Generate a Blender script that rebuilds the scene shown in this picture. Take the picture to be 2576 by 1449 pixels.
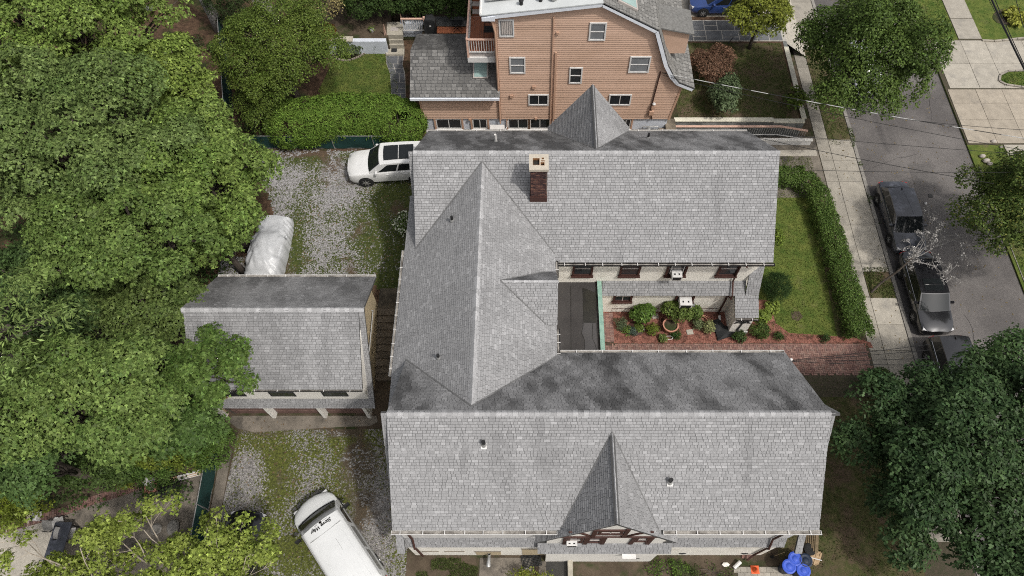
import bpy, math, random
import numpy as np
from mathutils import Vector, Matrix
for _o in list(bpy.data.objects):
    bpy.data.objects.remove(_o)
SC = bpy.context.scene
COL = SC.collection
random.seed(11)
RNG = np.random.default_rng(11)
R = math.radians

# ------------------------------------------------------------------ camera
CAM_H, PITCH, FPX, CX, CY = 33.0, R(61.2), 1739.0, 1337.0, 724.5
cam = bpy.data.cameras.new('camera')
cam_o = bpy.data.objects.new('camera', cam)
COL.objects.link(cam_o)
cam.sensor_width = 36.0
cam.lens = 36.0 * FPX / 2576.0
cam.shift_x = -(CX - 1288.0) / 2576.0
cam.clip_start, cam.clip_end = 0.5, 2000.0
cam_o.location = (0, 0, CAM_H)
cam_o.rotation_euler = (R(90) - PITCH, 0, 0)
SC.camera = cam_o

# ------------------------------------------------------------------ sky, sun, exposure
SUN_DIR = Vector((0.80, -0.63, 1.6)).normalized()
SUN_EL = math.asin(SUN_DIR.z)
SUN_AZ = math.atan2(SUN_DIR.x, SUN_DIR.y)
world = bpy.data.worlds.new('World')
SC.world = world
world.use_nodes = True
wn = world.node_tree
wn.nodes.clear()
sky = wn.nodes.new('ShaderNodeTexSky')
sky.sky_type = 'NISHITA'
sky.sun_disc = False
sky.sun_elevation = SUN_EL
sky.sun_rotation = SUN_AZ
sky.air_density, sky.dust_density, sky.ozone_density = 1.0, 6.0, 1.0
haze_sky = wn.nodes.new('ShaderNodeHueSaturation')      # thin high cloud: the blue is washed out
haze_sky.inputs['Saturation'].default_value = 0.3
wb = wn.nodes.new('ShaderNodeBackground')
wb.inputs['Strength'].default_value = 0.125
wo = wn.nodes.new('ShaderNodeOutputWorld')
wn.links.new(sky.outputs[0], haze_sky.inputs['Color'])
wn.links.new(haze_sky.outputs[0], wb.inputs['Color'])
wn.links.new(wb.outputs[0], wo.inputs['Surface'])
sun = bpy.data.lights.new('sun', 'SUN')
sun.energy, sun.angle, sun.color = 2.15, R(2.5), (1.0, 0.955, 0.89)
sun_o = bpy.data.objects.new('sun', sun)
COL.objects.link(sun_o)
sun_o.rotation_euler = SUN_DIR.to_track_quat('Z', 'Y').to_euler()
sun_o.location = (20, -20, 60)
vs = SC.view_settings
vs.view_transform, vs.look, vs.exposure, vs.gamma = 'Standard', 'None', 0.2, 1.0
vs.use_curve_mapping = False
SC.render.engine = 'CYCLES'
SC.cycles.max_bounces = 6
SC.cycles.use_denoising = False
SC.cycles.filter_width = 1.05

# ------------------------------------------------------------------ where a sight line meets a height or an upright plane
_c, _s = math.cos(PITCH), math.sin(PITCH)
def ray(u, v):
    dx, dy = (u - CX) / FPX, -(v - CY) / FPX
    return dx, _c + dy * _s, -_s + dy * _c
def W(u, v, z=0.0):
    a, b, c = ray(u, v)
    t = (CAM_H - z) / -c
    return Vector((a * t, b * t, z))
def WY(u, v, Y):
    a, b, c = ray(u, v)
    t = Y / b
    return Vector((a * t, Y, CAM_H + c * t))

# ------------------------------------------------------------------ object helpers
WM = {}
def link(o, parent=None):
    COL.objects.link(o)
    if parent is not None:
        o.parent = parent
        m = WM.get(parent.name)
        if m is not None:
            o.matrix_parent_inverse = m.inverted()
    return o
def tag(o, label=None, cat=None, group=None, kind=None):
    if label: o['label'] = label
    if cat: o['category'] = cat
    if group: o['group'] = group
    if kind: o['kind'] = kind
    return o
def T(name, label, cat, loc=(0, 0, 0), group=None):
    o = bpy.data.objects.new(name, None)
    o.empty_display_size = 0.2
    COL.objects.link(o)
    o.location = loc
    WM[o.name] = Matrix.Translation(Vector(loc))
    return tag(o, label, cat, group)
def copy_tree(o, parent=None):
    c = o.copy()
    COL.objects.link(c)
    if parent is not None: c.parent = parent
    for ch in list(o.children): copy_tree(ch, c)
    return c
def inst(name, mesh, parent, M):
    o = bpy.data.objects.new(name, mesh)
    link(o, parent)
    o.matrix_basis = M
    return o

class MB:
    def __init__(s):
        s.v, s.f, s.c, s.m = [], [], [], []
    def add(s, vs, fs, col=None, mi=0):
        b = len(s.v)
        s.v.extend([tuple(p) for p in vs])
        s.c.extend([col or (1, 1, 1)] * len(vs))
        for f in fs:
            s.f.append([i + b for i in f]); s.m.append(mi)
        return s
    def box(s, x0, x1, y0, y1, z0, z1, col=None, mi=0):
        vs = [(x0,y0,z0),(x1,y0,z0),(x1,y1,z0),(x0,y1,z0),(x0,y0,z1),(x1,y0,z1),(x1,y1,z1),(x0,y1,z1)]
        return s.add(vs, [(0,3,2,1),(4,5,6,7),(0,1,5,4),(1,2,6,5),(2,3,7,6),(3,0,4,7)], col, mi)
    def obox(s, c, a, b, d, col=None, mi=0):
        c, a, b, d = Vector(c), Vector(a), Vector(b), Vector(d)
        vs = [c-a-b-d, c+a-b-d, c+a+b-d, c-a+b-d, c-a-b+d, c+a-b+d, c+a+b+d, c-a+b+d]
        return s.add(vs, [(0,3,2,1),(4,5,6,7),(0,1,5,4),(1,2,6,5),(2,3,7,6),(3,0,4,7)], col, mi)
    def bar(s, p, q, w, h, up=(0, 0, 1), col=None, mi=0):
        p, q, up = Vector(p), Vector(q), Vector(up)
        d = q - p
        e = d.cross(up)
        if e.length < 1e-6: e = d.cross(Vector((1, 0, 0)))
        e.normalize(); n = e.cross(d).normalized()
        return s.obox((p + q) / 2, d / 2, e * (w / 2), n * (h / 2), col, mi)
    def prism(s, poly, vec, col=None, mi=0):
        vec = Vector(vec); n = len(poly)
        vs = [Vector(p) for p in poly] + [Vector(p) + vec for p in poly]
        fs = [list(range(n))[::-1], list(range(n, 2 * n))] + [[i, (i+1) % n, n + (i+1) % n, n + i] for i in range(n)]
        return s.add(vs, fs, col, mi)
    def poly(s, pts, col=None, mi=0):
        return s.add(pts, [list(range(len(pts)))], col, mi)
    def tube(s, pts, rad, n=8, caps=True, col=None, mi=0):
        pts = [Vector(p) for p in pts]
        if not hasattr(rad, '__len__'): rad = [rad] * len(pts)
        vs, fs = [], []
        ref = Vector((0, 0, 1))
        for i, p in enumerate(pts):
            d = (pts[min(i+1, len(pts)-1)] - pts[max(i-1, 0)])
            if d.length < 1e-9: d = Vector((0, 0, 1))
            d.normalize()
            if abs(d.dot(ref)) > 0.95: ref = Vector((1, 0, 0)) if abs(d.x) < 0.9 else Vector((0, 1, 0))
            a = d.cross(ref).normalized(); b = d.cross(a)
            for k in range(n):
                t = 2 * math.pi * k / n
                vs.append(p + (a * math.cos(t) + b * math.sin(t)) * rad[i])
        for i in range(len(pts) - 1):
            for k in range(n):
                k2 = (k + 1) % n
                fs.append((i*n + k, i*n + k2, (i+1)*n + k2, (i+1)*n + k))
        if caps:
            fs.append(tuple(range(n))[::-1]); fs.append(tuple(range((len(pts)-1)*n, len(pts)*n)))
        return s.add(vs, fs, col, mi)
    def lathe(s, prof, c=(0, 0, 0), n=20, sx=1.0, sy=1.0, col=None, mi=0):
        vs, fs = [], []
        for r, z in prof:
            for k in range(n):
                t = 2 * math.pi * k / n
                vs.append((c[0] + r * math.cos(t) * sx, c[1] + r * math.sin(t) * sy, c[2] + z))
        for i in range(len(prof) - 1):
            for k in range(n):
                k2 = (k + 1) % n
                fs.append((i*n + k, i*n + k2, (i+1)*n + k2, (i+1)*n + k))
        if prof[0][0] > 1e-4: fs.append(tuple(range(n))[::-1])
        if prof[-1][0] > 1e-4: fs.append(tuple(range((len(prof)-1)*n, len(prof)*n)))
        return s.add(vs, fs, col, mi)
    def grid(s, fn, nu, nv, col=None, mi=0, flip=False):
        vs = [fn(i / nu, j / nv) for j in range(nv + 1) for i in range(nu + 1)]
        fs = []
        for j in range(nv):
            for i in range(nu):
                a = j * (nu + 1) + i
                f = (a, a + 1, a + nu + 2, a + nu + 1)
                fs.append(f[::-1] if flip else f)
        return s.add(vs, fs, col, mi)
    def mesh(s, name, mats, smooth=False):
        me = bpy.data.meshes.new(name)
        me.from_pydata(s.v, [], s.f)
        for m in (mats if isinstance(mats, (list, tuple)) else [mats]): me.materials.append(m)
        if any(s.m): me.polygons.foreach_set('material_index', s.m)
        if s.v:
            ca = me.attributes.new('Col', 'FLOAT_COLOR', 'POINT')
            ca.data.foreach_set('color', np.array([(a[0], a[1], a[2], 1.0) for a in s.c], dtype=np.float32).ravel())
        if smooth is True:
            me.polygons.foreach_set('use_smooth', [True] * len(me.polygons))
        me.update()
        if smooth and smooth is not True:
            me.polygons.foreach_set('use_smooth', [True] * len(me.polygons))
            me.set_sharp_from_angle(angle=R(smooth))
        return me
    def build(s, name, mats, parent=None, smooth=False):
        return link(bpy.data.objects.new(name, s.mesh(name, mats, smooth)), parent)

def np_mesh(name, V, k, cols, mat, parent=None):
    """V: (n*k,3) points of n separate k-gons"""
    n = len(V) // k
    me = bpy.data.meshes.new(name)
    me.vertices.add(n * k); me.loops.add(n * k); me.polygons.add(n)
    me.vertices.foreach_set('co', np.ascontiguousarray(V, dtype=np.float32).ravel())
    me.loops.foreach_set('vertex_index', np.arange(n * k, dtype=np.int32))
    me.polygons.foreach_set('loop_start', np.arange(0, n * k, k, dtype=np.int32))
    try: me.polygons.foreach_set('loop_total', np.full(n, k, dtype=np.int32))
    except Exception: pass
    ca = me.attributes.new('Col', 'FLOAT_COLOR', 'POINT')
    C4 = np.ones((n * k, 4), dtype=np.float32); C4[:, :3] = np.repeat(cols, k, axis=0)
    ca.data.foreach_set('color', C4.ravel())
    me.materials.append(mat)
    me.update(calc_edges=True)
    return link(bpy.data.objects.new(name, me), parent)

# smooth value noise for stains and clumps (numpy)
_perm = np.random.default_rng(5).random((64, 64))
def vnoise(x, y):
    x, y = np.asarray(x, float), np.asarray(y, float)
    xi, yi = np.floor(x).astype(int), np.floor(y).astype(int)
    fx, fy = x - xi, y - yi
    fx, fy = fx*fx*(3-2*fx), fy*fy*(3-2*fy)
    g = lambda a, b: _perm[a % 64, b % 64]
    return (g(xi, yi)*(1-fx) + g(xi+1, yi)*fx)*(1-fy) + (g(xi, yi+1)*(1-fx) + g(xi+1, yi+1)*fx)*fy

# ------------------------------------------------------------------ materials
def _mat(name):
    m = bpy.data.materials.new(name); m.use_nodes = True
    nt = m.node_tree; b = nt.nodes['Principled BSDF']
    return m, nt, b
def srgb(h):
    h = h.lstrip('#')
    f = lambda c: c / 12.92 if c <= 0.04045 else ((c + 0.055) / 1.055) ** 2.4
    return tuple(f(int(h[i:i+2], 16) / 255) for i in (0, 2, 4))
def pm(name, c1, c2=None, scale=3.0, rough=0.8, bump=0.0, bscale=60.0, metal=0.0, spec=0.3, attr=False,
       c3=None, scale3=0.5, edge3=(0.5, 0.62), coat=0.0, detail=6.0, stretch=None, edge=(0.35, 0.65)):
    """procedural surface: c1 and c2 mixed by noise, optional patches of c3, optional vertex tint, fine relief"""
    m, nt, b = _mat(name)
    N, L = nt.nodes, nt.links
    tc = N.new('ShaderNodeTexCoord')
    src = tc.outputs['Object']
    if stretch:
        mp = N.new('ShaderNodeMapping'); mp.inputs['Scale'].default_value = stretch
        L.new(src, mp.inputs[0]); src = mp.outputs[0]
    col = None
    def mix(a, bb, fac):
        mx = N.new('ShaderNodeMix'); mx.data_type = 'RGBA'
        for sock, val in ((6, a), (7, bb)):
            if isinstance(val, tuple): mx.inputs[sock].default_value = (*val, 1)
            else: L.new(val, mx.inputs[sock])
        L.new(fac, mx.inputs[0])
        return mx.outputs[2]
    def noise(sc_, det=detail, lo=edge[0], hi=edge[1]):
        n = N.new('ShaderNodeTexNoise'); n.inputs['Scale'].default_value = sc_; n.inputs['Detail'].default_value = det
        n.inputs['Roughness'].default_value = 0.62
        L.new(src, n.inputs['Vector'])
        r = N.new('ShaderNodeMapRange'); r.inputs[1].default_value = lo; r.inputs[2].default_value = hi
        L.new(n.outputs[0], r.inputs[0])
        return r.outputs[0]
    col = mix(c1, c2 if c2 else tuple(x * 0.82 for x in c1), noise(scale))
    if c3: col = mix(col, c3, noise(scale3, 5.0, *edge3))
    if attr:
        a = N.new('ShaderNodeAttribute'); a.attribute_name = 'Col'
        mm = N.new('ShaderNodeMix'); mm.data_type = 'RGBA'; mm.blend_type = 'MULTIPLY'; mm.inputs[0].default_value = 1
        L.new(col, mm.inputs[6]); L.new(a.outputs[0], mm.inputs[7]); col = mm.outputs[2]
    L.new(col, b.inputs['Base Color'])
    b.inputs['Roughness'].default_value = rough
    b.inputs['Metallic'].default_value = metal
    b.inputs['Specular IOR Level'].default_value = spec
    if coat: b.inputs['Coat Weight'].default_value = coat; b.inputs['Coat Roughness'].default_value = 0.04
    if bump:
        n = N.new('ShaderNodeTexNoise'); n.inputs['Scale'].default_value = bscale; n.inputs['Detail'].default_value = 4
        L.new(src, n.inputs['Vector'])
        bp = N.new('ShaderNodeBump'); bp.inputs['Strength'].default_value = bump; bp.inputs['Distance'].default_value = 0.03
        L.new(n.outputs[0], bp.inputs['Height']); L.new(bp.outputs[0], b.inputs['Normal'])
    return m
def leaf_mat(name, rough=0.5, trans=0.16):
    m, nt, b = _mat(name)
    N, L = nt.nodes, nt.links
    a = N.new('ShaderNodeAttribute'); a.attribute_name = 'Col'
    L.new(a.outputs[0], b.inputs['Base Color'])
    b.inputs['Roughness'].default_value = rough
    b.inputs['Specular IOR Level'].default_value = 0.12
    t = N.new('ShaderNodeBsdfTranslucent')
    hs = N.new('ShaderNodeHueSaturation'); hs.inputs['Value'].default_value = 1.5; hs.inputs['Hue'].default_value = 0.485
    L.new(a.outputs[0], hs.inputs['Color']); L.new(hs.outputs[0], t.inputs['Color'])
    mx = N.new('ShaderNodeMixShader'); mx.inputs[0].default_value = trans
    L.new(b.outputs[0], mx.inputs[1]); L.new(t.outputs[0], mx.inputs[2])
    L.new(mx.outputs[0], N['Material Output'].inputs['Surface'])
    return m
def glass(name, c, rough=0.06, spec=0.6):
    m, nt, b = _mat(name)
    N, L = nt.nodes, nt.links
    n = N.new('ShaderNodeTexNoise'); n.inputs['Scale'].default_value = 1.3
    tc = N.new('ShaderNodeTexCoord'); L.new(tc.outputs['Object'], n.inputs['Vector'])
    r = N.new('ShaderNodeValToRGB')
    r.color_ramp.elements[0].color = (*[x * 0.6 for x in c], 1); r.color_ramp.elements[1].color = (*[x * 1.5 for x in c], 1)
    L.new(n.outputs[0], r.inputs[0]); L.new(r.outputs[0], b.inputs['Base Color'])
    b.inputs['Roughness'].default_value = rough; b.inputs['Specular IOR Level'].default_value = spec
    return m
def gravel_grass(name, gravel1, gravel2, grass1, grass2, dirt, gscale, lo, hi):
    """gravel with moss and grass growing through in patches of their own shape"""
    m, nt, b = _mat(name)
    N, L = nt.nodes, nt.links
    tc = N.new('ShaderNodeTexCoord'); src = tc.outputs['Object']
    def noise(s, d=6, r=0.6):
        n = N.new('ShaderNodeTexNoise'); n.inputs['Scale'].default_value = s; n.inputs['Detail'].default_value = d; n.inputs['Roughness'].default_value = r
        L.new(src, n.inputs['Vector']); return n.outputs[0]
    def rng(x, a, c):
        r = N.new('ShaderNodeMapRange'); r.inputs[1].default_value = a; r.inputs[2].default_value = c; L.new(x, r.inputs[0]); return r.outputs[0]
    def mix(a, bb, f):
        mx = N.new('ShaderNodeMix'); mx.data_type = 'RGBA'
        for s, v in ((6, a), (7, bb)):
            if isinstance(v, tuple): mx.inputs[s].default_value = (*v, 1)
            else: L.new(v, mx.inputs[s])
        L.new(f, mx.inputs[0]); return mx.outputs[2]
    vo = N.new('ShaderNodeTexVoronoi'); vo.inputs['Scale'].default_value = 16; L.new(src, vo.inputs['Vector'])
    sep = N.new('ShaderNodeSeparateColor'); L.new(vo.outputs['Color'], sep.inputs[0])
    g = mix(gravel1, gravel2, sep.outputs[0])
    gr = mix(grass1, grass2, rng(noise(9), .35, .65))
    ad = N.new('ShaderNodeMath'); ad.operation = 'MULTIPLY_ADD'; ad.inputs[1].default_value = 0.9
    L.new(noise(14, 3), ad.inputs[0]); L.new(noise(gscale, 7, .65), ad.inputs[2])
    at_ = N.new('ShaderNodeAttribute'); at_.attribute_name = 'Col'; sp = N.new('ShaderNodeSeparateColor'); L.new(at_.outputs[0], sp.inputs[0])
    ab = N.new('ShaderNodeMath'); ab.operation = 'ADD'; L.new(ad.outputs[0], ab.inputs[0]); L.new(sp.outputs[0], ab.inputs[1])
    a2 = N.new('ShaderNodeMath'); a2.operation = 'SUBTRACT'; L.new(ab.outputs[0], a2.inputs[0]); a2.inputs[1].default_value = .5
    db = N.new('ShaderNodeMath'); db.operation = 'ADD'; L.new(noise(.55, 6), db.inputs[0]); L.new(sp.outputs[1], db.inputs[1])
    df = N.new('ShaderNodeMath'); df.operation = 'SUBTRACT'; L.new(rng(a2.outputs[0], lo + .30, hi + .62), df.inputs[0]); L.new(sep.outputs[1], df.inputs[1])
    c = mix(g, gr, rng(df.outputs[0], -.08, .08))
    c = mix(c, dirt, rng(db.outputs[0], .57 + .5, .70 + .5))
    L.new(c, b.inputs['Base Color'])
    b.inputs['Roughness'].default_value = 0.95; b.inputs['Specular IOR Level'].default_value = 0.1
    bp = N.new('ShaderNodeBump'); bp.inputs['Strength'].default_value = 0.7; bp.inputs['Distance'].default_value = 0.04
    L.new(vo.outputs['Distance'], bp.inputs['Height']); L.new(bp.outputs[0], b.inputs['Normal'])
    return m

M = {}
M['soil'] = pm('soil', (.055, .042, .03), (.10, .078, .055), 1.2, .95, .6, 30, spec=.1, c3=(.035, .045, .018), scale3=.7)
M['litter'] = pm('leaf_litter', (.05, .032, .022), (.11, .07, .045), 5, .95, .8, 25, spec=.1, c3=(.03, .035, .015), scale3=.6)
M['mulch'] = pm('red_mulch', (.185, .08, .06), (.30, .145, .11), 14, .95, .9, 45, spec=.1, c3=(.12, .06, .045), scale3=2.2, attr=True)
M['lawn'] = pm('lawn', (.06, .095, .02), (.125, .145, .036), 1.6, .95, .7, 70, spec=.1, c3=(.12, .115, .05), scale3=.9, edge3=(.56, .72))
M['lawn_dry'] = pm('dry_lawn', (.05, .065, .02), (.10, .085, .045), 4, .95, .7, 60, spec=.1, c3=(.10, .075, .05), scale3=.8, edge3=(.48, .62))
M['asphalt'] = pm('asphalt', (.125, .116, .111), (.155, .144, .137), 0.5, .9, .5, 140, spec=.2, c3=(.095, .088, .085), scale3=.18, edge3=(.45, .6))  # darker patches: street mottling, with tree shadows put into the colour
M['asphalt_patch'] = pm('asphalt_patch', (.105, .098, .094), (.125, .117, .112), 1.5, .9, .5, 120, spec=.2)
M['concrete'] = pm('concrete', (.40, .37, .315), (.32, .295, .25), 2.2, .9, .25, 90, spec=.2, c3=(.25, .235, .21), scale3=.9, edge3=(.55, .75), attr=True)
M['concrete_old'] = pm('weathered_concrete', (.20, .175, .145), (.13, .115, .095), 1.4, .92, .35, 60, spec=.15, c3=(.06, .055, .048), scale3=.8, edge3=(.5, .66), attr=True)
M['kerb'] = pm('kerb_stone', (.26, .245, .22), (.18, .17, .155), 3, .9, .3, 50, attr=True)
M['shingle'] = pm('asphalt_shingle', (1, 1, 1), (.88, .88, .885), 26, .92, .25, 220, spec=.15, attr=True)
M['slate'] = pm('slate_shingle', (1, 1, 1), (.78, .77, .76), 9, .88, .35, 90, spec=.2, attr=True)
M['valley'] = pm('soil_shade_valley', (.10, .10, .10), (.16, .16, .16), 5, .9)
M['slate_plain'] = pm('plain_slate', (.18, .178, .17), (.12, .118, .112), 7, .9, .3, 60)
M['deck'] = pm('roof_underlay', (.085, .085, .085), (.065, .065, .065), 4, .95)  # dark, so gaps between shingle rows stand in for their shadow lines
M['stucco'] = pm('cream_stucco', (.80, .77, .70), (.74, .71, .64), 1.5, .93, .8, 16, spec=.1, c3=(.60, .56, .48), scale3=.8, edge3=(.55, .75))
M['white_wall'] = pm('white_stucco', (.74, .72, .67), (.68, .655, .61), 1.5, .92, .5, 20, spec=.1)
M['tan_wall'] = pm('tan_stucco', (.48, .40, .27), (.42, .345, .23), 1.8, .93, .7, 25, spec=.1)
M['door_brown'] = pm('garage_door_paint', (.17, .105, .09), (.13, .08, .07), 3, .6, .1, 40)
M['brown'] = pm('brown_trim', (.065, .028, .022), (.045, .02, .016), 5, .6, .15, 40, spec=.3)
M['white'] = pm('white_paint', (.64, .63, .61), (.54, .53, .515), 3, .55, spec=.35)
M['gutter_in'] = pm('gutter_dirt', (.10, .09, .08), (.36, .34, .31), 2.5, .9, .3, 40)
M['galv'] = pm('galvanised', (.46, .46, .45), (.36, .36, .35), 6, .45, metal=.6, spec=.4)
M['membrane'] = pm('black_membrane', (.034, .031, .030), (.048, .044, .042), .9, .75, .3, 40, spec=.3, c3=(.075, .07, .068), scale3=1.3, edge3=(.6, .8))
M['membrane_new'] = pm('newer_membrane', (.055, .052, .052), (.07, .066, .066), 1.2, .6, .2, 40, spec=.35)
M['tar'] = pm('wet_tar', (.018, .017, .015), (.028, .026, .02), 2, .35, .2, 30, spec=.5)
M['copper'] = pm('verdigris_copper', (.25, .38, .31), (.17, .29, .24), 4, .8, .2, 30, spec=.2, c3=(.12, .14, .09), scale3=2.6, edge3=(.66, .76))
M['brick'] = pm('chimney_brick', (1, 1, 1), (.7, .7, .7), 20, .9, .4, 80, attr=True)
M['mortar'] = pm('mortar', (.36, .33, .29), (.28, .26, .23), 10, .95, .3, 60)
M['cap'] = pm('cement_cap', (.47, .425, .35), (.40, .36, .30), 4, .9, .3, 40)
M['flue'] = pm('clay_flue', (.30, .15, .06), (.20, .10, .045), 5, .85, .2, 40)
M['black'] = pm('black_plastic', (.012, .012, .013), (.02, .02, .021), 5, .5, .1, 40)
M['fabric_black'] = pm('black_cloth', (.015, .016, .017), (.026, .027, .028), 4, .85, .3, 30)
M['glass'] = glass('dark_window_glass', (.022, .025, .028))
M['glass_pale'] = glass('pale_window_glass', (.17, .18, .19), .15)
M['skylight'] = glass('skylight_glass', (.26, .36, .34), .1)
M['paver'] = pm('brick_paver', (1, 1, 1), (.75, .74, .73), 12, .92, .4, 70, attr=True)
M['joint'] = pm('mossy_joint', (.07, .055, .04), (.045, .045, .025), 8, .95, .3, 50)
M['flag'] = pm('flagstone', (.125, .13, .135), (.085, .088, .092), 2.5, .85, .3, 30, attr=True)
M['grout'] = pm('pale_grout', (.42, .40, .36), (.34, .32, .29), 6, .9)
M['pink'] = pm('salmon_clapboard', (.53, .365, .275), (.48, .33, .245), 1.6, .75, .12, 40, spec=.2, attr=True, stretch=(.35, 1, 1), c3=(.43, .29, .21), scale3=.7, edge3=(.52, .75))
M['pink_trim'] = pm('salmon_trim', (.47, .30, .21), (.43, .27, .19), 2, .65, spec=.3)
M['rail'] = pm('rail_paint', (.60, .40, .31), (.52, .34, .27), 3, .55)
M['blue_white'] = pm('bluish_white_trim', (.70, .73, .78), (.62, .65, .70), 2, .5, spec=.4)
M['foundation'] = pm('painted_foundation', (.58, .62, .68), (.48, .51, .56), 1.5, .85, .3, 30)
M['roof_white'] = pm('white_roof_sheet', (.54, .56, .56), (.46, .48, .48), 1.0, .7, .1, 20, c3=(.40, .41, .41), scale3=1.2, edge3=(.62, .8))
M['wood_deck'] = pm('red_deck_board', (.33, .125, .065), (.26, .095, .05), 3, .7, .2, 40, attr=True)
M['grey_board'] = pm('grey_board', (.42, .38, .35), (.34, .31, .29), 3, .8, .2, 40)
M['terracotta'] = pm('terracotta', (.48, .24, .17), (.40, .19, .13), 3, .85, .2, 50)
M['orange_floor'] = pm('orange_floor', (.56, .20, .10), (.48, .17, .085), 3, .8, .2, 30)
M['grey_stone'] = pm('grey_stone', (.16, .165, .16), (.10, .105, .10), 2, .9, .4, 25, c3=(.24, .24, .23), scale3=1.1, attr=True)
M['green_screen'] = pm('green_screen', (.009, .036, .033), (.012, .046, .041), 3, .7, .25, 120)
M['bark'] = pm('bark', (.10, .082, .066), (.055, .046, .038), 6, .95, .8, 30, stretch=(1, 1, .25))
M['bark_pale'] = pm('pale_bark', (.40, .35, .28), (.26, .225, .18), 6, .9, .5, 40)
M['bark_grey'] = pm('silver_bark', (.34, .325, .31), (.20, .19, .18), 7, .9, .5, 40)
M['leaf'] = leaf_mat('leaf')
M['leaf_matte'] = leaf_mat('needle_leaf', .7, .12)
M['tyre'] = pm('tyre', (.014, .014, .014), (.022, .022, .022), 8, .85, .2, 60)
M['alloy'] = pm('alloy', (.55, .55, .55), (.45, .45, .45), 5, .3, metal=.8)
M['chrome'] = pm('chrome', (.75, .75, .75), (.65, .65, .65), 5, .12, metal=1)
M['car_glass'] = glass('car_glass', (.012, .014, .015), .05, .45)
M['lamp_red'] = pm('tail_lamp_red', (.42, .012, .012), (.3, .01, .01), 6, .2, spec=.6)
M['lamp_clear'] = pm('lamp_lens', (.6, .6, .6), (.42, .42, .43), 8, .12, spec=.7)
M['paint_white'] = pm('white_car_paint', (.64, .64, .63), (.60, .60, .59), 2, .28, spec=.5, coat=.6)
M['paint_van'] = pm('white_van_paint', (.60, .61, .61), (.55, .56, .56), 1.2, .35, spec=.45, coat=.3)
M['paint_slate'] = pm('slate_grey_paint', (.03, .033, .043), (.022, .024, .032), 2.5, .3, spec=.5, coat=.9, c3=(.075, .08, .10), scale3=1.7)
M['paint_black'] = pm('black_car_paint', (.010, .010, .012), (.014, .014, .016), 3, .18, spec=.6, coat=1.0)
M['paint_blue'] = pm('blue_car_paint', (.022, .05, .17), (.018, .04, .14), 3, .25, spec=.5, coat=.9)
M['paint_silver'] = pm('silver_car_paint', (.34, .35, .37), (.3, .31, .33), 3, .25, metal=.3, coat=.7)
M['cover'] = pm('silver_car_cover', (.47, .48, .49), (.40, .41, .42), 3, .38, .3, 9, metal=.0, spec=.5)
M['bin_blue'] = pm('blue_plastic', (.045, .10, .52), (.035, .08, .42), 5, .5, .1, 30)
M['bin_navy'] = pm('navy_plastic', (.012, .02, .04), (.016, .026, .05), 5, .55)
M['orange'] = pm('orange_plastic', (.75, .13, .035), (.6, .1, .03), 5, .6)
M['timber'] = pm('cut_timber', (.46, .33, .20), (.36, .25, .15), 8, .85, .3, 50)
M['timber_old'] = pm('old_timber', (.20, .15, .09), (.13, .10, .06), 6, .9, .4, 40)
M['grey_fabric'] = pm('grey_sling_fabric', (.30, .295, .285), (.25, .245, .24), 4, .9)
M['cable'] = pm('cable', (.012, .012, .012), (.02, .02, .02), 5, .6)
M['cable_pale'] = pm('pale_cable', (.45, .45, .44), (.02, .02, .02), 1.2, .6, edge=(.48, .52), detail=1)
M['solar'] = pm('solar_cell', (.012, .014, .03), (.018, .02, .042), 6, .15, spec=.7)
M['stone_pale'] = pm('pale_rock', (.42, .38, .34), (.32, .29, .26), 4, .9, .4, 20)
M['ink'] = pm('black_lettering', (.015, .015, .015), (.02, .02, .02), 5, .5)
# ------------------------------------------------------------------ ground and terraces
UP = 1.3     # level of the upper yard behind and north of the houses
def sheet(name, pts, z, mat, kind='structure', thick=0.0, parent=None):
    b = MB(); P = [(p[0], p[1], z) for p in pts]
    if thick: b.prism([(p[0], p[1], z - thick) for p in pts], (0, 0, thick))
    else: b.poly(P)
    o = b.build(name, mat, parent)
    if kind: o['kind'] = kind
    return o
def wp(pts, z=0.0): return [W(u, v, z) for u, v in pts]
def ccw(p):
    a = sum(p[i][0]*p[(i+1) % len(p)][1] - p[(i+1) % len(p)][0]*p[i][1] for i in range(len(p)))
    return p if a > 0 else p[::-1]

sheet('ground', [(-400, -300), (400, -300), (400, 500), (-400, 500)], -0.18, M['soil'])
sheet('yard', [(-70, -40), (17.5, -40), (17.5, 70), (-70, 70)], -0.02, M['soil'], thick=.14)
up_poly = [(-70, 16.4), (-5.95, 16.4), (-5.95, 27.4), (8.6, 27.4), (8.6, 28.95), (16.35, 28.95), (16.35, 75), (-70, 75)]
sheet('upper_yard', up_poly, UP, M['litter'], thick=1.36)

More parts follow.
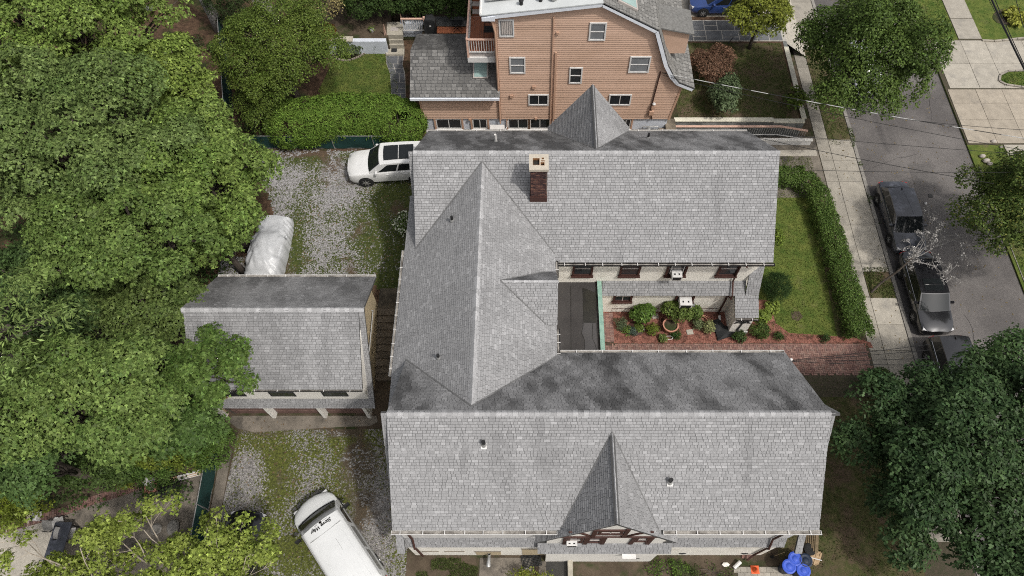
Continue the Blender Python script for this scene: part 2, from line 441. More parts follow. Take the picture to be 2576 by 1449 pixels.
M['gravel_n'] = gravel_grass('gravel_north', (.34, .33, .33), (.15, .142, .142), (.035, .05, .015), (.075, .085, .025), (.09, .065, .045), .42, .53, .66)
M['gravel_s'] = gravel_grass('gravel_south', (.31, .295, .285), (.115, .108, .104), (.04, .045, .016), (.115, .13, .03), (.075, .06, .042), .38, .45, .60)
gn = wp([(640, 392), (700, 377), (1045, 377), (1045, 640), (1000, 760), (940, 720), (540, 720), (560, 660), (640, 640), (690, 540)], UP)
def lot(name, poly, z, mat, fn, step=.25):
    P = np.array([(p[0], p[1]) for p in poly]); lo, hi = P.min(0), P.max(0)
    nx, ny = int((hi[0] - lo[0]) / step), int((hi[1] - lo[1]) / step)
    b = MB(); idx = {}
    def inside(x, y):
        c = False
        for i in range(len(P)):
            (x0, y0), (x1, y1) = P[i], P[(i + 1) % len(P)]
            if (y0 > y) != (y1 > y) and x < (x1 - x0) * (y - y0) / (y1 - y0) + x0: c = not c
        return c
    def vid(i, j):
        if (i, j) not in idx:
            x, y = lo[0] + i * step, lo[1] + j * step
            idx[(i, j)] = len(b.v); b.v.append((x, y, z)); b.c.append(fn(x, y))
        return idx[(i, j)]
    for i in range(nx):
        for j in range(ny):
            if inside(lo[0] + (i + .5) * step, lo[1] + (j + .5) * step):
                b.f.append([vid(i, j), vid(i + 1, j), vid(i + 1, j + 1), vid(i, j + 1)]); b.m.append(0)
    o = b.build(name, mat); o['kind'] = 'structure'; return o
def blob(x, y, c, rx, ry): return math.exp(-(((x - c[0]) / rx) ** 2 + ((y - c[1]) / ry) ** 2))
def px2(x, y, z):            # world -> picture, only to describe where moss grows
    d = y * _c + (CAM_H - z) * _s
    return CX + x / d * FPX, CY - (y * _s - (CAM_H - z) * _c) / d * FPX
def moss_n(x, y):
    u, v = px2(x, y, UP); g = .5 + .02 + .34 * blob(u, v, (985, 600), 95, 150) + .42 * blob(u, v, (905, 400), 60, 26) + .35 * blob(u, v, (780, 398), 60, 18) + .40 * blob(u, v, (742, 620), 22, 70) + .25 * blob(u, v, (1000, 480), 60, 40) + .3 * blob(u, v, (960, 730), 80, 50)
    d = .5 + .0 + .30 * blob(u, v, (720, 384), 120, 12) + .25 * blob(u, v, (640, 660), 50, 60)
    return (g, d, 0)
def moss_s(x, y):
    u, v = px2(x, y, 0); g = .5 - .01 + .40 * blob(u, v, (690, 1190), 38, 110) + .30 * blob(u, v, (870, 1120), 110, 50) + .30 * blob(u, v, (600, 1110), 60, 40) + .25 * blob(u, v, (860, 1240), 60, 60) + .45 * blob(u, v, (745, 1400), 70, 70) - .25 * blob(u, v, (640, 1190), 40, 60) - .3 * blob(u, v, (945, 1330), 40, 120)
    d = .5 - .01 + .28 * blob(u, v, (720, 1085), 190, 14) + .2 * blob(u, v, (900, 1180), 60, 120) + .3 * blob(u, v, (575, 1130), 25, 60)
    return (g, d, 0)
lot('north_gravel_lot', gn, UP + .004, M['gravel_n'], moss_n)
gs = [(-14.3, 10.2), (-7.2, 10.2), (-5.6, 12.6), (-5.6, 3.3), (-5.0, 2.2), (-5.0, -4), (-14.6, -4)]
lot('south_gravel_lot', gs, 0.0, M['gravel_s'], moss_s)
# real stones lying in the gravel
def stones(name, poly, n, z, s0, s1, c0, c1, keep=None):
    P = np.array([(p[0], p[1]) for p in poly]); lo, hi = P.min(0), P.max(0)
    q = RNG.random((n * 2, 2)) * (hi - lo) + lo
    ins = np.zeros(len(q), bool)
    for i in range(len(P)):
        a, b = P[i], P[(i + 1) % len(P)]
        cond = ((a[1] > q[:, 1]) != (b[1] > q[:, 1]))
        xi = (b[0] - a[0]) * (q[:, 1] - a[1]) / (b[1] - a[1] + 1e-12) + a[0]
        ins ^= cond & (q[:, 0] < xi)
    q = q[ins]
    d = vnoise(q[:, 0] * .55 + 3, q[:, 1] * .55 + 9) * .6 + vnoise(q[:, 0] * 1.9, q[:, 1] * 1.9) * .4
    if callable(keep): q = q[np.array([keep(a, b) for a, b in q]) + (d - .5) * .8 < .52][:n]
    else: q = q[d < keep][:n]
    n = len(q)
    s = RNG.uniform(s0, s1, n)
    ang = RNG.uniform(0, 6.28, n)
    k = 5
    V = []
    apex = np.stack([q[:, 0], q[:, 1], z + s * .55], 1)
    ring = []
    for j in range(k):
        t = ang + 6.283 * j / k
        r = s * RNG.uniform(.7, 1.2, n)
        ring.append(np.stack([q[:, 0] + r * np.cos(t), q[:, 1] + r * np.sin(t) * .8, np.full(n, z)], 1))
    tri = []
    for j in range(k): tri += [apex, ring[j], ring[(j + 1) % k]]
    V = np.stack(tri, 1).reshape(-1, 3)
    t = RNG.random(n)[:, None]
    C = np.array(c0) * (1 - t) + np.array(c1) * t
    o = np_mesh(name, V, 3, np.repeat(C, k, 0), M['stone_dust'])
    tag(o, kind='stuff')
    return o
M['stone_dust'] = pm('gravel_stone', (1, 1, 1), (.85, .85, .85), 30, .95, attr=True)
tag(stones('gravel_stones', gn, 9000, UP + .004, .025, .065, (.17, .165, .165), (.34, .33, .33), lambda x, y: moss_n(x, y)[0]), 'loose grey gravel spread over the upper lot', 'gravel')
tag(stones('gravel_stones', gs, 9000, 0.0, .025, .06, (.13, .125, .12), (.30, .29, .28), lambda x, y: moss_s(x, y)[0]), 'loose grey gravel spread over the lower lot', 'gravel')

# short grass: many blades, one mass per lawn
M['blade'] = leaf_mat('grass_blade', .8, .15)
def grass(name, label, poly, n, z, h, c0, c1, thr=1.1, freq=.8):
    P = np.array([(p[0], p[1]) for p in poly]); lo, hi = P.min(0), P.max(0)
    q = RNG.random((n * 2, 2)) * (hi - lo) + lo
    ins = np.zeros(len(q), bool)
    for i in range(len(P)):
        a, b = P[i], P[(i + 1) % len(P)]
        cond = ((a[1] > q[:, 1]) != (b[1] > q[:, 1]))
        xi = (b[0] - a[0]) * (q[:, 1] - a[1]) / (b[1] - a[1] + 1e-12) + a[0]
        ins ^= cond & (q[:, 0] < xi)
    q = q[ins]
    d = vnoise(q[:, 0] * freq + 11, q[:, 1] * freq + 5) * .65 + vnoise(q[:, 0] * 3, q[:, 1] * 3) * .35
    q, d = q[d < thr][:n], d[d < thr][:n]
    n = len(q)
    a = RNG.uniform(0, 6.28, n); w = RNG.uniform(.012, .03, n); hh = h * RNG.uniform(.5, 1.2, n)
    lean = RNG.normal(0, .6, (n, 2)) * hh[:, None]
    p0 = np.stack([q[:, 0] - w*np.cos(a), q[:, 1] - w*np.sin(a), np.full(n, z)], 1)
    p1 = np.stack([q[:, 0] + w*np.cos(a), q[:, 1] + w*np.sin(a), np.full(n, z)], 1)
    p2 = np.stack([q[:, 0] + lean[:, 0], q[:, 1] + lean[:, 1], z + hh], 1)
    t = np.clip(RNG.random(n) * .6 + d * .6, 0, 1)[:, None]
    o = np_mesh(name, np.stack([p0, p1, p2], 1).reshape(-1, 3), 3, np.array(c0)*(1-t) + np.array(c1)*t, M['blade'])
    return tag(o, label, 'grass', kind='stuff')

# ---- east lawn beside the house, mulch, brick walk
lawn_e = ccw([(10.6, 15.35), (16.95, 15.1), (17.0, 27.25), (10.6, 27.25)])
sheet('east_lawn', lawn_e, 0.0, M['lawn'])
grass('lawn_grass', 'short green grass of the hedged lawn', lawn_e, 26000, 0, .06, (.065, .105, .02), (.145, .17, .042))
sheet('bare_shade_strip', ccw(wp([(2030, 440), (2062, 446), (2168, 862), (2108, 858)])), .005, M['lawn_dry'])  # bare dirt, with the hedge's shade put into the darker colour
sheet('bare_patch', ccw(wp([(1990, 785), (2010, 782), (2020, 797), (2008, 808), (1992, 803)])), .006, M['soil'])
mulch_poly = wp([(1900, 752), (1938, 758), (1950, 812), (1985, 838), (2060, 843), (2150, 850), (2190, 862), (2196, 875), (1500, 866), (1500, 770), (1840, 770)])
sheet('mulch_bed', ccw(mulch_poly), .010, M['mulch'])
def chips(name, poly, n, z):
    o = stones(name, poly, n, z, .02, .05, (.75, .7, .7), (1.25, 1.2, 1.2), 1.5)
    o.data.materials.clear(); o.data.materials.append(M['mulch'])
    return o
tag(chips('mulch_chips', mulch_poly, 9000, .010), 'red bark chips covering the courtyard bed', 'mulch')

# brick paving of the courtyard walk: herringbone, bricks laid one by one
walk = sheet('brick_walk', [(3.48, 11.9), (17.55, 11.9), (17.55, 14.85), (4.32, 14.85), (4.32, 16.62), (3.48, 16.62)], .012, M['joint'])
PAV = [(.25, .145, .12), (.21, .12, .10), (.28, .175, .145), (.185, .11, .097), (.235, .155, .13)]
pav_mesh = []
for c in PAV:
    b = MB(); b.box(-.098, .098, -.0455, .0455, 0, .024, c); pav_mesh.append(b.mesh('brick', M['paver']))
bricks = []
def herring(x0, x1, y0, y1):
    s = .104
    nx, ny = int((x1 - x0) / s) + 8, int((y1 - y0) / s) + 8
    for i in range(-4, nx):
        for j in range(-4, ny):
            k = (i - j) % 4
            if k == 0: cx, cy, r = x0 + (i + 1) * s, y0 + (j + .5) * s, 0
            elif k == 3: cx, cy, r = x0 + (i + .5) * s, y0 + (j + 1) * s, 1
            else: continue
            if x0 + .1 < cx < x1 - .1 and y0 + .05 < cy < y1 - .05: bricks.append((cx, cy, r))
herring(3.55, 17.5, 13.05, 14.78)
for i in range(int((17.5 - 4.4) / .206)):        # edging course
    bricks.append((4.45 + i * .206, 14.76, 0))
for i in range(4):
    for j in range(18): bricks.append((3.63 + i * .2, 14.95 + j * .094 + (i % 2) * .02, 0))
vis = lambda b: (b[1] > 14.2 or b[0] > 11.2)
bricks.sort(key=lambda b: (not vis(b), b[0] > 11.2, b[0]))
rest = MB()
nb = 0
for (x, y, r) in bricks:
    k = random.randrange(5)
    dz = random.uniform(-.006, .006); a = (math.pi / 2 if r else 0) + random.gauss(0, .02)
    if nb < 300 and vis((x, y)):
        inst('brick', pav_mesh[k], walk, Matrix.Translation((x, y, .012 + dz)) @ Matrix.Rotation(a, 4, 'Z')); nb += 1
    else:
        h = (.098, .0455); ca, sa = math.cos(a), math.sin(a)
        rest.obox((x, y, .024 + dz), (ca * h[0], sa * h[0], 0), (-sa * h[1], ca * h[1], 0), (0, 0, .012), PAV[k])
tag(rest.build('bricks', M['paver'], walk), kind='stuff')

# ---- west side of the street: sidewalk slabs, tree pits, kerb
sw = sheet('sidewalk', [(17.5, -30), (19.74, -30), (19.74, 75), (17.5, 75)], -.03, M['joint'], thick=.12)
def slab(parent, x0, x1, y0, y1, z, tone=1.0, mat='concrete', name='slab', th=.05, warm=0.0):
    g = .012; b = MB()
    c = (tone * (1 + warm), tone, tone * (1 - warm))
    j = lambda: random.uniform(-.004, .004)
    b.prism([(x0+g, y0+g, z-th), (x1-g, y0+g, z-th), (x1-g, y1-g, z-th), (x0+g, y1-g, z-th)], (0, 0, th + j()), c)
    return b.build(name, M[mat], parent)
y = 5.0
k = 0
while y < 46:
    L_ = 1.62 if k % 3 else 1.48
    tone = random.choice([.84, .95, 1.0, .9]) * (.8 if 13.5 > y or y > 29 else 1)
    slab(sw, 17.55, 18.3, y, y + L_, 0, tone * .93)
    mid = y + L_ / 2
    if not (17.5 < mid < 19.4 or 28.4 < mid < 37): slab(sw, 18.3, 19.72, y, y + L_, .003, tone)
    y += L_; k += 1
for i, (a, b_) in enumerate(((17.5, 19.45), (28.2, 37.2))):
    pit = sheet('tree_pit', ccw([(18.32, a), (19.71, a), (19.71, b_), (18.32, b_)]), .0, M['lawn_dry'])
    grass('pit_grass', ['patchy grass round the bare tree in the kerb strip', 'thin grass under the tall street tree'][i], [(18.34, a), (19.7, a), (19.7, b_), (18.34, b_)], 1500 if i == 0 else 2500, 0, .08, (.05, .08, .02), (.11, .13, .04), .62)
st = sheet('street', [(19.9, -60), (27.0, -60), (27.0, 140), (19.9, 140)], -.12, M['asphalt'], thick=.02)
kerb_w = MB().box(19.70, 19.75, -30, 75, -.2, -.03).build('kerb', M['kerb']); kerb_w['kind'] = 'structure'
yy = 3.0
while yy < 48:
    L_ = random.uniform(1.7, 2.3)
    b = MB(); t = random.uniform(.85, 1.1)
    b.prism([(19.755, yy + .01, -.2), (19.97, yy + .01, -.2), (19.955, yy + .01, .004), (19.755, yy + .01, .012)], (0, L_ - .02, 0), (t, t, t))
    b.build('kerb_stone', M['kerb'], kerb_w); yy += L_
# weeds along the kerb
grass('kerb_weeds', 'weeds growing along the kerb crack by the path', [(19.72, 20.5), (19.99, 20.5), (19.99, 30.5), (19.72, 30.5)], 700, 0, .10, (.04, .07, .02), (.09, .12, .03), .42, 1.2)
# litter on the asphalt
b = MB(); p = W(2328, 512, -.1)
b.lathe([(.09, 0), (.08, .05), (.03, .09), (0, .1)], p, 7); tag(b.build('paper_cup', M['white']), 'crumpled white paper cup lying on the street', 'litter')
b = MB(); p = W(2341, 493, -.1)
b.prism([p + Vector(d) for d in ((-.12, -.1, 0), (.1, -.12, 0), (.13, .1, 0), (-.08, .14, 0))], (0, 0, .012)); tag(b.build('tar_patch', M['tar']), 'small dark patch on the asphalt beside the paper cup', 'patch')

# ---- east side of the street: verge, sidewalk, driveways
sheet('east_yard', [(26.8, -60), (90, -60), (90, 140), (26.8, 140)], -.03, M['lawn'], thick=.12)
kerb_e = MB().box(26.98, 27.02, -30, 26.5, -.2, .0).build('east_kerb', M['kerb']); kerb_e['kind'] = 'structure'
yy = 37.6
while yy < 60:
    L_ = random.uniform(1.8, 2.4); b = MB(); t = random.uniform(.9, 1.15)
    b.box(26.78, 27.0, yy, yy + L_ - .03, -.2, .05, (t, t, t)); b.build('kerb_stone', M['kerb'], kerb_e); yy += L_
lv = [(27.05, 37.7), (29.0, 37.7), (29.0, 62), (27.05, 62)]
grass('verge_grass', 'bright green verge strip between kerb and far sidewalk', lv, 9000, -.03, .07, (.045, .10, .02), (.10, .16, .035))
lf = [(30.6, 37.9), (44, 37.9), (44, 62), (30.6, 62)]
grass('front_lawn_grass', 'bright green front lawn beyond the far sidewalk', lf, 12000, -.03, .07, (.045, .10, .02), (.10, .15, .035))
es = sheet('east_sidewalk', ccw([(26.8, 28.2), (29.0, 28.2), (29.0, -40), (30.62, -40), (30.62, 28.2), (44, 28.2), (44, 37.4), (30.62, 37.4), (30.62, 75), (29.0, 75), (29.0, 37.4), (26.8, 37.4)]), -.012, M['joint'])
for yy, L_ in ((37.45, 2.0), (39.5, 2.1), (41.6, 2.1), (43.7, 2.1), (45.8, 2.1), (47.9, 2.1), (50, 2.1)):
    slab(es, 29.02, 30.6, yy, yy + L_, .012, random.uniform(.82, .95))
for (x0, x1) in ((27.1, 29.05), (29.05, 30.7), (30.7, 33.2), (33.2, 34.1), (34.1, 37), (37, 44)):
    for (y0, y1) in ((32.9, 35.1), (35.1, 37.3)):
        if x0 > 31 and y0 < 34: continue
        slab(es, x0, x1, y0, y1, .014, random.uniform(.86, .98))
slab(es, 30.7, 32.4, 33.6, 35.1, .014, .93)
for (x0, x1) in ((26.9, 28.7), (28.7, 30.4), (30.4, 32.2), (32.2, 34.5), (34.5, 38), (38, 44)):
    for (y0, y1) in ((28.3, 30.2), (30.2, 31.6), (31.6, 32.8)):
        slab(es, x0, x1, y0, y1, .016, random.uniform(.78, .9), warm=.05)
for (y0, y1) in ((26.2, 28.2), (24.2, 26.2), (22.2, 24.2), (20.2, 22.2), (18.2, 20.2)):
    slab(es, 29.02, 30.6, y0, y1, .012, random.uniform(.85, 1.0))
# small grass island between the driveways with a stone kerb round it
isl = [W(u, v) for u, v in ((2515, 190), (2535, 180), (2590, 178), (2650, 190), (2650, 232), (2585, 222), (2530, 214), (2513, 205))]
sheet('grass_island', ccw(isl), .03, M['lawn'], thick=.06)
grass('island_grass', 'small grass island between the two far driveways', isl, 1800, .03, .07, (.045, .10, .02), (.10, .15, .035))
bed = T('island_kerb', 'stone kerb edging the grass island between driveways', 'kerb', isl[0])
for i in range(len(isl)):
    a, c = isl[i], isl[(i + 1) % len(isl)]
    n = max(1, int((c - a).length / .45))
    for j in range(n):
        p, q = a.lerp(c, j / n), a.lerp(c, (j + .93) / n)
        MB().bar(p + Vector((0, 0, .03)), q + Vector((0, 0, .03)), .13, .12, col=(1.15, 1.1, 1.05)).build('kerb_stone', M['kerb'], bed)
lk = T('lawn_kerb', 'pale stone kerb along the edge of the far front lawn', 'kerb', W(2490, 104))
pk = [W(u, v) for u, v in ((2470, 103), (2500, 105), (2540, 101), (2576, 97), (2620, 92))]
for i in range(4):
    n = max(1, int((pk[i+1] - pk[i]).length / .45))
    for j in range(n):
        p, q = pk[i].lerp(pk[i+1], j / n), pk[i].lerp(pk[i+1], (j + .93) / n)
        MB().bar(p + Vector((0, 0, .04)), q + Vector((0, 0, .04)), .14, .12, col=(1.3, 1.25, 1.15)).build('kerb_stone', M['kerb'], lk)
# dry verge with pale rocks, lower right of the beige driveway
gv = [(26.95, 8), (29.0, 8), (29.0, 28.1), (27.3, 27.3), (26.95, 25)]
grass('verge_grass', 'dark verge strip below the beige driveway', gv, 6000, -.03, .08, (.035, .07, .018), (.08, .11, .03))
for i, (u, v, s) in enumerate(((2498, 357, .16), (2470, 394, .17), (2480, 406, .2), (2489, 413, .15), (2518, 370, .1))):
    p = W(u, v); b = MB()
    b.lathe([(s*.9, 0), (s, .3*s), (s*.75, .8*s), (s*.3, s), (0, 1.02*s)], p, 7, 1.2, .8)
    tag(b.build('rock', M['stone_pale'], smooth=50), ['pale rock at the corner of the beige driveway', 'upper pale rock at the street edge of the verge', 'largest pale rock on the dark verge', 'lowest pale rock on the dark verge', 'smallest pale rock below the driveway corner'][i], 'rock', 'pale rocks on the verge')

# ---- lawn south-east of the house
lawn_se = [(11.1, -6), (17.45, -6), (17.45, 12.9), (11.1, 12.9)]
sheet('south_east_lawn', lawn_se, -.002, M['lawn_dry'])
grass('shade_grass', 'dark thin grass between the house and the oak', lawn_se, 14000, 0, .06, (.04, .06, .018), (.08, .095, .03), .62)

# ---- yard of the salmon house
lawn_b = wp([(835, 160), (870, 140), (925, 118), (975, 125), (985, 160), (1000, 200), (1005, 262), (830, 262), (800, 230)], UP)
sheet('back_lawn', ccw(lawn_b), UP + .006, M['lawn'])
grass('back_lawn_grass', 'green back lawn beside the flagstone path', lawn_b, 9000, UP + .006, .06, (.05, .085, .02), (.10, .12, .035))
lawn_f = [(8.9, 29.1), (16.2, 29.1), (16.2, 35.6), (8.9, 35.6)]
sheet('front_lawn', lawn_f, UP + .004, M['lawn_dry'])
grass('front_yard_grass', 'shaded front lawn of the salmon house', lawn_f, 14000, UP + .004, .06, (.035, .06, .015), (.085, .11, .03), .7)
# flagstone path through the back lawn
fp = sheet('flagstone_path', ccw(wp([(970, 136), (1016, 136), (1013, 165), (1019, 185), (1020, 220), (1022, 275), (985, 275), (984, 225), (981, 185), (972, 160)], UP)), UP + .010, M['grout'])
def lerp_tab(tab, v):
    for (v0, x0), (v1, x1) in zip(tab, tab[1:]):
        if v0 <= v <= v1: return x0 + (x1 - x0) * (v - v0) / (v1 - v0)
    return tab[-1][1]
LT = [(136, 971), (160, 972), (185, 981), (225, 984), (275, 985)]
RT = [(136, 1015), (165, 1013), (185, 1018), (220, 1020), (275, 1022)]
rows = [137, 141, 161, 172, 184, 199, 207, 222, 235, 246, 260, 275]
for i in range(len(rows) - 1):
    v0, v1 = rows[i] + .6, rows[i+1] - .6
    f = [.3, .7, .42, .42, .62, .62, .42, .42, .66, .4, .55][i]
    for (fa, fb) in ((0, f), (f, 1)):
        pts = []
        for v, fr in ((v1, fa), (v1, fb), (v0, fb), (v0, fa)):
            a, c = lerp_tab(LT, v), lerp_tab(RT, v)
            x = a + (c - a) * fr + (.8 if fr == fa else -.8)
            pts.append(W(x, v, UP + .010))
        t = random.uniform(.75, 1.2)
        MB().prism(pts, (0, 0, .014), (t, t, t * 1.03)).build('flagstone', M['flag'], fp)
ff = sheet('front_path', ccw([(8.9, 35.75), (16.6, 35.75), (16.6, 37.75), (8.9, 37.75)]), UP + .008, M['grout'])
for r_, (y0, y1) in enumerate(((35.8, 36.75), (36.75, 37.7))):
    x = 8.95 + r_ * -.4
    while x < 16.4:
        L_ = random.uniform(.75, 1.15)
        t = random.uniform(.8, 1.3); sp = random.random()
        x0_, x1_ = max(x, 8.92) + .03, min(x + L_, 16.55) - .03
        if x1_ - x0_ > .2:
            if sp < .35:
                ym = y0 + random.uniform(.3, .6)
                for a, c in ((y0 + .03, ym - .03), (ym + .03, y1 - .03)):
                    t = random.uniform(.8, 1.3); MB().box(x0_, x1_, a, c, UP + .008, UP + .022, (t, t, t)).build('flagstone', M['flag'], ff)
            else: MB().box(x0_, x1_, y0 + .03, y1 - .03, UP + .008, UP + .022, (t, t, t)).build('flagstone', M['flag'], ff)
        x += L_
dw = sheet('driveway', [(8.9, 38.1), (14, 38.1), (14, 41.6), (8.9, 41.6)], UP + .006, M['concrete'])
b = MB()
for x0, x1, z0, z1 in ((14, 16.4, UP + .006, UP + .006), (16.4, 18.3, UP + .006, .02)):
    b.add([(x0, 35.75 if x0 > 15 else 38.1, z0), (x1, 35.75 if x0 > 15 else 38.1, z1), (x1, 47, z1), (x0, 47, z0)], [(0, 1, 2, 3)])
tag(b.build('driveway_ramp', M['concrete']), kind='structure')

# fallen leaves blown along the kerbs and over the paving
def fallen(name, label, boxes, n, c0, c1):
    tot = sum((b[1] - b[0]) * (b[3] - b[2]) for b in boxes); V = []
    for x0, x1, y0, y1, z in boxes:
        m = int(n * (x1 - x0) * (y1 - y0) / tot); p = np.stack([RNG.uniform(x0, x1, m), RNG.uniform(y0, y1, m), np.full(m, z + .008)], 1)
        a = RNG.uniform(0, 6.28, m); s = RNG.uniform(.03, .075, m)
        q = [(1, 0), (0, .45), (-1, 0), (0, -.45)]
        V.append(np.stack([p + np.stack([s*(dx*np.cos(a) - dy*np.sin(a)), s*(dx*np.sin(a) + dy*np.cos(a)), RNG.uniform(0, .012, m)], 1) for dx, dy in q], 1).reshape(-1, 3))
    V = np.concatenate(V); k = len(V) // 4; t = RNG.random(k)[:, None]
    tag(np_mesh(name, V, 4, np.array(c0)*(1-t) + np.array(c1)*t, M['blade']), label, 'leaves', kind='stuff')
fallen('fallen_leaves', 'scattered dry leaves along the street kerbs', [(19.98, 20.25, 8, 45, -.12), (17.6, 19.7, 10, 30, .004), (26.3, 26.75, 10, 45, -.12), (20.3, 26.3, 9, 45, -.12)], 700, (.10, .075, .035), (.24, .19, .10))
fallen('fallen_leaves', 'dry leaves scattered over the gravel and garage apron', [(-14, -8, 9.3, 10.7, .013), (-14, -6, 4, 9.5, .01), (-13, -6.2, 17.6, 26.4, UP + .01)], 900, (.09, .06, .035), (.22, .16, .09))
# cracks in the asphalt and the paving
M['crack'] = pm('crack_fill', (.035, .033, .032), (.05, .047, .045), 5, .9)
cr_rnd = random.Random(21)
for i, (x, y, dx, dy, n, w_) in enumerate(((22.6, 10, .02, .3, 20, .02), (20.6, 26.5, .25, .12, 12, .016), (25.2, 30, .05, .4, 10, .016), (21.2, 9, .3, .12, 16, .018))):
    b = MB(); p = Vector((x, y, -.116))
    for k in range(n):
        q = p + Vector((dx + cr_rnd.gauss(0, .07), dy + cr_rnd.gauss(0, .07), 0)); b.bar(p, q, w_ * cr_rnd.uniform(.5, 1.3), .006); p = q
    b.build('crack', M['crack'], st)
for (x0, x1, y0, y1) in ((22.8, 24.2, 24.5, 26.8), (24.9, 26.2, 12.5, 15.2)):
    MB().box(x0, x1, y0, y1, -.1185, -.1165).build('repair_patch', M['asphalt_patch'], st)
# ------------------------------------------------------------------ shingle roofs
TONES = [.262, .278, .293, .309, .332, .368]
WID = [.12, .15, .18, .22, .26]
def clip_convex(poly, clip):
    out = poly
    n = len(clip)
    for i in range(n):
        a, b = clip[i], clip[(i + 1) % n]
        nx, ny = -(b[1] - a[1]), b[0] - a[0]
        cur, out = out, []
        for j in range(len(cur)):
            p, q = cur[j], cur[(j + 1) % len(cur)]
            dp = (p[0]-a[0])*nx + (p[1]-a[1])*ny; dq = (q[0]-a[0])*nx + (q[1]-a[1])*ny
            if dp >= 0: out.append(p)
            if (dp >= 0) != (dq >= 0):
                t = dp / (dp - dq); out.append((p[0] + (q[0]-p[0])*t, p[1] + (q[1]-p[1])*t))
        if len(out) < 3: return []
    return out
class Roof:
    """shingles of one thing: the largest shown become parts, the others one mass"""
    def __init__(s, parent, mat, limit=300, name='shingle'):
        s.parent, s.mat, s.limit, s.rest, s.single, s.cache, s.name = parent, mat, limit, MB(), [], {}, name
    def one_mesh(s, w, e, c, lift, rg=0.0, ch=0.0):
        k = (round(w, 3), round(e, 3), c, lift, rg, ch)
        if k not in s.cache:
            b = MB(); s.slab(b, [(-w/2, rg), (w/2, rg), (w/2, e), (-w/2, e)] if not ch else [(-w/2 + ch, rg), (w/2 - ch, rg), (w/2, rg + ch), (w/2, e), (-w/2, e), (-w/2, rg + ch)], Matrix.Identity(4), e, c, lift, 0)
            s.cache[k] = b.mesh(s.name, s.mat)
        return s.cache[k]
    def slab(s, b, poly, MX, e, c, lift, v0):
        top = [MX @ Vector((p[0], p[1], lift * (1.0 - .75 * (p[1] - v0) / e))) for p in poly]
        bot = [MX @ Vector((p[0], p[1], -.004)) for p in poly]
        n = len(poly)
        fs = [list(range(n))]
        for i in range(n):
            j = (i + 1) % n
            if abs(poly[i][1] - poly[j][1]) < 1e-5 and poly[i][1] > v0 + e * .5: continue
            fs.append([i, n + i, n + j, j])
        b.add(top + bot, fs, c)
    def plane(s, org, udir, vdir, poly, tone=1.0, exp=.117, stain=0.0, single=None, lift=.019, wid=WID, tones=TONES, tint=(1, 1, 1.01), gap=.006, rgap=.014, cham=0.0, seed=0, drip=0.0):
        """poly: convex outline in (u,v) on the plane, counter-clockwise, v up the slope"""
        u, v = Vector(udir).normalized(), Vector(vdir).normalized()
        n = u.cross(v).normalized(); o = Vector(org)
        MX = Matrix(((u.x, v.x, n.x, o.x), (u.y, v.y, n.y, o.y), (u.z, v.z, n.z, o.z), (0, 0, 0, 1)))
        rnd = random.Random(seed + 17)
        v0s, v1s = min(p[1] for p in poly), max(p[1] for p in poly)
        u0s, u1s = min(p[0] for p in poly), max(p[0] for p in poly)
        rows = max(1, round((v1s - v0s) / exp)); e = (v1s - v0s) / rows
        for r in range(rows):
            vb = v0s + r * e
            x = u0s - rnd.random() * .3
            while x < u1s:
                w = rnd.choice(wid); t = tones[min(len(tones) - 1, int(rnd.triangular(0, len(tones), 1.6)))]
                v2 = vb + rgap
                q = [(x + gap, v2), (x + w - gap, v2), (x + w - gap, vb + e), (x + gap, vb + e)]
                if cham: q = [(x + gap + cham, v2), (x + w - gap - cham, v2), (x + w - gap, v2 + cham), (x + w - gap, vb + e), (x + gap, vb + e), (x + gap, v2 + cham)]
                x += w
                pts = clip_convex(q, poly)
                if len(pts) < 3: continue
                cu, cv = q[0][0] + w / 2, vb
                k = tone
                if stain:
                    sn = float(vnoise(cu * .9 + cv * .3 + seed, cv * .3 + seed * 3)) * .4 + float(vnoise(cu * 2.1 + cv * .6, cv * .7 + seed)) * .35 + float(vnoise(cu * 4.7, cv * 2.2 + seed)) * .25
                    k *= 1 - stain * max(0, min(1, (sn - .33) * 2.8))
                if drip:
                    sn = float(vnoise(cu * 1.8 + seed * 7, cv * .35 + seed)); k *= 1 - drip * max(0, min(1, (sn - .72) * 6))
                t = t * k
                lf = lift * rnd.choice((.8, 1, 1, 1.25))
                full = len(pts) == len(q) and all(abs(a[0]-b_[0]) < 1e-6 and abs(a[1]-b_[1]) < 1e-6 for a, b_ in zip(pts, q))
                if single and full and len(s.single) < s.limit and single(cu, cv):
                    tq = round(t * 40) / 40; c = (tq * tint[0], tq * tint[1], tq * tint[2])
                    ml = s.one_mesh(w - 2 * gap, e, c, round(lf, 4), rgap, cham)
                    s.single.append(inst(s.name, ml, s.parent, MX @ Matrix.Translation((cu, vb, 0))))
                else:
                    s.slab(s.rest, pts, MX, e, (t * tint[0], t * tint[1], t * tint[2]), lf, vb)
    def ridge(s, p, q, up1, up2, tone=.36, w=.15, step=.2):
        """ridge caps bent over the ridge from p to q; up1/up2: down-slope directions each side"""
        p, q = Vector(p), Vector(q); d = (q - p); L_ = d.length; d.normalize()
        a, b_ = Vector(up1).normalized(), Vector(up2).normalized()
        n = int(L_ / step)
        for i in range(n):
            o = p + d * (i * L_ / n); o2 = p + d * ((i + 1.12) * L_ / n)
            h0, h1 = Vector((0, 0, .030)), Vector((0, 0, .018))
            t = tone * random.choice((.88, .95, 1, 1.05, 1.2))
            vs = [o + a * w + h0*.7, o + h0, o + b_ * w + h0*.7, o2 + b_ * w + h1*.7, o2 + h1, o2 + a * w + h1*.7,
                  o + a * w - h1*.3, o + b_ * w - h1*.3]
            s.rest.add(vs, [(0, 1, 4, 5), (1, 2, 3, 4), (6, 1, 0), (1, 7, 2)], (t, t, t * 1.01))
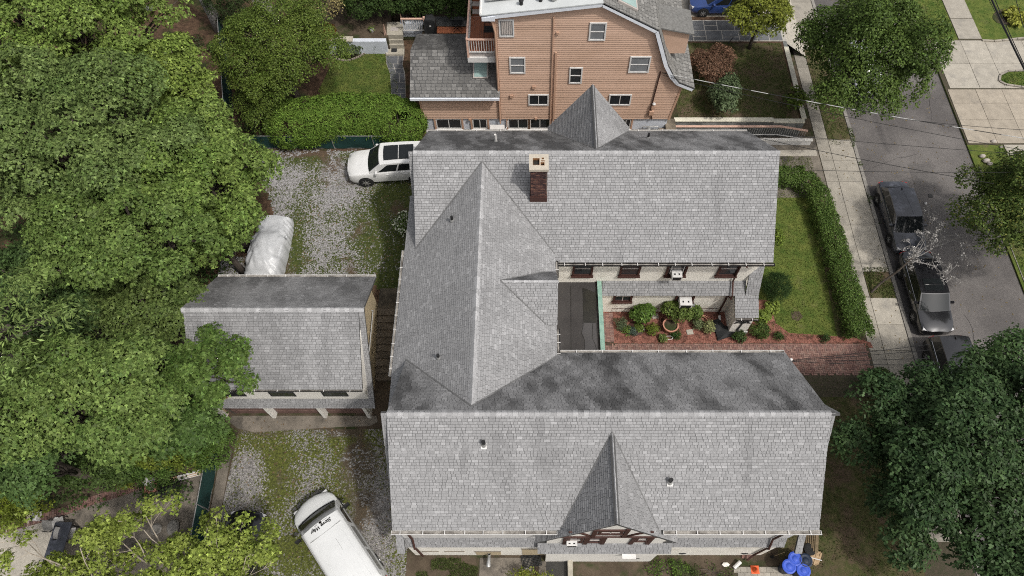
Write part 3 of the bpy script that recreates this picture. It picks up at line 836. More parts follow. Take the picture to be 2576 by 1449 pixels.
    def finish(s):
        tag(s.rest.build(s.name + 's', s.mat, s.parent), kind='stuff')

def window(parent, c, w, h, face, fr='brown', fw=.10, pane='glass', sill=True, mid=True, dep=.07, vert=False, name='window'):
    """framed window; c centre on the wall face, face: outward unit vector"""
    c, n = Vector(c), Vector(face); zu = Vector((0, 0, 1)); r = zu.cross(n).normalized()
    o = MB()
    for sx in (-1, 1): o.obox(c + r * sx * (w/2 - fw/2) + n * dep/2, r * fw/2, zu * h/2, n * dep/2)
    for sz in (-1, 1): o.obox(c + zu * sz * (h/2 - fw/2) + n * dep/2, r * (w/2 - fw), zu * fw/2, n * (dep/2 - .002))
    f = o.build(name, M[fr], parent)
    if sill:
        MB().obox(c - zu * (h/2 + .03) + n * (dep/2 + .035), r * (w/2 + .05), zu * .03, n * (dep/2 + .03)).build('sill', M[fr], f)
    MB().obox(c + n * .012, r * (w/2 - fw), zu * (h/2 - fw), n * .008).build('pane', M[pane], f)
    s = MB()
    if mid: s.obox(c + n * .035, r * (w/2 - fw), zu * .022, n * .014)
    if vert: s.obox(c + n * .035, r * .022, zu * (h/2 - fw), n * .013)
    if s.v: s.build('sash', M[fr if fr != 'brown' else 'grey_board'], f)
    return f

def gutter(parent, p, q, out, w=.13, h=.10, mat='white', hang=1.15, fill='gutter_in', hm='white'):
    """open half-box gutter from p to q hanging outward (out), straps across it"""
    p, q, o = Vector(p), Vector(q), Vector(out); z = Vector((0, 0, 1)); d = (q - p)
    g = MB(); mid = (p + q) / 2
    g.obox(mid + o * .006 - z * h/2, d / 2, o * .006, z * h/2)
    g.obox(mid + o * (w - .008) - z * (h/2 - .005), d / 2, o * .008, z * (h/2 + .005))
    g.obox(mid + o * w/2 - z * (h - .008), d / 2, o * (w/2 - .016), z * .008)
    for e, sgn in ((p, 1), (q, -1)):
        g.obox(e + o * w/2 - z * h/2 + d.normalized() * sgn * .008, d.normalized() * .008, o * (w/2 - .017), z * (h/2 - .017))
    go = g.build('gutter', M[mat], parent)
    MB().obox(mid + o * w/2 - z * (h - .03), (d / 2) * .997, o * (w/2 - .017), z * .014).build('debris', M[fill], go)
    n = max(1, int(d.length / hang))
    for i in range(n):
        c = p + d * ((i + .5 + random.uniform(-.12, .12)) / n)
        MB().obox(c + o * w/2 + z * .006, d.normalized() * .014, o * (w/2 + .012), z * .006).build('strap', M[hm], go)
    return go

# ------------------------------------------------------------------ the grey-roofed house with two wings
house = T('tudor_house', 'large cream house with two wings under pale grey shingle roofs', 'house', (2.8, 13, 0))
XW, XE = -5.5, 11.15
NR, NZ, EZ = 20.43, 8.65, 5.5            # north wing: ridge y, ridge z, eave z
NS, NN = 16.46, 24.39
SR, SS, SN = 8.18, 4.60, 11.93           # south wing
roof_deck = MB()
def slope_deck(a, b, c, d, th=.13):      # a,b eave; c,d ridge
    n = (Vector(b) - Vector(a)).cross(Vector(d) - Vector(a)).normalized()
    if n.z < 0: n = -n
    roof_deck.prism([Vector(p) - n * th for p in (a, b, c, d)], n * (th - .006))
# wing slopes
def wing(x0, x1, ye, yr, ze, zr):
    slope_deck((x0, ye, ze), (x1, ye, ze), (x1, yr, zr), (x0, yr, zr))
wing(-5.35, 11.2, NS, NR, EZ, NZ); wing(-5.35, 11.2, NN, NR, EZ, NZ)
wing(-5.3, 10.95, SS, SR, EZ, NZ); wing(-5.3, 10.95, SN, SR, EZ, NZ)
# link between the wings: ridge along y
CXR, CZ = -2.23, 8.36
slope_deck((-5.95, 8.35, CZ - 3.72*.79), (-5.95, 20.3, CZ - 3.72*.79), (CXR, 20.3, CZ), (CXR, 8.35, CZ))
slope_deck((1.1, 8.35, CZ - 3.33*.79), (1.1, 20.3, CZ - 3.33*.79), (CXR, 20.3, CZ), (CXR, 8.35, CZ))
rd = roof_deck
roof_obj = rd.build('roof', M['deck'], house)
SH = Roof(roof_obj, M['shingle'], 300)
import math as _m
def L2(a, b): return _m.hypot(a, b)
ln_s = L2(NR - NS, NZ - EZ); ln_n = L2(NN - NR, NZ - EZ); ls_s = L2(SR - SS, NZ - EZ); ls_n = L2(SN - SR, NZ - EZ)
WN = 11.2 + 5.35; WS = 10.95 + 5.3
rect = lambda w, h: [(0, 0), (w, 0), (w, h), (0, h)]
SH.plane((-5.3, SS, EZ), (1, 0, 0), (0, SR - SS, NZ - EZ), rect(WS, ls_s), 1.0, single=lambda u, v: v > 3.4 and u < 9, seed=1, drip=.16, stain=.05)
SH.plane((-5.35, NS, EZ), (1, 0, 0), (0, NR - NS, NZ - EZ), rect(WN, ln_s), 1.0, seed=2, drip=.12, stain=.04)
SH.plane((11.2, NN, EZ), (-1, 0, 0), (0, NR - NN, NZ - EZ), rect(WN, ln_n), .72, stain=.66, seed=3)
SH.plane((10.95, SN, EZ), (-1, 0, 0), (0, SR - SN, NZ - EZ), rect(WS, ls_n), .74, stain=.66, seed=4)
lw = L2(3.72, 3.72*.79); le = L2(3.33, 3.33*.79)
SH.plane((-5.95, 20.3, CZ - 3.72*.79), (0, -1, 0), (3.72, 0, 3.72*.79), rect(11.95, lw), .96, seed=5, stain=.10)
SH.plane((1.1, 8.35, CZ - 3.33*.79), (0, 1, 0), (-3.33, 0, 3.33*.79), rect(11.95, le), .97, seed=6, stain=.16)
SH.ridge((-5.35, NR, NZ), (11.2, NR, NZ), (0, -1, -.79), (0, 1, -.79), .34)
SH.ridge((-5.3, SR, NZ), (10.95, SR, NZ), (0, -1, -.84), (0, 1, -.84), .34)
SH.ridge((CXR, 8.45, CZ), (CXR, 20.2, CZ), (-1, 0, -.79), (1, 0, -.79), .34)
# older steep roof showing at the gable ends of the long dormers
def low_slope(pts, vec): MB().prism(pts, vec).build('roof_slope', M['deck'], house)
def steep_strip(x0, x1, yr, sgn, z0, slope, zb, tone, seed, yb=None):
    zt = z0 - .03
    yb = yr + sgn * (zt - zb) / slope
    a, b, c, d = (x0, yb, zb), (x1, yb, zb), (x1, yr, zt), (x0, yr, zt)
    n = (Vector(b) - Vector(a)).cross(Vector(d) - Vector(a)).normalized()
    if n.z < 0: n = -n
    low_slope([Vector(p) - n * .1 for p in (a, b, c, d)], n * .094)
    h = L2(yr - yb, zt - zb)
    if sgn < 0: SH.plane(a, (1, 0, 0), (0, yr - yb, zt - zb), rect(x1 - x0, h), tone, seed=seed)
    else: SH.plane(b, (-1, 0, 0), (0, yr - yb, zt - zb), rect(x1 - x0, h), tone, seed=seed)
steep_strip(-5.52, -5.2, SR, -1, NZ, 1.45, 2.75, .92, 11)
steep_strip(10.85, 11.14, SR, -1, NZ, 1.45, 2.75, .92, 12)
steep_strip(-5.56, -5.25, NR, -1, NZ, 1.55, 2.6, .9, 13)
steep_strip(10.85, 11.3, SR, 1, NZ, 1.6, 4.4, .7, 14)
# skirt roofs (lower edge of that roof) along the fronts
def skirt(x0, x1, yb, zb, yt, zt, tone=.9, seed=0, e=.135):
    a, b, c, d = (x0, yb, zb), (x1, yb, zb), (x1, yt, zt), (x0, yt, zt)
    n = (Vector(b) - Vector(a)).cross(Vector(d) - Vector(a)).normalized()
    low_slope([Vector(p) - n * .09 for p in (a, b, c, d)], n * .084)
    SH.plane(a, (1, 0, 0), (0, yt - yb, zt - zb), rect(x1 - x0, L2(yt - yb, zt - zb)), tone, exp=e, seed=seed)
skirt(-5.35, .35, 4.40, 2.62, 4.72, 3.3, .86, 21)
skirt(5.75, 10.5, 4.40, 2.62, 4.72, 3.3, .86, 22)
skirt(.25, 5.75, 4.13, 2.72, 4.47, 3.25, .86, 23)
skirt(3.55, 10.72, 16.36, 2.42, 16.94, 2.92, .84, 24)
# entry roof at the east end of the north wing: the steep slope sweeping down over the doorway
skirt(10.2, 11.38, 15.35, 1.95, 16.35, 2.45, .9, 25)
skirt(10.72, 11.38, 16.36, 2.45, 17.3, 4.2, .88, 26)
# south dormer: steep gable
DX, DZ, DY = 2.97, 8.15, 4.35
def gable_dormer(ridge_z, y0, y1, half, zb, tone_w, tone_e, seed, flip=1):
    sl = (ridge_z - zb)
    for sx, tone in ((-1, tone_w), (1, tone_e)):
        a, b = (DX + sx * half, y0, zb), (DX + sx * half, y1, zb)
        c, d = (DX, y1, ridge_z), (DX, y0, ridge_z)
        n = (Vector(b) - Vector(a)).cross(Vector(d) - Vector(a)).normalized()
        if n.z < 0: n = -n
        low_slope([Vector(p) - n * .12 for p in (a, b, c, d)], n * .114)
        h = L2(half, sl)
        if sx < 0: SH.plane((DX - half, max(y0, y1), zb), (0, -1, 0), (half, 0, sl), rect(abs(y1 - y0), h), tone, seed=seed, stain=.16)
        else: SH.plane((DX + half, min(y0, y1), zb), (0, 1, 0), (-half, 0, sl), rect(abs(y1 - y0), h), tone, seed=seed + 1, stain=.22)
    SH.ridge((DX, min(y0, y1), ridge_z), (DX, max(y0, y1), ridge_z), (-half, 0, -sl), (half, 0, -sl), .36, w=.13)
# upper part reaches back into the main slope, the flared feet only to the upper wall
gable_dormer(DZ, DY, 7.9, 2.06, DZ - 2.06 * 1.42, .98, .92, 31)
def foot(sx, tone, seed):
    zt = DZ - 2.06 * 1.42; half0, half1, zb = 2.06, 2.82, DZ - 2.06 * 1.42 - 1.12
    a, b, c, d = (DX + sx*half1, DY, zb), (DX + sx*half1, 4.8, zb), (DX + sx*half0, 4.8, zt), (DX + sx*half0, DY, zt)
    n = (Vector(b) - Vector(a)).cross(Vector(d) - Vector(a)).normalized()
    if n.z < 0: n = -n
    low_slope([Vector(p) - n * .12 for p in (a, b, c, d)], n * .114)
    h = L2(half1 - half0, zt - zb)
    if sx < 0: SH.plane((DX - half1, 4.8, zb), (0, -1, 0), (half1 - half0, 0, zt - zb), rect(4.8 - DY, h), tone, seed=seed)
    else: SH.plane((DX + half1, DY, zb), (0, 1, 0), (-(half1 - half0), 0, zt - zb), rect(4.8 - DY, h), tone, seed=seed)
foot(-1, .95, 33); foot(1, .88, 34)
# matching north dormer, its back seen over the ridge
gable_dormer(8.42, 20.3, 24.75, 2.12, 8.42 - 2.12 * 1.42, .92, .98, 41)
# small east-facing dormer in the link roof
ez, ey, eh, ehz = 7.63, 14.3, 1.32, 1.54
for sy, tone in ((-1, 1.0), (1, .8)):
    a, b, c, d = (-1.6, ey + sy*eh, ez - ehz), (1.12, ey + sy*eh, ez - ehz), (1.12, ey, ez), (-1.6, ey, ez)
    n = (Vector(b) - Vector(a)).cross(Vector(d) - Vector(a)).normalized()
    if n.z < 0: n = -n
    low_slope([Vector(p) - n * .1 for p in (a, b, c, d)], n * .094)
    h = L2(eh, ehz)
    if sy < 0: SH.plane((-1.6, ey - eh, ez - ehz), (1, 0, 0), (0, eh, ehz), rect(2.72, h), tone, seed=51)
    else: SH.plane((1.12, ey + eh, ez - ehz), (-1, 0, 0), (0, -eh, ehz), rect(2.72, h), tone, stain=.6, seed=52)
SH.ridge((-1.35, ey, ez), (1.12, ey, ez), (0, -1, -1.17), (0, 1, -1.17), .40, w=.12)
SH.finish()
def valley(p, q, wd=.055):  # dark strip: valley soil and its shadow line put into one colour
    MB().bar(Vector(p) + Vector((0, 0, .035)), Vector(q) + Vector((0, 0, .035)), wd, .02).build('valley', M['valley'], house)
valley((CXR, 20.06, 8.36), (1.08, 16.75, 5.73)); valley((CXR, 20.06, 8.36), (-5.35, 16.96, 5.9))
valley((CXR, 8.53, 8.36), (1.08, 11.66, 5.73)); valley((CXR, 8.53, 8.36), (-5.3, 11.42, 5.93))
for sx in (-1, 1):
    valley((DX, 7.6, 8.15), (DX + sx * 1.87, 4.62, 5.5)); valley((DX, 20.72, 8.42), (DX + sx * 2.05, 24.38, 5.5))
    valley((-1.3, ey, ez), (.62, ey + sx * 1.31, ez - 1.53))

# walls
w = MB()
def gable_block(x0, x1, ylo, yup, ynn, zl, ze, yr, zr):
    w.box(x0, x1, ylo, ynn, -.02, zl)
    w.prism([(x0, yup, zl + .002), (x0, ynn - .003, zl + .002), (x0, ynn - .003, ze), (x0, yr, zr), (x0, yup, ze)], (x1 - x0, 0, 0))
gable_block(-5.2, 10.3, 4.45, 4.76, 11.65, 2.62, 5.45, SR, 8.25)
gable_block(-5.2, 10.72, 16.68, 16.95, 24.1, 2.6, 5.42, NR, 8.25)
w.box(-5.62, .85, 11.66, 16.66, -.02, 5.35)            # link
w.box(.86, 3.28, 11.66, 16.67, -.02, 2.74)             # flat-roofed link
w.prism([(10.722, 16.951, 3.5), (11.2, 16.951, 5.0), (11.2, 16.951, 5.42), (10.722, 16.951, 5.42)], (0, .1, 0))
w.box(10.75, 11.15, 17.4, 24.0, -.02, 4.1)
w.build('wall', M['stucco'], house)
ww = MB()                                               # bay and entry
ww.box(.62, 5.3, 4.18, 4.448, -.02, 2.72)
ww.build('bay_wall', M['white_wall'], house)
MB().box(10.32, 11.25, 15.45, 16.66, -.02, 1.93).build('entry_wall', M['white_wall'], house)
# timbered gable of the south dormer
gf = MB(); gy = 4.46
def dz(x): return DZ - .16 - abs(x - DX) * 1.42
gf.prism([(.62, gy, 3.02), (5.32, gy, 3.02), (5.32, gy, dz(5.32)), (DX, gy, dz(DX)), (.62, gy, dz(.62))], (0, .35, 0))
gable = gf.build('gable_wall', M['white_wall'], house)
def timber(a, b, wd=.17):
    MB().bar((a[0], gy - .028, a[1]), (b[0], gy - .028, b[1]), wd, .055, (0, 1, 0)).build('timber', M['brown'], gable)
timber((1.0, 4.98), (4.94, 4.98), .08)
for x in (1.34, 2.16, 2.86, 4.02, 4.7): timber((x, 3.28), (x, 4.93), .17)
timber((2.36, 5.02), (2.36, 6.55), .16); timber((3.55, 5.02), (3.55, 6.7), .16); timber((2.44, 6.42), (3.47, 6.42), .16); timber((2.44, 5.55), (3.47, 5.55), .12)
for sx in (-1, 1):
    pts = [(DX + sx * (.68 + .9 * t), 5.05 + 1.05 * (1 - (1 - t) ** 2)) for t in (0, .25, .5, .75, 1)]
    for a, b in zip(pts, pts[1:]): timber(a, b, .1)
window(gable, (2.5, gy, 4.2), .6, 1.2, (0, -1, 0), dep=.05, sill=False)
window(gable, (1.73, gy, 4.2), .62, 1.2, (0, -1, 0), dep=.05, sill=False)
window(gable, (4.36, gy, 4.35), .52, 1.1, (0, -1, 0), dep=.05, sill=False)
window(gable, (2.96, gy, 6.0), .9, .6, (0, -1, 0), dep=.05, sill=False, vert=True)
timber((2.2, 3.68), (2.82, 3.68), .14); timber((4.1, 3.9), (4.62, 3.9), .12)
def ac_unit(parent, c, w_, h_, d_, mat='white'):
    """window air conditioner: case, grille, open vents"""
    c = Vector(c); b = MB(); b.box(c.x - w_/2, c.x + w_/2, c.y - d_, c.y, c.z - h_/2, c.z + h_/2)
    a = b.build('air_conditioner', M[mat], parent)
    g = MB(); g.box(c.x - w_*.42, c.x + w_*.42, c.y - d_ - .008, c.y - d_ + .004, c.z - h_*.4, c.z + h_*.36)
    g.build('grille', M['black'], a)
    for dx in (-.24, .2):
        MB().box(c.x + dx * w_ - .035, c.x + dx * w_ + .045, c.y - d_*.7, c.y - d_*.5, c.z + h_/2, c.z + h_/2 + .004).build('vent', M['black'], a)
    return a
ac_unit(gable, (1.6, gy - .02, 4.05), .42, .3, .22)
# windows of the north wing
uw = [(1466, 677), (1585, 678), (1702, 678), (1832, 678)]
for i, (u, v) in enumerate(uw):
    p = WY(u, v, 16.95); f = window(house, (p.x, 16.95, 4.17), 1.0, 1.34, (0, -1, 0), dep=.08)
    if i == 2:
        ac_unit(house, (p.x, 16.93, 3.88), .48, .34, .42)
        for dx in (-.3, .3): MB().bar((p.x + dx, 16.86, 3.78), (p.x + dx, 16.86, 4.5), .03, .03).build('bracket', M['white'], house)
for i, (u, v) in enumerate(((1568, 742), (1725, 742))):
    p = WY(u, v, 16.68); window(house, (p.x, 16.68, 1.86), .98, 1.16, (0, -1, 0), dep=.08, vert=(i == 0), sill=True)
    if i == 1: ac_unit(house, (p.x, 16.64, 1.62), .62, .42, .5)
for u0, u1 in ((1540, 1592), (1640, 1672), (1763, 1803)):
    a, b = WY(u0, 778, 16.68), WY(u1, 778, 16.68)
    q = MB(); q.box(a.x, b.x, 16.655, 16.72, .12, .36); f = q.build('basement_window', M['stucco'], house)
    MB().box(a.x - .02, b.x + .02, 16.66, 16.679, .36, .42).build('top_strip', M['brown'], f)  # thin dark strip along the top edge
for u0, u1 in ((1066, 1105), (1122, 1170)):
    a, b = WY(u0, 1390, 4.45), WY(u1, 1390, 4.45)
    f = MB().box(a.x, b.x, 4.43, 4.47, .5, 1.15).build('basement_window', M['stucco'], house)
    MB().box(a.x - .02, b.x + .02, 4.42, 4.448, 1.15, 1.22).build('top_strip', M['concrete_old'], f)
for x0, x1, z1 in ((-2.45, -1.35, 1.15), (-.4, .55, 1.9)):
    f = MB().box(x0, x1, 4.425, 4.47, .2, z1).build('cellar_door', M['tan_wall'], house)
    MB().box(x0 - .03, x1 + .03, 4.41, 4.448, z1, z1 + .06).build('top_strip', M['concrete_old'], f)
for u, y_ in ((2400 + 735 / 2.576, 4.45), (2400 + 1365 / 2.576, 4.45), (2400 + 270 / 2.576, 4.2)):
    p = WY(u / 1.5652, 1392 if y_ > 4.3 else 1404, y_)
    MB().prism([(p.x - .16, y_ - .03, p.z + .1), (p.x + .16, y_ - .03, p.z + .1), (p.x, y_ - .03, p.z - .14)], (0, .028, 0)).build('vent', M['fabric_black'], house)
MB().box(3.78, 4.35, 3.98, 4.178, 2.28, 2.36).build('light_shelf', M['white'], house)
# palm-tree relief on the entry wall
pr = MB(); py = 15.44
cx = 10.72
pr.prism([(cx - .07, py, .35), (cx + .05, py, .35), (cx + .09, py, 1.15), (cx + .01, py, 1.15)], (0, -.02, 0))
for k in range(7):
    t = R(-80 + k * 26.7); x1_, z1_ = cx + .05 + .42 * math.sin(t), 1.18 + .34 * math.cos(t)
    mx_, mz_ = cx + .05 + .26 * math.sin(t), 1.2 + .28 * math.cos(t)
    pr.bar((cx + .05, py - .012, 1.16), (mx_, py - .012, mz_), .035, .02, (0, 1, 0)); pr.bar((mx_, py - .012, mz_), (x1_, py - .012, z1_ - .06), .07, .02, (0, 1, 0))
tag(pr.build('palm_relief', M['fabric_black'], house), 'dark palm tree relief on the white entry wall')

# flat roof over the link, seams, wet hollow, copper coping
fr = MB().box(.9, 3.3, 11.7, 16.93, 2.742, 2.80).build('flat_roof', M['membrane'], house)
fz = 2.80
def flat(pts, mat, dz_, name):
    MB().prism([W(u, v, fz + dz_ - .004) for u, v in pts][::-1], (0, 0, .004)).build(name, M[mat], fr)
flat([(1467, 724), (1496, 735), (1500, 726), (1503, 728), (1499, 812), (1469, 812), (1466, 770)], 'tar', .006, 'wet_hollow')
flat([(1466, 812), (1499, 813), (1504, 884), (1472, 884), (1470, 850), (1463, 836)], 'membrane_new', .005, 'patch')
for pl in ([(1466, 722), (1468, 780), (1467, 820), (1463, 838), (1471, 856), (1470, 884)], [(1491, 814), (1490, 850), (1498, 868), (1502, 884)], [(1436, 720), (1437, 884)]):
    b = MB()
    for a, c in zip(pl, pl[1:]): b.bar(W(*a, fz + .01), W(*c, fz + .01), .02, .012)
    b.build('seam', M['tar'], fr)
cop = MB()
for y0, y1 in ((11.75, 13.1), (13.11, 13.7), (13.71, 15.0), (15.01, 16.93)):
    cop.prism([(3.27, y0, 2.98), (3.48, y0, 2.93), (3.5, y0, 2.86), (3.5, y0, 2.80), (3.46, y0, 2.80), (3.27, y0, 2.94)], (0, y1 - y0, 0))
w2 = MB().box(3.29, 3.45, 11.7, 16.94, -.02, 2.92).build('parapet', M['stucco'], house)
cop.build('copper_coping', M['copper'], w2)

# gutters
gutter(house, (1.15, NS - .01, 5.48), (11.28, NS - .01, 5.48), (0, -1, 0), mat='black', hang=.8)
gutter(house, (-5.45, NN + .01, 5.46), (1.0, NN + .01, 5.46), (0, 1, 0), hang=1.05)
gutter(house, (5.0, NN + .01, 5.46), (11.2, NN + .01, 5.46), (0, 1, 0), hang=1.05)
gutter(house, (1.2, SN + .01, 5.46), (10.95, SN + .01, 5.46), (0, 1, 0), hang=1.15)
gutter(house, (-5.35, SS - .01, 5.46), (.98, SS - .01, 5.46), (0, -1, 0), hang=.75, w=.15)
gutter(house, (5.02, SS - .01, 5.46), (11.05, SS - .01, 5.46), (0, -1, 0), hang=.85, w=.15)
gutter(house, (-5.96, 10.9, CZ - 3.72*.79 - .03), (-5.96, 17.2, CZ - 3.72*.79 - .03), (-1, 0, 0), hang=.62, mat='galv')
gutter(house, (1.11, 11.6, CZ - 3.33*.79 - .05), (1.11, 13.0, CZ - 3.33*.79 - .05), (1, 0, 0), mat='black', hang=.45)
gutter(house, (1.11, 15.6, CZ - 3.33*.79 - .05), (1.11, 16.45, CZ - 3.33*.79 - .05), (1, 0, 0), mat='black', hang=.45)
gutter(house, (10.25, 15.33, 1.93), (11.38, 15.33, 1.93), (0, -1, 0), w=.1, h=.08, mat='black', hang=.45)
# fascia strips under the southern eaves
fa = MB(); fa.box(-5.2, .5, 4.66, 4.758, 3.36, 5.42); fa.box(5.45, 10.5, 4.66, 4.758, 3.36, 5.42); fa.build('fascia', M['white'], house)
# downspouts
def spout(pts, mat='brown', r=.045):
    b = MB(); b.tube(pts, r, 8); return b.build('downspout', M[mat], house)
d1 = spout([(10.0, 16.3, 5.36), (10.0, 16.84, 5.0), (10.02, 16.86, 3.05), (10.02, 16.28, 2.6), (10.02, 16.25, 2.3), (9.98, 16.6, 2.0), (9.98, 16.6, .25), (9.98, 16.4, .1)])
d2 = spout([(-4.85, 4.5, 5.36), (-4.85, 4.6, 5.1), (-4.85, 4.6, 3.35), (-4.85, 4.33, 2.65), (-4.85, 4.39, 2.35), (-4.85, 4.39, .15)])
d3 = spout([(10.2, 4.5, 5.36), (9.9, 4.6, 5.0), (9.85, 4.6, 3.35), (9.85, 4.33, 2.65), (9.85, 4.39, 2.35), (9.85, 4.39, .4), (9.6, 4.2, .15)])
MB().tube([(9.98, 16.4, .12), (9.98, 16.15, .06)], .075, 10).build('outlet', M['white'], d1)
MB().tube([(9.3, 4.15, .2), (9.0, 3.9, .1)], .085, 10).build('outlet', M['white'], d3)
# vent pipes through the roof
def vent(x, y, z, h, mat, flash=True, r=.055):
    b = MB(); b.tube([(x, y, z - .12), (x, y, z + h)], r, 12, caps=False); b.tube([(x, y, z + h - .03), (x, y, z + h - .029)], r * .98, 12)
    p = b.build('vent_pipe', M[mat], house)
    MB().lathe([(r + .05, -.06), (r + .035, .05), (r + .004, .11)], (x, y, z), 12).build('collar', M['galv'], p)
    if flash: MB().obox((x, y - .06, z - .015), (.11, 0, 0), (0, .09, .073), (0, -.006, .008)).build('flashing', M['white'], p)
def on_s(y): return NZ - (SR - y) * (NZ - EZ) / (SR - SS)
for u, v in ((1217, 1118), (1685, 1212)):
    y_ = 8.18
    for _ in range(20): q = W(u, v, on_s(y_)); y_ = q.y
    vent(q.x, q.y, q.z, .34, 'black', r=.075)
vent(-3.55, 17.55, 7.33, .32, 'black', False, r=.06); vent(-3.75, 10.98, 7.17, .32, 'black', False, r=.06)
vent(-1.72, 22.2, 7.25, .5, 'white', False, r=.06); vent(5.75, 22.9, 6.7, .32, 'black', False, r=.06)

# chimney, brick by brick
ch = MB().box(-.03, .67, 18.72, 19.42, 6.9, 9.42).build('chimney', M['mortar'], house)
CB = [(.085, .042, .038), (.055, .028, .028), (.12, .06, .05), (.07, .035, .033), (.19, .095, .07), (.04, .024, .025)]
cbm = {}
def cbrick(L_):
    k = random.randrange(6) if random.random() > .15 else 4
    key = (L_, k)
    if key not in cbm:
        b = MB(); b.box(-L_/2, L_/2, -.022, .004, -.0235, .0235, CB[k]); cbm[key] = b.mesh('brick', M['brick'])
    return cbm[key]
z = 7.62; row = 0
while z < 9.38:
    for face in range(4):
        L_ = .70 if face % 2 == 0 else .66
        x = -L_/2 - (.1 if row % 2 else 0)
        while x < L_/2 - .02:
            a, b_ = max(x, -L_/2), min(x + .2, L_/2)
            x += .212
            if b_ - a < .05: continue
            l_ = round((b_ - a) * 20) / 20 - .004
            if l_ < .04: continue
            c = (a + b_) / 2
            n_ = [(0, -1), (1, 0), (0, 1), (-1, 0)][face]; ctr = (.32 + n_[0] * .35, 19.07 + n_[1] * .35)
            ang = [0, math.pi/2, math.pi, -math.pi/2][face]
            inst('brick', cbrick(l_), ch, Matrix.Translation((ctr[0], ctr[1], z)) @ Matrix.Rotation(ang, 4, 'Z') @ Matrix.Translation((c, 0, 0)))
    z += .0615; row += 1
cc = MB()
def cap_with_holes(x0, x1, y0, y1, z0, z1, holes):
    xs = sorted({x0, x1, *[h[0] for h in holes], *[h[1] for h in holes]}); ys = sorted({y0, y1, *[h[2] for h in holes], *[h[3] for h in holes]})
    for i in range(len(xs) - 1):
        for j in range(len(ys) - 1):
            cx_, cy_ = (xs[i] + xs[i+1]) / 2, (ys[j] + ys[j+1]) / 2
            if any(h[0] < cx_ < h[1] and h[2] < cy_ < h[3] for h in holes): continue
            cc.box(xs[i], xs[i+1], ys[j], ys[j+1], z0, z1)
holes = [(.06, .35, 18.9, 19.28), (.39, .56, 18.88, 19.06), (.40, .57, 19.10, 19.16), (.44, .54, 19.22, 19.31)]
cap_with_holes(-.1, .74, 18.65, 19.5, 9.42, 9.56, holes)
co = cc.build('chimney_cap', M['cap'], ch)
for h in holes:
    MB().box(h[0], h[1], h[2], h[3], 9.423, 9.432).build('flue_bottom', M['tar'], co)
    f = MB()
    for x0, x1, y0, y1 in ((h[0], h[0] + .012, h[2], h[3]), (h[1] - .012, h[1], h[2], h[3]), (h[0] + .012, h[1] - .012, h[3] - .012, h[3]), (h[0] + .012, h[1] - .012, h[2], h[2] + .012)): f.box(x0, x1, y0, y1, 9.433, 9.563)
    f.build('flue', M['flue'], co)
MB().box(-.07, .71, 18.64, 19.45, 7.05, 7.58).build('flashing', M['brown'], ch)
# ------------------------------------------------------------------ three-door garage
gar = T('garage', 'detached three door garage with grey shingle roof and tan side wall', 'garage', (-11.3, 13.7, 0))
GR, GZ, GE, GS, GN = 13.74, 6.14, 3.75, 10.9, 16.7
gx0, gx1 = -15.2, -7.56
gd = MB()
def gdeck(a, b, c, d, th=.12):
    n = (Vector(b) - Vector(a)).cross(Vector(d) - Vector(a)).normalized()
    if n.z < 0: n = -n
    gd.prism([Vector(p) - n * th for p in (a, b, c, d)], n * (th - .006))
gdeck((gx0, GS, GE), (gx1, GS, GE), (gx1, GR, GZ), (gx0, GR, GZ))
gdeck((gx0 - .1, GN, GE), (-7.58, GN, GE), (-7.34, GR, GZ), (gx0 - .1, GR, GZ))
yb_s = GR - (GZ - .03 - 2.36) / 1.36
gdeck((-7.62, yb_s, 2.36), (-7.32, yb_s, 2.36), (-7.32, GR, GZ - .03), (-7.62, GR, GZ - .03))
gdeck((gx0 - .12, yb_s, 2.36), (gx0 + .2, yb_s, 2.36), (gx0 + .2, GR, GZ - .03), (gx0 - .12, GR, GZ - .03))
gdeck((-15.3, 10.66, 1.9), (-7.32, 10.66, 1.9), (-7.32, 10.96, 2.36), (-15.3, 10.96, 2.36))
gro = gd.build('roof', M['deck'], gar)
GH = Roof(gro, M['shingle'], 300)
GH.plane((gx0, GS, GE), (1, 0, 0), (0, GR - GS, GZ - GE), rect(gx1 - gx0, L2(GR - GS, GZ - GE)), .96, single=lambda u, v: v > 1.6, seed=61, stain=.22, drip=.15)
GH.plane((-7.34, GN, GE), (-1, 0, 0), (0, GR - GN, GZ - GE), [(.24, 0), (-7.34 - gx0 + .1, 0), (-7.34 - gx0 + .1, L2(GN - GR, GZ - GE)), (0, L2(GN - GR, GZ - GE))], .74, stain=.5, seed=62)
GH.plane((-7.62, yb_s, 2.36), (1, 0, 0), (0, GR - yb_s, GZ - .03 - 2.36), rect(.30, L2(GR - yb_s, GZ - .03 - 2.36)), .85, seed=63)
GH.plane((gx0 - .12, yb_s, 2.36), (1, 0, 0), (0, GR - yb_s, GZ - .03 - 2.36), rect(.32, L2(GR - yb_s, GZ - .03 - 2.36)), .85, seed=64)
GH.plane((-15.3, 10.66, 1.9), (1, 0, 0), (0, .30, .46), rect(7.98, L2(.30, .46)), .78, seed=65)
GH.ridge((gx0 - .1, GR, GZ), (-7.34, GR, GZ), (0, -1, -.81), (0, 1, -.81), .36)
GH.finish()
gw = MB()
gw.prism([(-15.1, 11.0, -.02), (-15.1, 16.4, -.02), (-15.1, 16.4, 3.7), (-15.1, GR, GZ - .22), (-15.1, 11.0, 2.25)], (.12, 0, 0))
gw.prism([(-8.05, 10.98, -.02), (-8.05, 16.4, -.02), (-8.05, 16.4, 3.7), (-8.05, GR, GZ - .2), (-8.05, 10.98, 2.25)], (.12, 0, 0))
gw.box(-14.98, -8.05, 16.25, 16.4, -.02, 3.6)
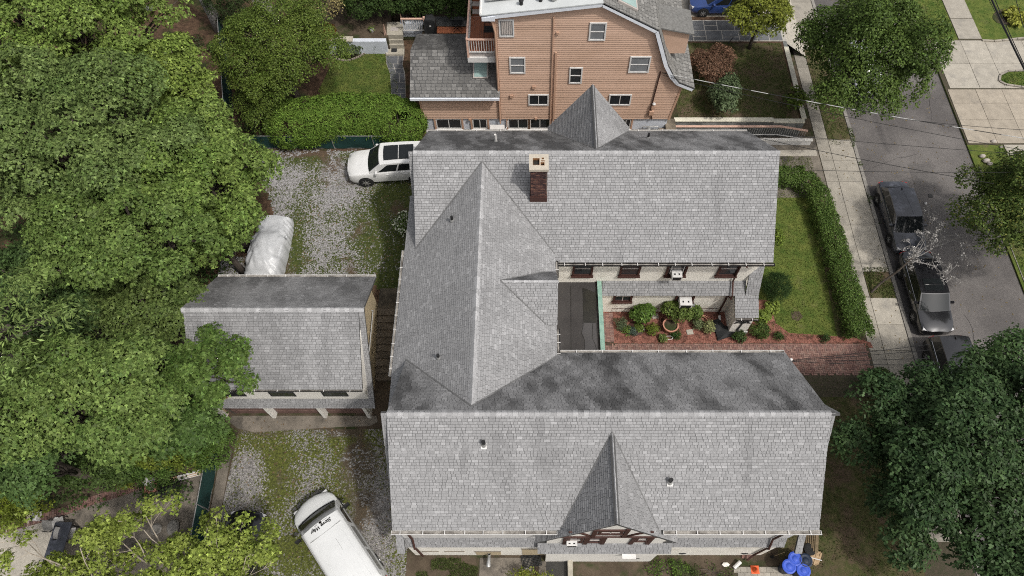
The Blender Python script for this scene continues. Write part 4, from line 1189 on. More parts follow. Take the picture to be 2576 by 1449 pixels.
gw.box(-14.98, -8.05, 11.25, 11.35, -.02, 2.2)
gw.build('wall', M['tan_wall'], gar)
gf = MB(); gf.box(-14.9, -7.64, 10.97, 11.1, 2.3, 3.66)
gf.prism([(-7.64, 10.975, 2.36), (-7.64, 13.2, 5.35), (-7.64, 10.975, 3.66)], (.07, 0, 0))
gf.build('dormer_wall', M['white_wall'], gar)
for u in (588, 713, 845):
    p = WY(u, 994, 10.97); window(gar, (p.x, 10.97, 3.0), 1.15, .52, (0, -1, 0), fr='fabric_black', fw=.05, dep=.03, sill=False, mid=False)
for x in (-15.1, -12.68, -10.16, -7.98):
    f = MB(); f.box(x - .08, x + .08, 10.80, 11.24, -.02, 1.92); pc = f.build('pier', M['white_wall'], gar)
for i, (x0, x1) in enumerate(((-14.97, -12.81), (-12.55, -10.29), (-10.03, -8.08))):
    d = MB().box(x0, x1, 11.06, 11.12, .0, 1.98).build('garage_door', M['door_brown'], gar)
    for j in range(4):
        for k in range(4):
            wd = (x1 - x0) / 4; MB().box(x0 + k*wd + .05, x0 + (k+1)*wd - .05, 11.045, 11.065, .06 + j*.48, .06 + j*.48 + .4).build('door_panel', M['door_brown'], d)
    MB().box((x0+x1)/2 - .05, (x0+x1)/2 + .05, 11.0, 11.05, .95, 1.03).build('handle', M['galv'], d)
gutter(gar, (gx0 + .1, GS - .005, GE - .02), (gx1, GS - .005, GE - .02), (0, -1, 0), mat='black', hang=.95, w=.07, h=.07)
gutter(gar, (gx0 - .1, GN + .005, GE - .02), (-7.6, GN + .005, GE - .02), (0, 1, 0), hang=.9)
pp = MB(); pp.tube([(-7.86, 12.0, 1.0), (-7.84, 12.0, 2.05), (-7.84, 12.0, 2.1), (-7.84, 15.5, 2.5), (-7.9, 15.5, 2.5)], .03, 8); pp.build('handrail', M['galv'], gar)
# worn concrete apron in front of the doors
ap = wp([(583, 1046), (948, 1046), (950, 1062), (930, 1072), (860, 1074), (760, 1080), (640, 1088), (598, 1078), (578, 1062)], .0)
sheet('garage_apron', ccw(ap), .012, M['concrete_old'])
# steps climbing between the garage and the house
stp = T('yard_steps', 'dark worn concrete steps between the garage and the house', 'steps', (-6.8, 14.2, 0))
n = 10
for i in range(n):
    y0 = 12.75 + i * .345; t = random.uniform(.75, 1.0)
    MB().box(-7.9, -5.98 if i < 9 else -6.0, y0, y0 + .40, -.05 + i * .0, .13 * (i + 1), (t, t*.95, t*.88)).build('step', M['concrete_old'], stp)
MB().box(-7.92, -5.96, 16.22, 17.4, .2, UP + .012, (.6, .58, .52)).build('landing', M['concrete_old'], stp)
sheet('side_path', [(-7.5, 10.9), (-5.7, 10.9), (-5.7, 12.7), (-7.5, 12.7)], .006, M['soil'])
# ------------------------------------------------------------------ salmon clapboard house
PY = 28.2
pk_ = T('salmon_house', 'tall salmon clapboard house with white trim and gambrel roof', 'house', (3.3, 32, UP))
prof = [(-1.75, UP + 1.0), (8.05, UP + 1.0), (8.35, 4.85), (7.55, 5.55), (7.0, 6.5), (6.2, 8.65), (3.4, 10.33), (-1.75, 9.72)]
core = MB()
core.prism([(x, PY + .05, z) for x, z in prof], (0, 9.5, 0))
core.box(-6.3, -1.752, PY + .05, 32.4, UP + 1.0, 4.35)
corep = core.build('wall', M['pink_trim'], pk_)
fnd = MB(); fnd.box(-6.28, 8.0, PY + .08, 37.6, UP - .4, UP + 1.0 - .001)
fo = fnd.build('foundation', M['foundation'], pk_)
def span_at(z):
    xs = []
    for i in range(len(prof)):
        (x0, z0), (x1, z1) = prof[i], prof[(i+1) % len(prof)]
        if (z0 - z) * (z1 - z) <= 0 and abs(z1 - z0) > 1e-6: xs.append(x0 + (x1 - x0) * (z - z0) / (z1 - z0))
    return (min(xs), max(xs)) if len(xs) > 1 else None
def clap(x0, x1, z, h, y, x0b=None, x1b=None):
    t = random.uniform(.90, 1.06)
    b = MB()
    y0 = y
    vs = [(x0, y0 - .034, z), (x1, y0 - .034, z), (x1b or x1, y0 - .004, z + h), (x0b or x0, y0 - .004, z + h), (x0, y0 + .045, z), (x1, y0 + .045, z), (x1b or x1, y0 + .045, z + h), (x0b or x0, y0 + .045, z + h)]
    b.add(vs, [(0, 1, 2, 3), (4, 7, 6, 5), (0, 4, 5, 1), (1, 5, 6, 2), (2, 6, 7, 3), (3, 7, 4, 0)], (t, t, t))
    b.build('clapboard', M['pink'], corep)
z = UP + 1.0
EX = .135
while z < 10.2:
    a, b_ = span_at(z + .01), span_at(min(z + EX, 10.32))
    if not a or not b_: break
    clap(max(a[0], -1.75) , a[1], z, EX, PY, max(b_[0], -1.75), b_[1])
    z += EX
z = UP + 1.0
while z < 4.3:
    clap(-6.3, -1.9, z, EX, PY + .01); z += EX
# corner boards and pipe chases on the wall
tr = MB()
tr.box(-1.9, -1.76, PY - .05, PY + .06, UP + .95, 9.45); tr.build('corner_board', M['pink_trim'], pk_)
tr = MB(); tr.box(-6.38, -6.28, PY - .03, PY + .12, UP + .95, 4.35); tr.build('corner_board', M['pink_trim'], pk_)
tr = MB()
tr.prism([(7.98, PY - .05, UP + .95), (8.1, PY - .05, UP + .95), (8.36, PY - .05, 4.8), (8.24, PY - .05, 4.8)], (0, .1, 0))
tr.build('corner_board', M['pink_trim'], pk_)
for u0, v0, wd in ((1393, 40, .06), (1399, 130, .10)):
    p = WY(u0, v0, PY); MB().box(p.x - wd/2, p.x + wd/2, PY - .1, PY - .026, UP + .6, p.z).build('downpipe', M['pink_trim'], pk_)
# white trim following the gable
trim_pts = [(-2.15, 9.70), (3.42, 10.44), (6.3, 8.83), (7.12, 6.62), (7.62, 5.72), (8.0, 5.3), (8.9, 4.86)]
for i in range(len(trim_pts) - 1):
    (x0, z0), (x1, z1) = trim_pts[i], trim_pts[i+1]
    MB().bar((x0, PY - .16, z0 - .03), (x1, PY - .16, z1 - .03), .2, .2, (0, 0, 1)).build('bargeboard', M['blue_white'], pk_)
MB().prism([(-2.45, PY - .3, 9.5), (-1.8, PY - .3, 9.5), (-1.8, PY - .3, 9.78), (-2.45, PY - .3, 9.68)], (0, .5, 0)).build('eave_return', M['blue_white'], pk_)
MB().tube([(-2.5, PY - .2, 9.82), (-2.5, PY + 6, 9.82)], .07, 8).build('gutter', M['white'], pk_)
MB().tube([(-2.4, PY - .1, 9.7), (-1.95, PY - .12, 9.3), (-1.83, PY - .1, 8.6), (-1.83, PY - .1, 2.0)], .05, 8).build('downpipe', M['pink_trim'], pk_)
# roofs
wr = MB(); wr.add([(-2.5, PY - .28, 9.84), (3.45, PY - .28, 10.57), (3.45, 38, 10.57), (-2.5, 38, 9.84), (-2.5, PY - .28, 9.78), (3.45, PY - .28, 10.51), (3.45, 38, 10.51), (-2.5, 38, 9.78)], [(0, 1, 2, 3), (4, 7, 6, 5), (0, 4, 5, 1), (3, 2, 6, 7), (0, 3, 7, 4)])
wro = wr.build('flat_roof', M['roof_white'], pk_)
sl = MB()
rp = [(3.42, 10.56), (6.38, 8.93), (7.22, 6.7), (7.7, 5.85), (8.06, 5.42), (8.98, 4.98)]
for (x0, z0), (x1, z1) in zip(rp, rp[1:]):
    sl.add([(x0, PY - .26, z0), (x1, PY - .26, z1), (x1, 38, z1), (x0, 38, z0), (x0, PY - .26, z0 - .1), (x1, PY - .26, z1 - .1), (x1, 38, z1 - .1), (x0, 38, z0 - .1)], [(0, 1, 2, 3), (4, 7, 6, 5), (0, 4, 5, 1), (3, 2, 6, 7)])
slo2 = sl.build('roof', M['deck'], pk_); sl = MB()
sl.add([(-6.75, 27.75, 4.47), (-1.76, 27.75, 4.47), (-1.76, 30.2, 5.62), (-6.75, 30.2, 5.62), (-6.75, 27.75, 4.36), (-1.76, 27.75, 4.36), (-1.76, 30.2, 5.5), (-6.75, 30.2, 5.5)], [(0, 1, 2, 3), (4, 7, 6, 5), (0, 4, 5, 1), (1, 5, 6, 2), (3, 7, 4, 0)])
sl.add([(-6.75, 30.2, 5.62), (-1.76, 30.2, 5.62), (-1.76, 32.75, 4.5), (-6.75, 32.75, 4.5), (-6.75, 30.2, 5.5), (-1.76, 30.2, 5.5), (-1.76, 32.75, 4.4), (-6.75, 32.75, 4.4)], [(0, 1, 2, 3), (4, 7, 6, 5), (2, 6, 7, 3), (3, 7, 4, 0)])
slo = sl.build('roof', M['deck'], pk_)
ST = [.14, .16, .185, .205, .235]
SW = [.26, .3, .34]
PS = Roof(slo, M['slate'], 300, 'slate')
PS.plane((-6.75, 27.75, 4.47), (1, 0, 0), (0, 2.45, 1.15), rect(4.99, L2(2.45, 1.15)), 1.0, exp=.2, single=lambda u, v: True, seed=71, lift=.02, wid=SW, tones=ST, gap=.016, rgap=.02, cham=.035, tint=(1, .985, .95), stain=.25)
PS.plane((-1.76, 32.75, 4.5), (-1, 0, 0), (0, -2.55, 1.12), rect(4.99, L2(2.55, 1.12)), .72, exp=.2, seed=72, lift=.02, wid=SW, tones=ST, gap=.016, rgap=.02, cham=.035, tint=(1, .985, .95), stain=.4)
for i, ((x0, z0), (x1, z1)) in enumerate(zip(rp, rp[1:])):
    h = L2(x1 - x0, z1 - z0)
    PS.plane((x1, PY - .24, z1 + .004), (0, 1, 0), (x0 - x1, 0, z0 - z1), rect(38 - PY + .2, h), 1.15, exp=.2, seed=73 + i, lift=.02, wid=SW, tones=ST, gap=.016, rgap=.02, cham=.035, tint=(1, .985, .94), single=(lambda u, v: u < 6) if i == 1 else None)
PS.finish()
MB().box(-6.75, -1.78, 27.66, 27.745, 4.30, 4.46).build('gutter', M['blue_white'], pk_)
dc = MB(); dc.prism([(6.75, 29.3, 6.2), (8.35, 29.3, 6.2), (8.35, 29.3, 7.55), (6.75, 29.3, 7.9)], (0, 1.6, 0)); dco = dc.build('side_dormer', M['pink'], pk_)
MB().prism([(6.4, 29.15, 8.02), (8.55, 29.15, 7.55), (8.55, 31.0, 7.55), (6.4, 31.0, 8.02)], (0, 0, .08)).build('dormer_roof', M['slate_plain'], dco)
# windows
def pwin(u0, v0, u1, v1, **k):
    a, b = WY(u0, v0, PY), WY(u1, v1, PY)
    kw = dict(fr='white', fw=.075, sill=False, dep=.06); kw.update(k)
    return window(pk_, ((a.x + b.x) / 2, PY - .024, (a.z + b.z) / 2), abs(b.x - a.x), abs(a.z - b.z), (0, -1, 0), **kw)
f = pwin(1254, 47, 1294, 91, mid=False, pane='glass_pale')
a, b = WY(1257, 50, PY), WY(1290, 86, PY)
for k in range(6):
    x = a.x + .05 + (b.x - a.x - .1) * (k + .5) / 6; MB().tube([(x, PY - .045, b.z + .05), (x, PY - .045, a.z)], .05, 6).build('curtain_fold', M['grey_board'], f)
pwin(1484, 55, 1522, 100, pane='glass_pale'); pwin(1281, 142, 1322, 183, pane='glass_pale'); pwin(1586, 140, 1631, 181, pane='glass_pale')
pwin(1433, 168, 1463, 208)
pwin(1329, 236, 1380, 263, mid=False, vert=True); pwin(1533, 236, 1585, 263, mid=False, vert=True)
for u0, u1 in ((1096, 1163), (1188, 1227), (1278, 1329), (1333, 1383), (1562, 1584)):
    a, b = WY(u0, 302, PY + .08), WY(u1, 324, PY + .08)
    f = window(fo, ((a.x + b.x)/2, PY + .08, (UP + .5)), b.x - a.x, .82, (0, -1, 0), fr='white', fw=.06, dep=.05, mid=False, vert=True, sill=True)
    for sx in (a.x - .06, b.x + .06): MB().box(sx - .05, sx + .05, PY + .0, PY + .078, UP + .05, UP + .96).build('trim', M['pink_trim'], f)
for u, v, s in ((1287, 240, .1), (1343, 217, .09), (1403, 81, .07), (1348, 296, .07), (1182, 298, .07)):
    p = WY(u, v, PY); MB().box(p.x - s, p.x + s, PY - .12, PY - .025, p.z - s, p.z + s).build('vent_hood', M['pink_trim'], pk_)
# skylights, solar panels, roof vents
def on_ext(y): return 4.47 + (y - 27.75) * 1.15 / 2.45
q = MB(); q.prism([(-3.25, 28.7, on_ext(28.7) + .02), (-2.4, 28.7, on_ext(28.7) + .02), (-2.4, 29.95, on_ext(29.95) + .02), (-3.25, 29.95, on_ext(29.95) + .02)], (0, -.04, .09)); sk = q.build('skylight', M['grey_board'], pk_)
MB().prism([(-3.17, 28.72, on_ext(28.72) + .135), (-2.48, 28.72, on_ext(28.72) + .135), (-2.48, 29.83, on_ext(29.83) + .135), (-3.17, 29.83, on_ext(29.83) + .135)], (0, -.006, .014)).build('pane', M['skylight'], sk)
def on_r(x): return 10.56 - (x - 3.42) * 1.63 / 2.96
q = MB(); q.prism([(4.2, 28.5, on_r(4.2) + .02), (5.25, 28.5, on_r(5.25) + .02), (5.25, 29.9, on_r(5.25) + .02), (4.2, 29.9, on_r(4.2) + .02)], (.03, 0, .1)); sk = q.build('skylight', M['grey_board'], pk_)
MB().prism([(4.32, 28.6, on_r(4.32) + .14), (5.2, 28.6, on_r(5.2) + .14), (5.2, 29.8, on_r(5.2) + .14), (4.32, 29.8, on_r(4.32) + .14)], (.005, 0, .015)).build('pane', M['skylight'], sk)
def on_w(x): return 9.84 + (x + 2.5) * .73 / 5.95
for i in range(2):
    x0, x1 = -2.25 + i * 1.02, -2.25 + i * 1.02 + 1.0
    q = MB(); q.prism([(x0, 28.75, on_w(x0) + .12), (x1, 28.75, on_w(x1) + .12), (x1, 30.4, on_w(x1) + .3), (x0, 30.4, on_w(x0) + .3)], (0, 0, .03)); so = q.build('solar_panel', M['galv'], pk_)
    for a in range(6):
        for b_ in range(10):
            xa, xb = x0 + .02 + a * .16, x0 + .02 + a * .16 + .148; ya, yb = 28.77 + b_ * .162, 28.77 + b_ * .162 + .15
            zz = lambda x, y: on_w(x) + .12 + (y - 28.75) / 1.65 * .18 + .031
            MB().prism([(xa, ya, zz(xa, ya)), (xb, ya, zz(xb, ya)), (xb, yb, zz(xb, yb)), (xa, yb, zz(xa, yb))], (0, 0, .004)).build('cell', M['solar'], so)
for x, y in ((-.5, 28.4), (.45, 28.5)):
    b = MB(); b.lathe([(.09, 0), (.09, .18), (.12, .2), (.12, .26), (0, .3)], (x, y, on_w(x)), 10); b.build('roof_vent', M['black'], pk_)
b = MB(); b.lathe([(.15, 0), (.15, .1), (.22, .13), (.2, .22), (0, .27)], (1.1, 28.5, on_w(1.1)), 12); b.build('roof_vent', M['galv'], pk_)
b = MB(); b.tube([(-.4, 28.75, on_w(-.4) + .1), (.5, 28.8, on_w(.5) + .1), (1.2, 28.85, on_w(1.2) + .1)], .025, 6); b.build('conduit', M['galv'], pk_)
# deck beside the top floor
dk = MB(); dk.box(-3.35, -1.95, 28.55, 31.4, 6.62, 6.9); dko = dk.build('deck', M['grey_board'], pk_)
for k in range(14):
    x0 = -3.3 + k * .1
    MB().box(x0, x0 + .092, 28.6, 31.35, 6.902, 6.925, (random.uniform(.85, 1.1),) * 3).build('deck_board', M['wood_deck'], dko)
MB().box(-3.4, -1.92, 28.44, 28.54, 6.35, 6.68).build('rim_board', M['white'], dko)
b = MB(); b.bar((-3.35, 28.5, 7.85), (-1.92, 28.5, 7.85), .1, .06); b.bar((-3.35, 28.5, 7.85), (-3.35, 34.5, 7.85), .1, .06); b.build('handrail', M['rail'], dko)
b = MB(); b.bar((-3.35, 28.5, 7.02), (-1.95, 28.5, 7.02), .05, .05); b.bar((-3.35, 28.5, 7.02), (-3.35, 34.5, 7.02), .05, .05); b.build('bottom_rail', M['white'], dko)
for k in range(11): MB().box(-3.28 + k * .13, -3.25 + k * .13, 28.485, 28.515, 7.0, 7.85).build('baluster', M['white'], dko)
for k in range(26): MB().box(-3.365, -3.335, 28.7 + k * .22, 28.73 + k * .22, 7.0, 7.85).build('baluster', M['white'], dko)
for x, y in ((-3.35, 28.5), (-3.35, 31.3), (-3.35, 34.4)): MB().box(x - .05, x + .05, y - .05, y + .05, UP if y > 29 else 6.4, 7.9).build('post', M['rail'], dko)
for k in range(12):      # stairs going up to the flat roof
    y0 = 31.5 + k * .36; z0 = 6.95 + k * .22
    MB().box(-3.25, -2.55, y0, y0 + .4, z0, z0 + .04).build('tread', M['grey_board'], dko)
    MB().box(-3.25, -2.55, y0 - .001, y0 + .03, z0 - .19, z0 - .001).build('riser', M['wood_deck'], dko)
def chair(name, label, loc, rot, mat, grp=None, s=1.0):
    t = T(name, label, 'chair', (0, 0, 0), grp)
    b = MB(); b.grid(lambda i, j: (-.25 + .5*i, -.25 + .5*j, .42 + .03*(j-.5)**2 + .02*(2*i-1)**2), 4, 4); b.build('seat', M[mat], t, smooth=True)
    b = MB(); b.grid(lambda i, j: (-.25 + .5*i, .24 + .14*j + .04*(2*i-1)**2*-1, .45 + .5*j), 4, 4); b.build('backrest', M[mat], t, smooth=True)
    for sx in (-.27, .27):
        b = MB(); b.tube([(sx, -.27, 0), (sx, -.25, .62), (sx, .3, .64)], .018, 6); b.build('arm', M['black'], t)
        b = MB(); b.tube([(sx, .2, 0), (sx, .26, .45), (sx, .4, .97)], .018, 6); b.build('leg', M['black'], t)
    t.location = loc; t.rotation_euler = (0, 0, rot); t.scale = (s, s, s)
    return t
chair('deck_chair', 'dark slatted armchair on the red boards of the upper deck', (-2.25, 29.8, 6.93), R(-90), 'fabric_black', s=1.05)
# wall air conditioner and meters at the foot of the wall
t = T('outdoor_unit', 'white outdoor heat pump unit at the foot of the salmon house', 'air conditioner', (-2.0, 27.8, UP))
b = MB(); b.box(-2.42, -1.58, 27.65, 27.98, UP + .1, UP + .72); o = b.build('case', M['white'], t)
MB().lathe([(.26, 0), (.24, .01), (0, .012)], (0, 0, 0), 18).build('fan_grille', M['galv'], t).matrix_local = Matrix.Translation(Vector((-2.15, 27.645, UP + .42)) - t.location) @ Matrix.Rotation(R(90), 4, 'X')
b = MB(); b.tube([(-1.55, 27.9, UP + .4), (-1.45, 28.05, UP + .45), (-1.42, 28.1, UP + .9)], .025, 6); b.build('pipe', M['white'], t)
t = T('gas_meter', 'grey gas meter and bent pipes on the foundation near the stair', 'gas meter', (6.3, 28, UP))
p0 = WY(1626, 318, PY - .1)
b = MB(); b.lathe([(.1, 0), (.12, .05), (.12, .25), (.08, .3), (0, .31)], (p0.x + .15, PY - .15, UP + .1), 12); b.build('meter', M['galv'], t)
b = MB(); b.tube([(p0.x - .2, PY - .1, UP), (p0.x - .2, PY - .1, UP + .45), (p0.x + .7, PY - .1, UP + .45), (p0.x + .75, PY - .1, UP + .2)], .03, 6); b.build('pipe', M['galv'], t)
# electric service on the east corner
sv = MB(); a = WY(1662, 180, PY - .08); b_ = WY(1640, 300, PY - .08)
sv.tube([(a.x, PY - .08, a.z), (a.x - .1, PY - .08, 3.2), (b_.x, PY - .08, b_.z)], .035, 6); svo = sv.build('service_pipe', M['brown'], pk_)
for u, v, s in ((1638, 283, .12), (1643, 268, .1)):
    p = WY(u, v, PY - .1); b = MB(); b.box(p.x - s, p.x + s, PY - .2, PY - .03, p.z - s*1.2, p.z + s*1.2); b.build('meter_box', M['pink_trim'], svo)
b = MB(); p = WY(1645, 263, PY - .15); b.lathe([(.09, 0), (.1, .06), (.05, .12), (0, .13)], p, 10); b.build('camera_dome', M['white'], svo)
# ---- retaining wall, ramp and railing south of the front lawn
rw = T('retaining_wall', 'grey retaining wall with pale coping below the front lawn', 'wall', (12, 28.9, 0))
for x0, x1, z1 in ((8.6, 12.3, UP + .12), (12.3, 14.6, UP + .12), (14.6, 16.5, UP + .02)):
    t_ = random.uniform(.85, 1.1)
    MB().box(x0, x1 - .01, 28.86, 28.948, -.05, z1 - .08, (t_, t_, t_)).build('wall_panel', M['grey_stone'], rw)
    MB().box(x0 - .0, x1 - .012, 28.80, 29.1, z1 - .079, z1, (1.55, 1.6, 1.55)).build('coping', M['concrete'], rw)
MB().box(16.36, 16.6, 29.11, 36.5, -.05, UP + .0, (1, 1, 1)).build('side_panel', M['grey_stone'], rw)
MB().box(16.32, 16.62, 29.11, 35.2, UP + .001, UP + .06, (1.5, 1.55, 1.5)).build('coping', M['concrete'], rw)
sheet('side_passage', [(-5.9, 24.2), (17.5, 24.2), (17.5, 28.85), (-5.9, 28.85)], .002, M['concrete_old'])
rl = T('ramp_railing', 'long salmon handrail with thin grey balusters beside the house', 'railing', (12, 27.4, 0))
rp_ = [WY(u, v, 28.5) for u, v in ((1655, 332), (1680, 318), (1965, 318), (2032, 329))]
rt = [Vector((p.x, 28.5, p.z)) for p in rp_]
b = MB()
for a, c in zip(rt, rt[1:]): b.bar(a, c, .12, .06)
b.build('handrail', M['rail'], rl)
b = MB(); b.bar(rt[1] - Vector((0, 0, .72)), rt[2] - Vector((0, 0, .72)), .05, .04); b.bar(rt[2] - Vector((0, 0, .72)), rt[3] - Vector((0, 0, .72)), .05, .04); b.build('bottom_rail', M['white'], rl)
for a, c in ((rt[1], rt[2]), (rt[2], rt[3])):
    n = int((c - a).length / .14)
    for k in range(n):
        p = a.lerp(c, (k + .5) / n); b = MB(); b.box(p.x - .011, p.x + .011, 28.49, 28.51, p.z - .71, p.z - .03); b.build('baluster', M['galv'], rl)
# white kerb wall below the railing and the strip beside it
lw_ = T('low_wall', 'low white kerb wall below the ramp railing', 'wall', (14, 28.3, 0))
pts = [(11.0, 28.46), (17.1, 28.36), (17.1, 28.16), (11.0, 28.22)]
MB().prism([(x, y, -.05) for x, y in pts[::-1]], (0, 0, .42)).build('body', M['white'], lw_)
MB().prism([(x, y, .371) for x, y in ((11.0, 28.42), (17.15, 28.32), (17.15, 28.14), (11.0, 28.20))][::-1], (0, 0, .06)).build('coping', M['white_wall'], lw_)
MB().box(11.3, 17.4, 27.3, 27.75, .0, .03, (1, 1, 1)).build('stone_strip', M['concrete']).__setitem__('kind', 'structure')
st_ = T('side_steps', 'concrete steps beside the salmon house basement', 'steps', (7, 27.9, 0))
for k in range(5):
    x0 = 6.25 + k * .34; MB().box(x0, x0 + .36, 27.42, 28.15, -.02, .75 + k * .2, (1.1, 1.05, 1)).build('step', M['concrete_old'], st_)
MB().box(7.95, 8.55, 27.42, 28.69, -.02, 1.75, (1.2, 1.15, 1.05)).build('landing', M['concrete_old'], st_)

# ---- terrace and steps behind the house
TZ = UP + 1.0
sheet('rear_terrace', ccw([(-6.95, 33.1), (-2.0, 33.1), (-2.0, 44), (-13.5, 44), (-13.5, 34.9), (-9.1, 34.9), (-9.1, 37.4), (-6.95, 37.4)]), TZ, M['soil'], thick=1.0)
tb = T('garden_wall', 'low white retaining wall behind the planting bed', 'wall', (-11, 34.9, UP))
for x0, x1 in ((-13.3, -11.3), (-11.29, -9.2)):
    MB().box(x0, x1, 34.6, 34.898, UP - .05, TZ - .0, (1, 1, 1)).build('wall_panel', M['foundation'], tb)
MB().box(-13.3, -11.28, 34.55, 35.0, TZ + .001, TZ + .07, (1.1, 1.1, 1.05)).build('coping', M['concrete'], tb)
sb = T('terrace_steps', 'pale concrete steps and landings beside the small slate roof', 'steps', (-8, 33.5, UP))
P = lambda u, v, z: W(u, v, z)
def slab_px(u0, u1, v0, v1, z, mat='concrete', name='landing', th=.3, tone=.95):
    a, b, c, d = P(u0, v1, z), P(u1, v1, z), P(u1, v0, z), P(u0, v0, z)
    return MB().prism([p - Vector((0, 0, th)) for p in (a, b, c, d)], (0, 0, th), (tone, tone, tone * .97)).build(name, M[mat], sb)
slab_px(970, 1017, 115, 137, UP + .12)
slab_px(971, 1015, 104, 113, UP + .42, name='step'); slab_px(972, 1013, 93, 101, UP + .7, name='step')
slab_px(973, 1013, 55, 88, UP + 1.02)
def mat_px(name, label, u0, u1, v0, v1, z, m):
    a, b, c, d = P(u0, v1, z), P(u1, v1, z), P(u1 + 2, v0, z), P(u0 + 2, v0, z)
    tag(MB().prism([p + Vector((0, 0, .002)) for p in (a, b, c, d)], (0, 0, .02)).build(name, M[m]), label, 'mat')
mat_px('doormat', 'black doormat on the lower landing by the flagstone path', 984, 998, 113, 131, UP + .12, 'fabric_black')
mat_px('doormat', 'pale grey doormat on the upper landing', 982, 1001, 69, 78, UP + 1.02, 'grey_board')
ft = MB(); a, b, c, d = P(1085, 84, TZ), P(1205, 84, TZ), P(1205, 68, TZ), P(1085, 68, TZ)
ft.prism([a, b, c, d], (0, 0, .02)); tag(ft.build('terrace_floor', M['orange_floor']), kind='structure')
ft = MB(); ft.prism([P(u, v, TZ) for u, v in ((1085, 66), (1180, 66), (1180, 42), (1050, 42), (1085, 42))], (0, 0, .012)); tag(ft.build('grey_paving', M['grey_stone']), kind='structure')
# railing with pink posts
tr_ = T('terrace_railing', 'terrace railing with salmon posts and pale bars', 'railing', P(1045, 65, TZ))
a, b = P(1014, 80, TZ), P(1072, 80, TZ)
q = MB(); q.bar(a + Vector((0, 0, 1)), b + Vector((0, 0, 1)), .1, .08); q.build('handrail', M['rail'], tr_)
q = MB(); q.bar(a + Vector((0, 0, .12)), b + Vector((0, 0, .12)), .05, .05); q.build('bottom_rail', M['white'], tr_)
for k in range(10):
    p = a.lerp(b, (k + .5) / 10); MB().box(p.x - .015, p.x + .015, p.y - .015, p.y + .015, TZ + .1, TZ + .97).build('baluster', M['white'], tr_)
for p in (b,): MB().box(p.x - .06, p.x + .06, p.y - .06, p.y + .06, TZ, TZ + 1.15).build('post', M['rail'], tr_)
q = MB(); q.tube([P(972, 88, TZ) + Vector((-.02, 0, 0)), P(972, 88, TZ) + Vector((-.02, 0, .85)), P(975, 113, UP + .2) + Vector((-.05, 0, .85)), P(975, 113, UP + .2) + Vector((-.05, 0, 0))], .03, 6); q.build('stair_rail', M['rail'], tr_)
q = MB(); q.tube([P(1012, 60, TZ), P(1012, 60, TZ) + Vector((0, 0, 1)), P(1020, 50, TZ) + Vector((0, 0, 1.1))], .035, 6); q.build('stair_rail', M['rail'], tr_)
lw2 = MB(); lw2.prism([P(1013, 92, UP), P(1075, 92, UP), P(1075, 84, UP), P(1013, 84, UP)], (0, 0, 1.05)); tag(lw2.build('terrace_wall', M['foundation']), 'pale grey block wall under the terrace railing', 'wall')
lp = T('garden_lamp', 'garden lamp post with round glass globe by the hedge', 'lamp', P(1017, 58, TZ))
p = P(1018, 60, TZ); b = MB(); b.tube([p, p + Vector((0, 0, 2.0))], [.05, .035], 8); b.build('post', M['black'], lp)
b = MB(); b.lathe([(.06, 0), (.16, .08), (.19, .2), (.15, .33), (.05, .4), (0, .41)], p + Vector((0, 0, 2.0)), 14); b.build('globe', M['glass_pale'], lp, smooth=True)
gl = T('grill', 'covered black barbecue grill on the terrace', 'grill', P(1085, 76, TZ))
p = P(1085, 82, TZ); b = MB(); b.grid(lambda i, j: (p.x + (-.38 + .76*i) * (1 - .12 * j), p.y - .28 + .02*math.sin(9*i), TZ + 1.1*j), 8, 4)
b.box(p.x - .36, p.x + .36, p.y - .26, p.y + .3, TZ, TZ + .95); b.prism([(p.x - .36, p.y - .26, TZ + .95), (p.x - .2, p.y - .2, TZ + 1.15), (p.x + .2, p.y - .2, TZ + 1.15), (p.x + .36, p.y - .26, TZ + .95)], (0, .5, 0)); b.build('cover', M['fabric_black'], gl)
MB().box(p.x + .0, p.x + .1, p.y - .3, p.y - .285, TZ + .7, TZ + .8).build('tag', M['white'], gl)
tt = T('folding_table', 'small black folding table on the orange terrace', 'table', P(1150, 74, TZ))
p = P(1152, 78, TZ); MB().box(p.x - .35, p.x + .35, p.y - .2, p.y + .2, TZ + .66, TZ + .69).build('tabletop', M['fabric_black'], tt)
for sx in (-1, 1):
    b = MB()
    for sy in (-.17, .17): b.bar((p.x + sx*.28, p.y + sy, TZ), (p.x - sx*.28, p.y + sy, TZ + .66), .025, .025, (0, 1, 0))
    b.build('leg', M['black'], tt)
# garden bed with curved stone edging
sheet('planting_bed', ccw(wp([(838, 130), (850, 110), (900, 100), (975, 95), (975, 118), (930, 128), (905, 145), (875, 153), (850, 150)], UP)), UP + .009, M['soil'])
ed = T('bed_edging', 'curved pale stone edging of the planting bed', 'edging', P(880, 150, UP))
pe = [P(u, v, UP) for u, v in ((838, 138), (848, 150), (868, 154), (885, 151), (905, 143), (925, 130), (950, 124), (972, 119))]
for a, c in zip(pe, pe[1:]):
    n = max(1, int((c - a).length / .22))
    for j in range(n): MB().bar(a.lerp(c, j/n) + Vector((0, 0, .04)), a.lerp(c, (j + .9)/n) + Vector((0, 0, .04)), .1, .1, col=(1.2, 1.1, 1)).build('edging_stone', M['kerb'], ed)
pt = T('flower_pot', 'small white pot with a green plant on the terrace wall', 'pot', P(936, 78, TZ))
b = MB(); b.lathe([(.08, 0), (.12, .16), (.14, .18), (.11, .18), (.1, .12), (0, .12)], P(937, 80, TZ), 12); b.build('pot', M['white'], pt)
POT_TOP = P(937, 80, TZ) + Vector((0, 0, .15))
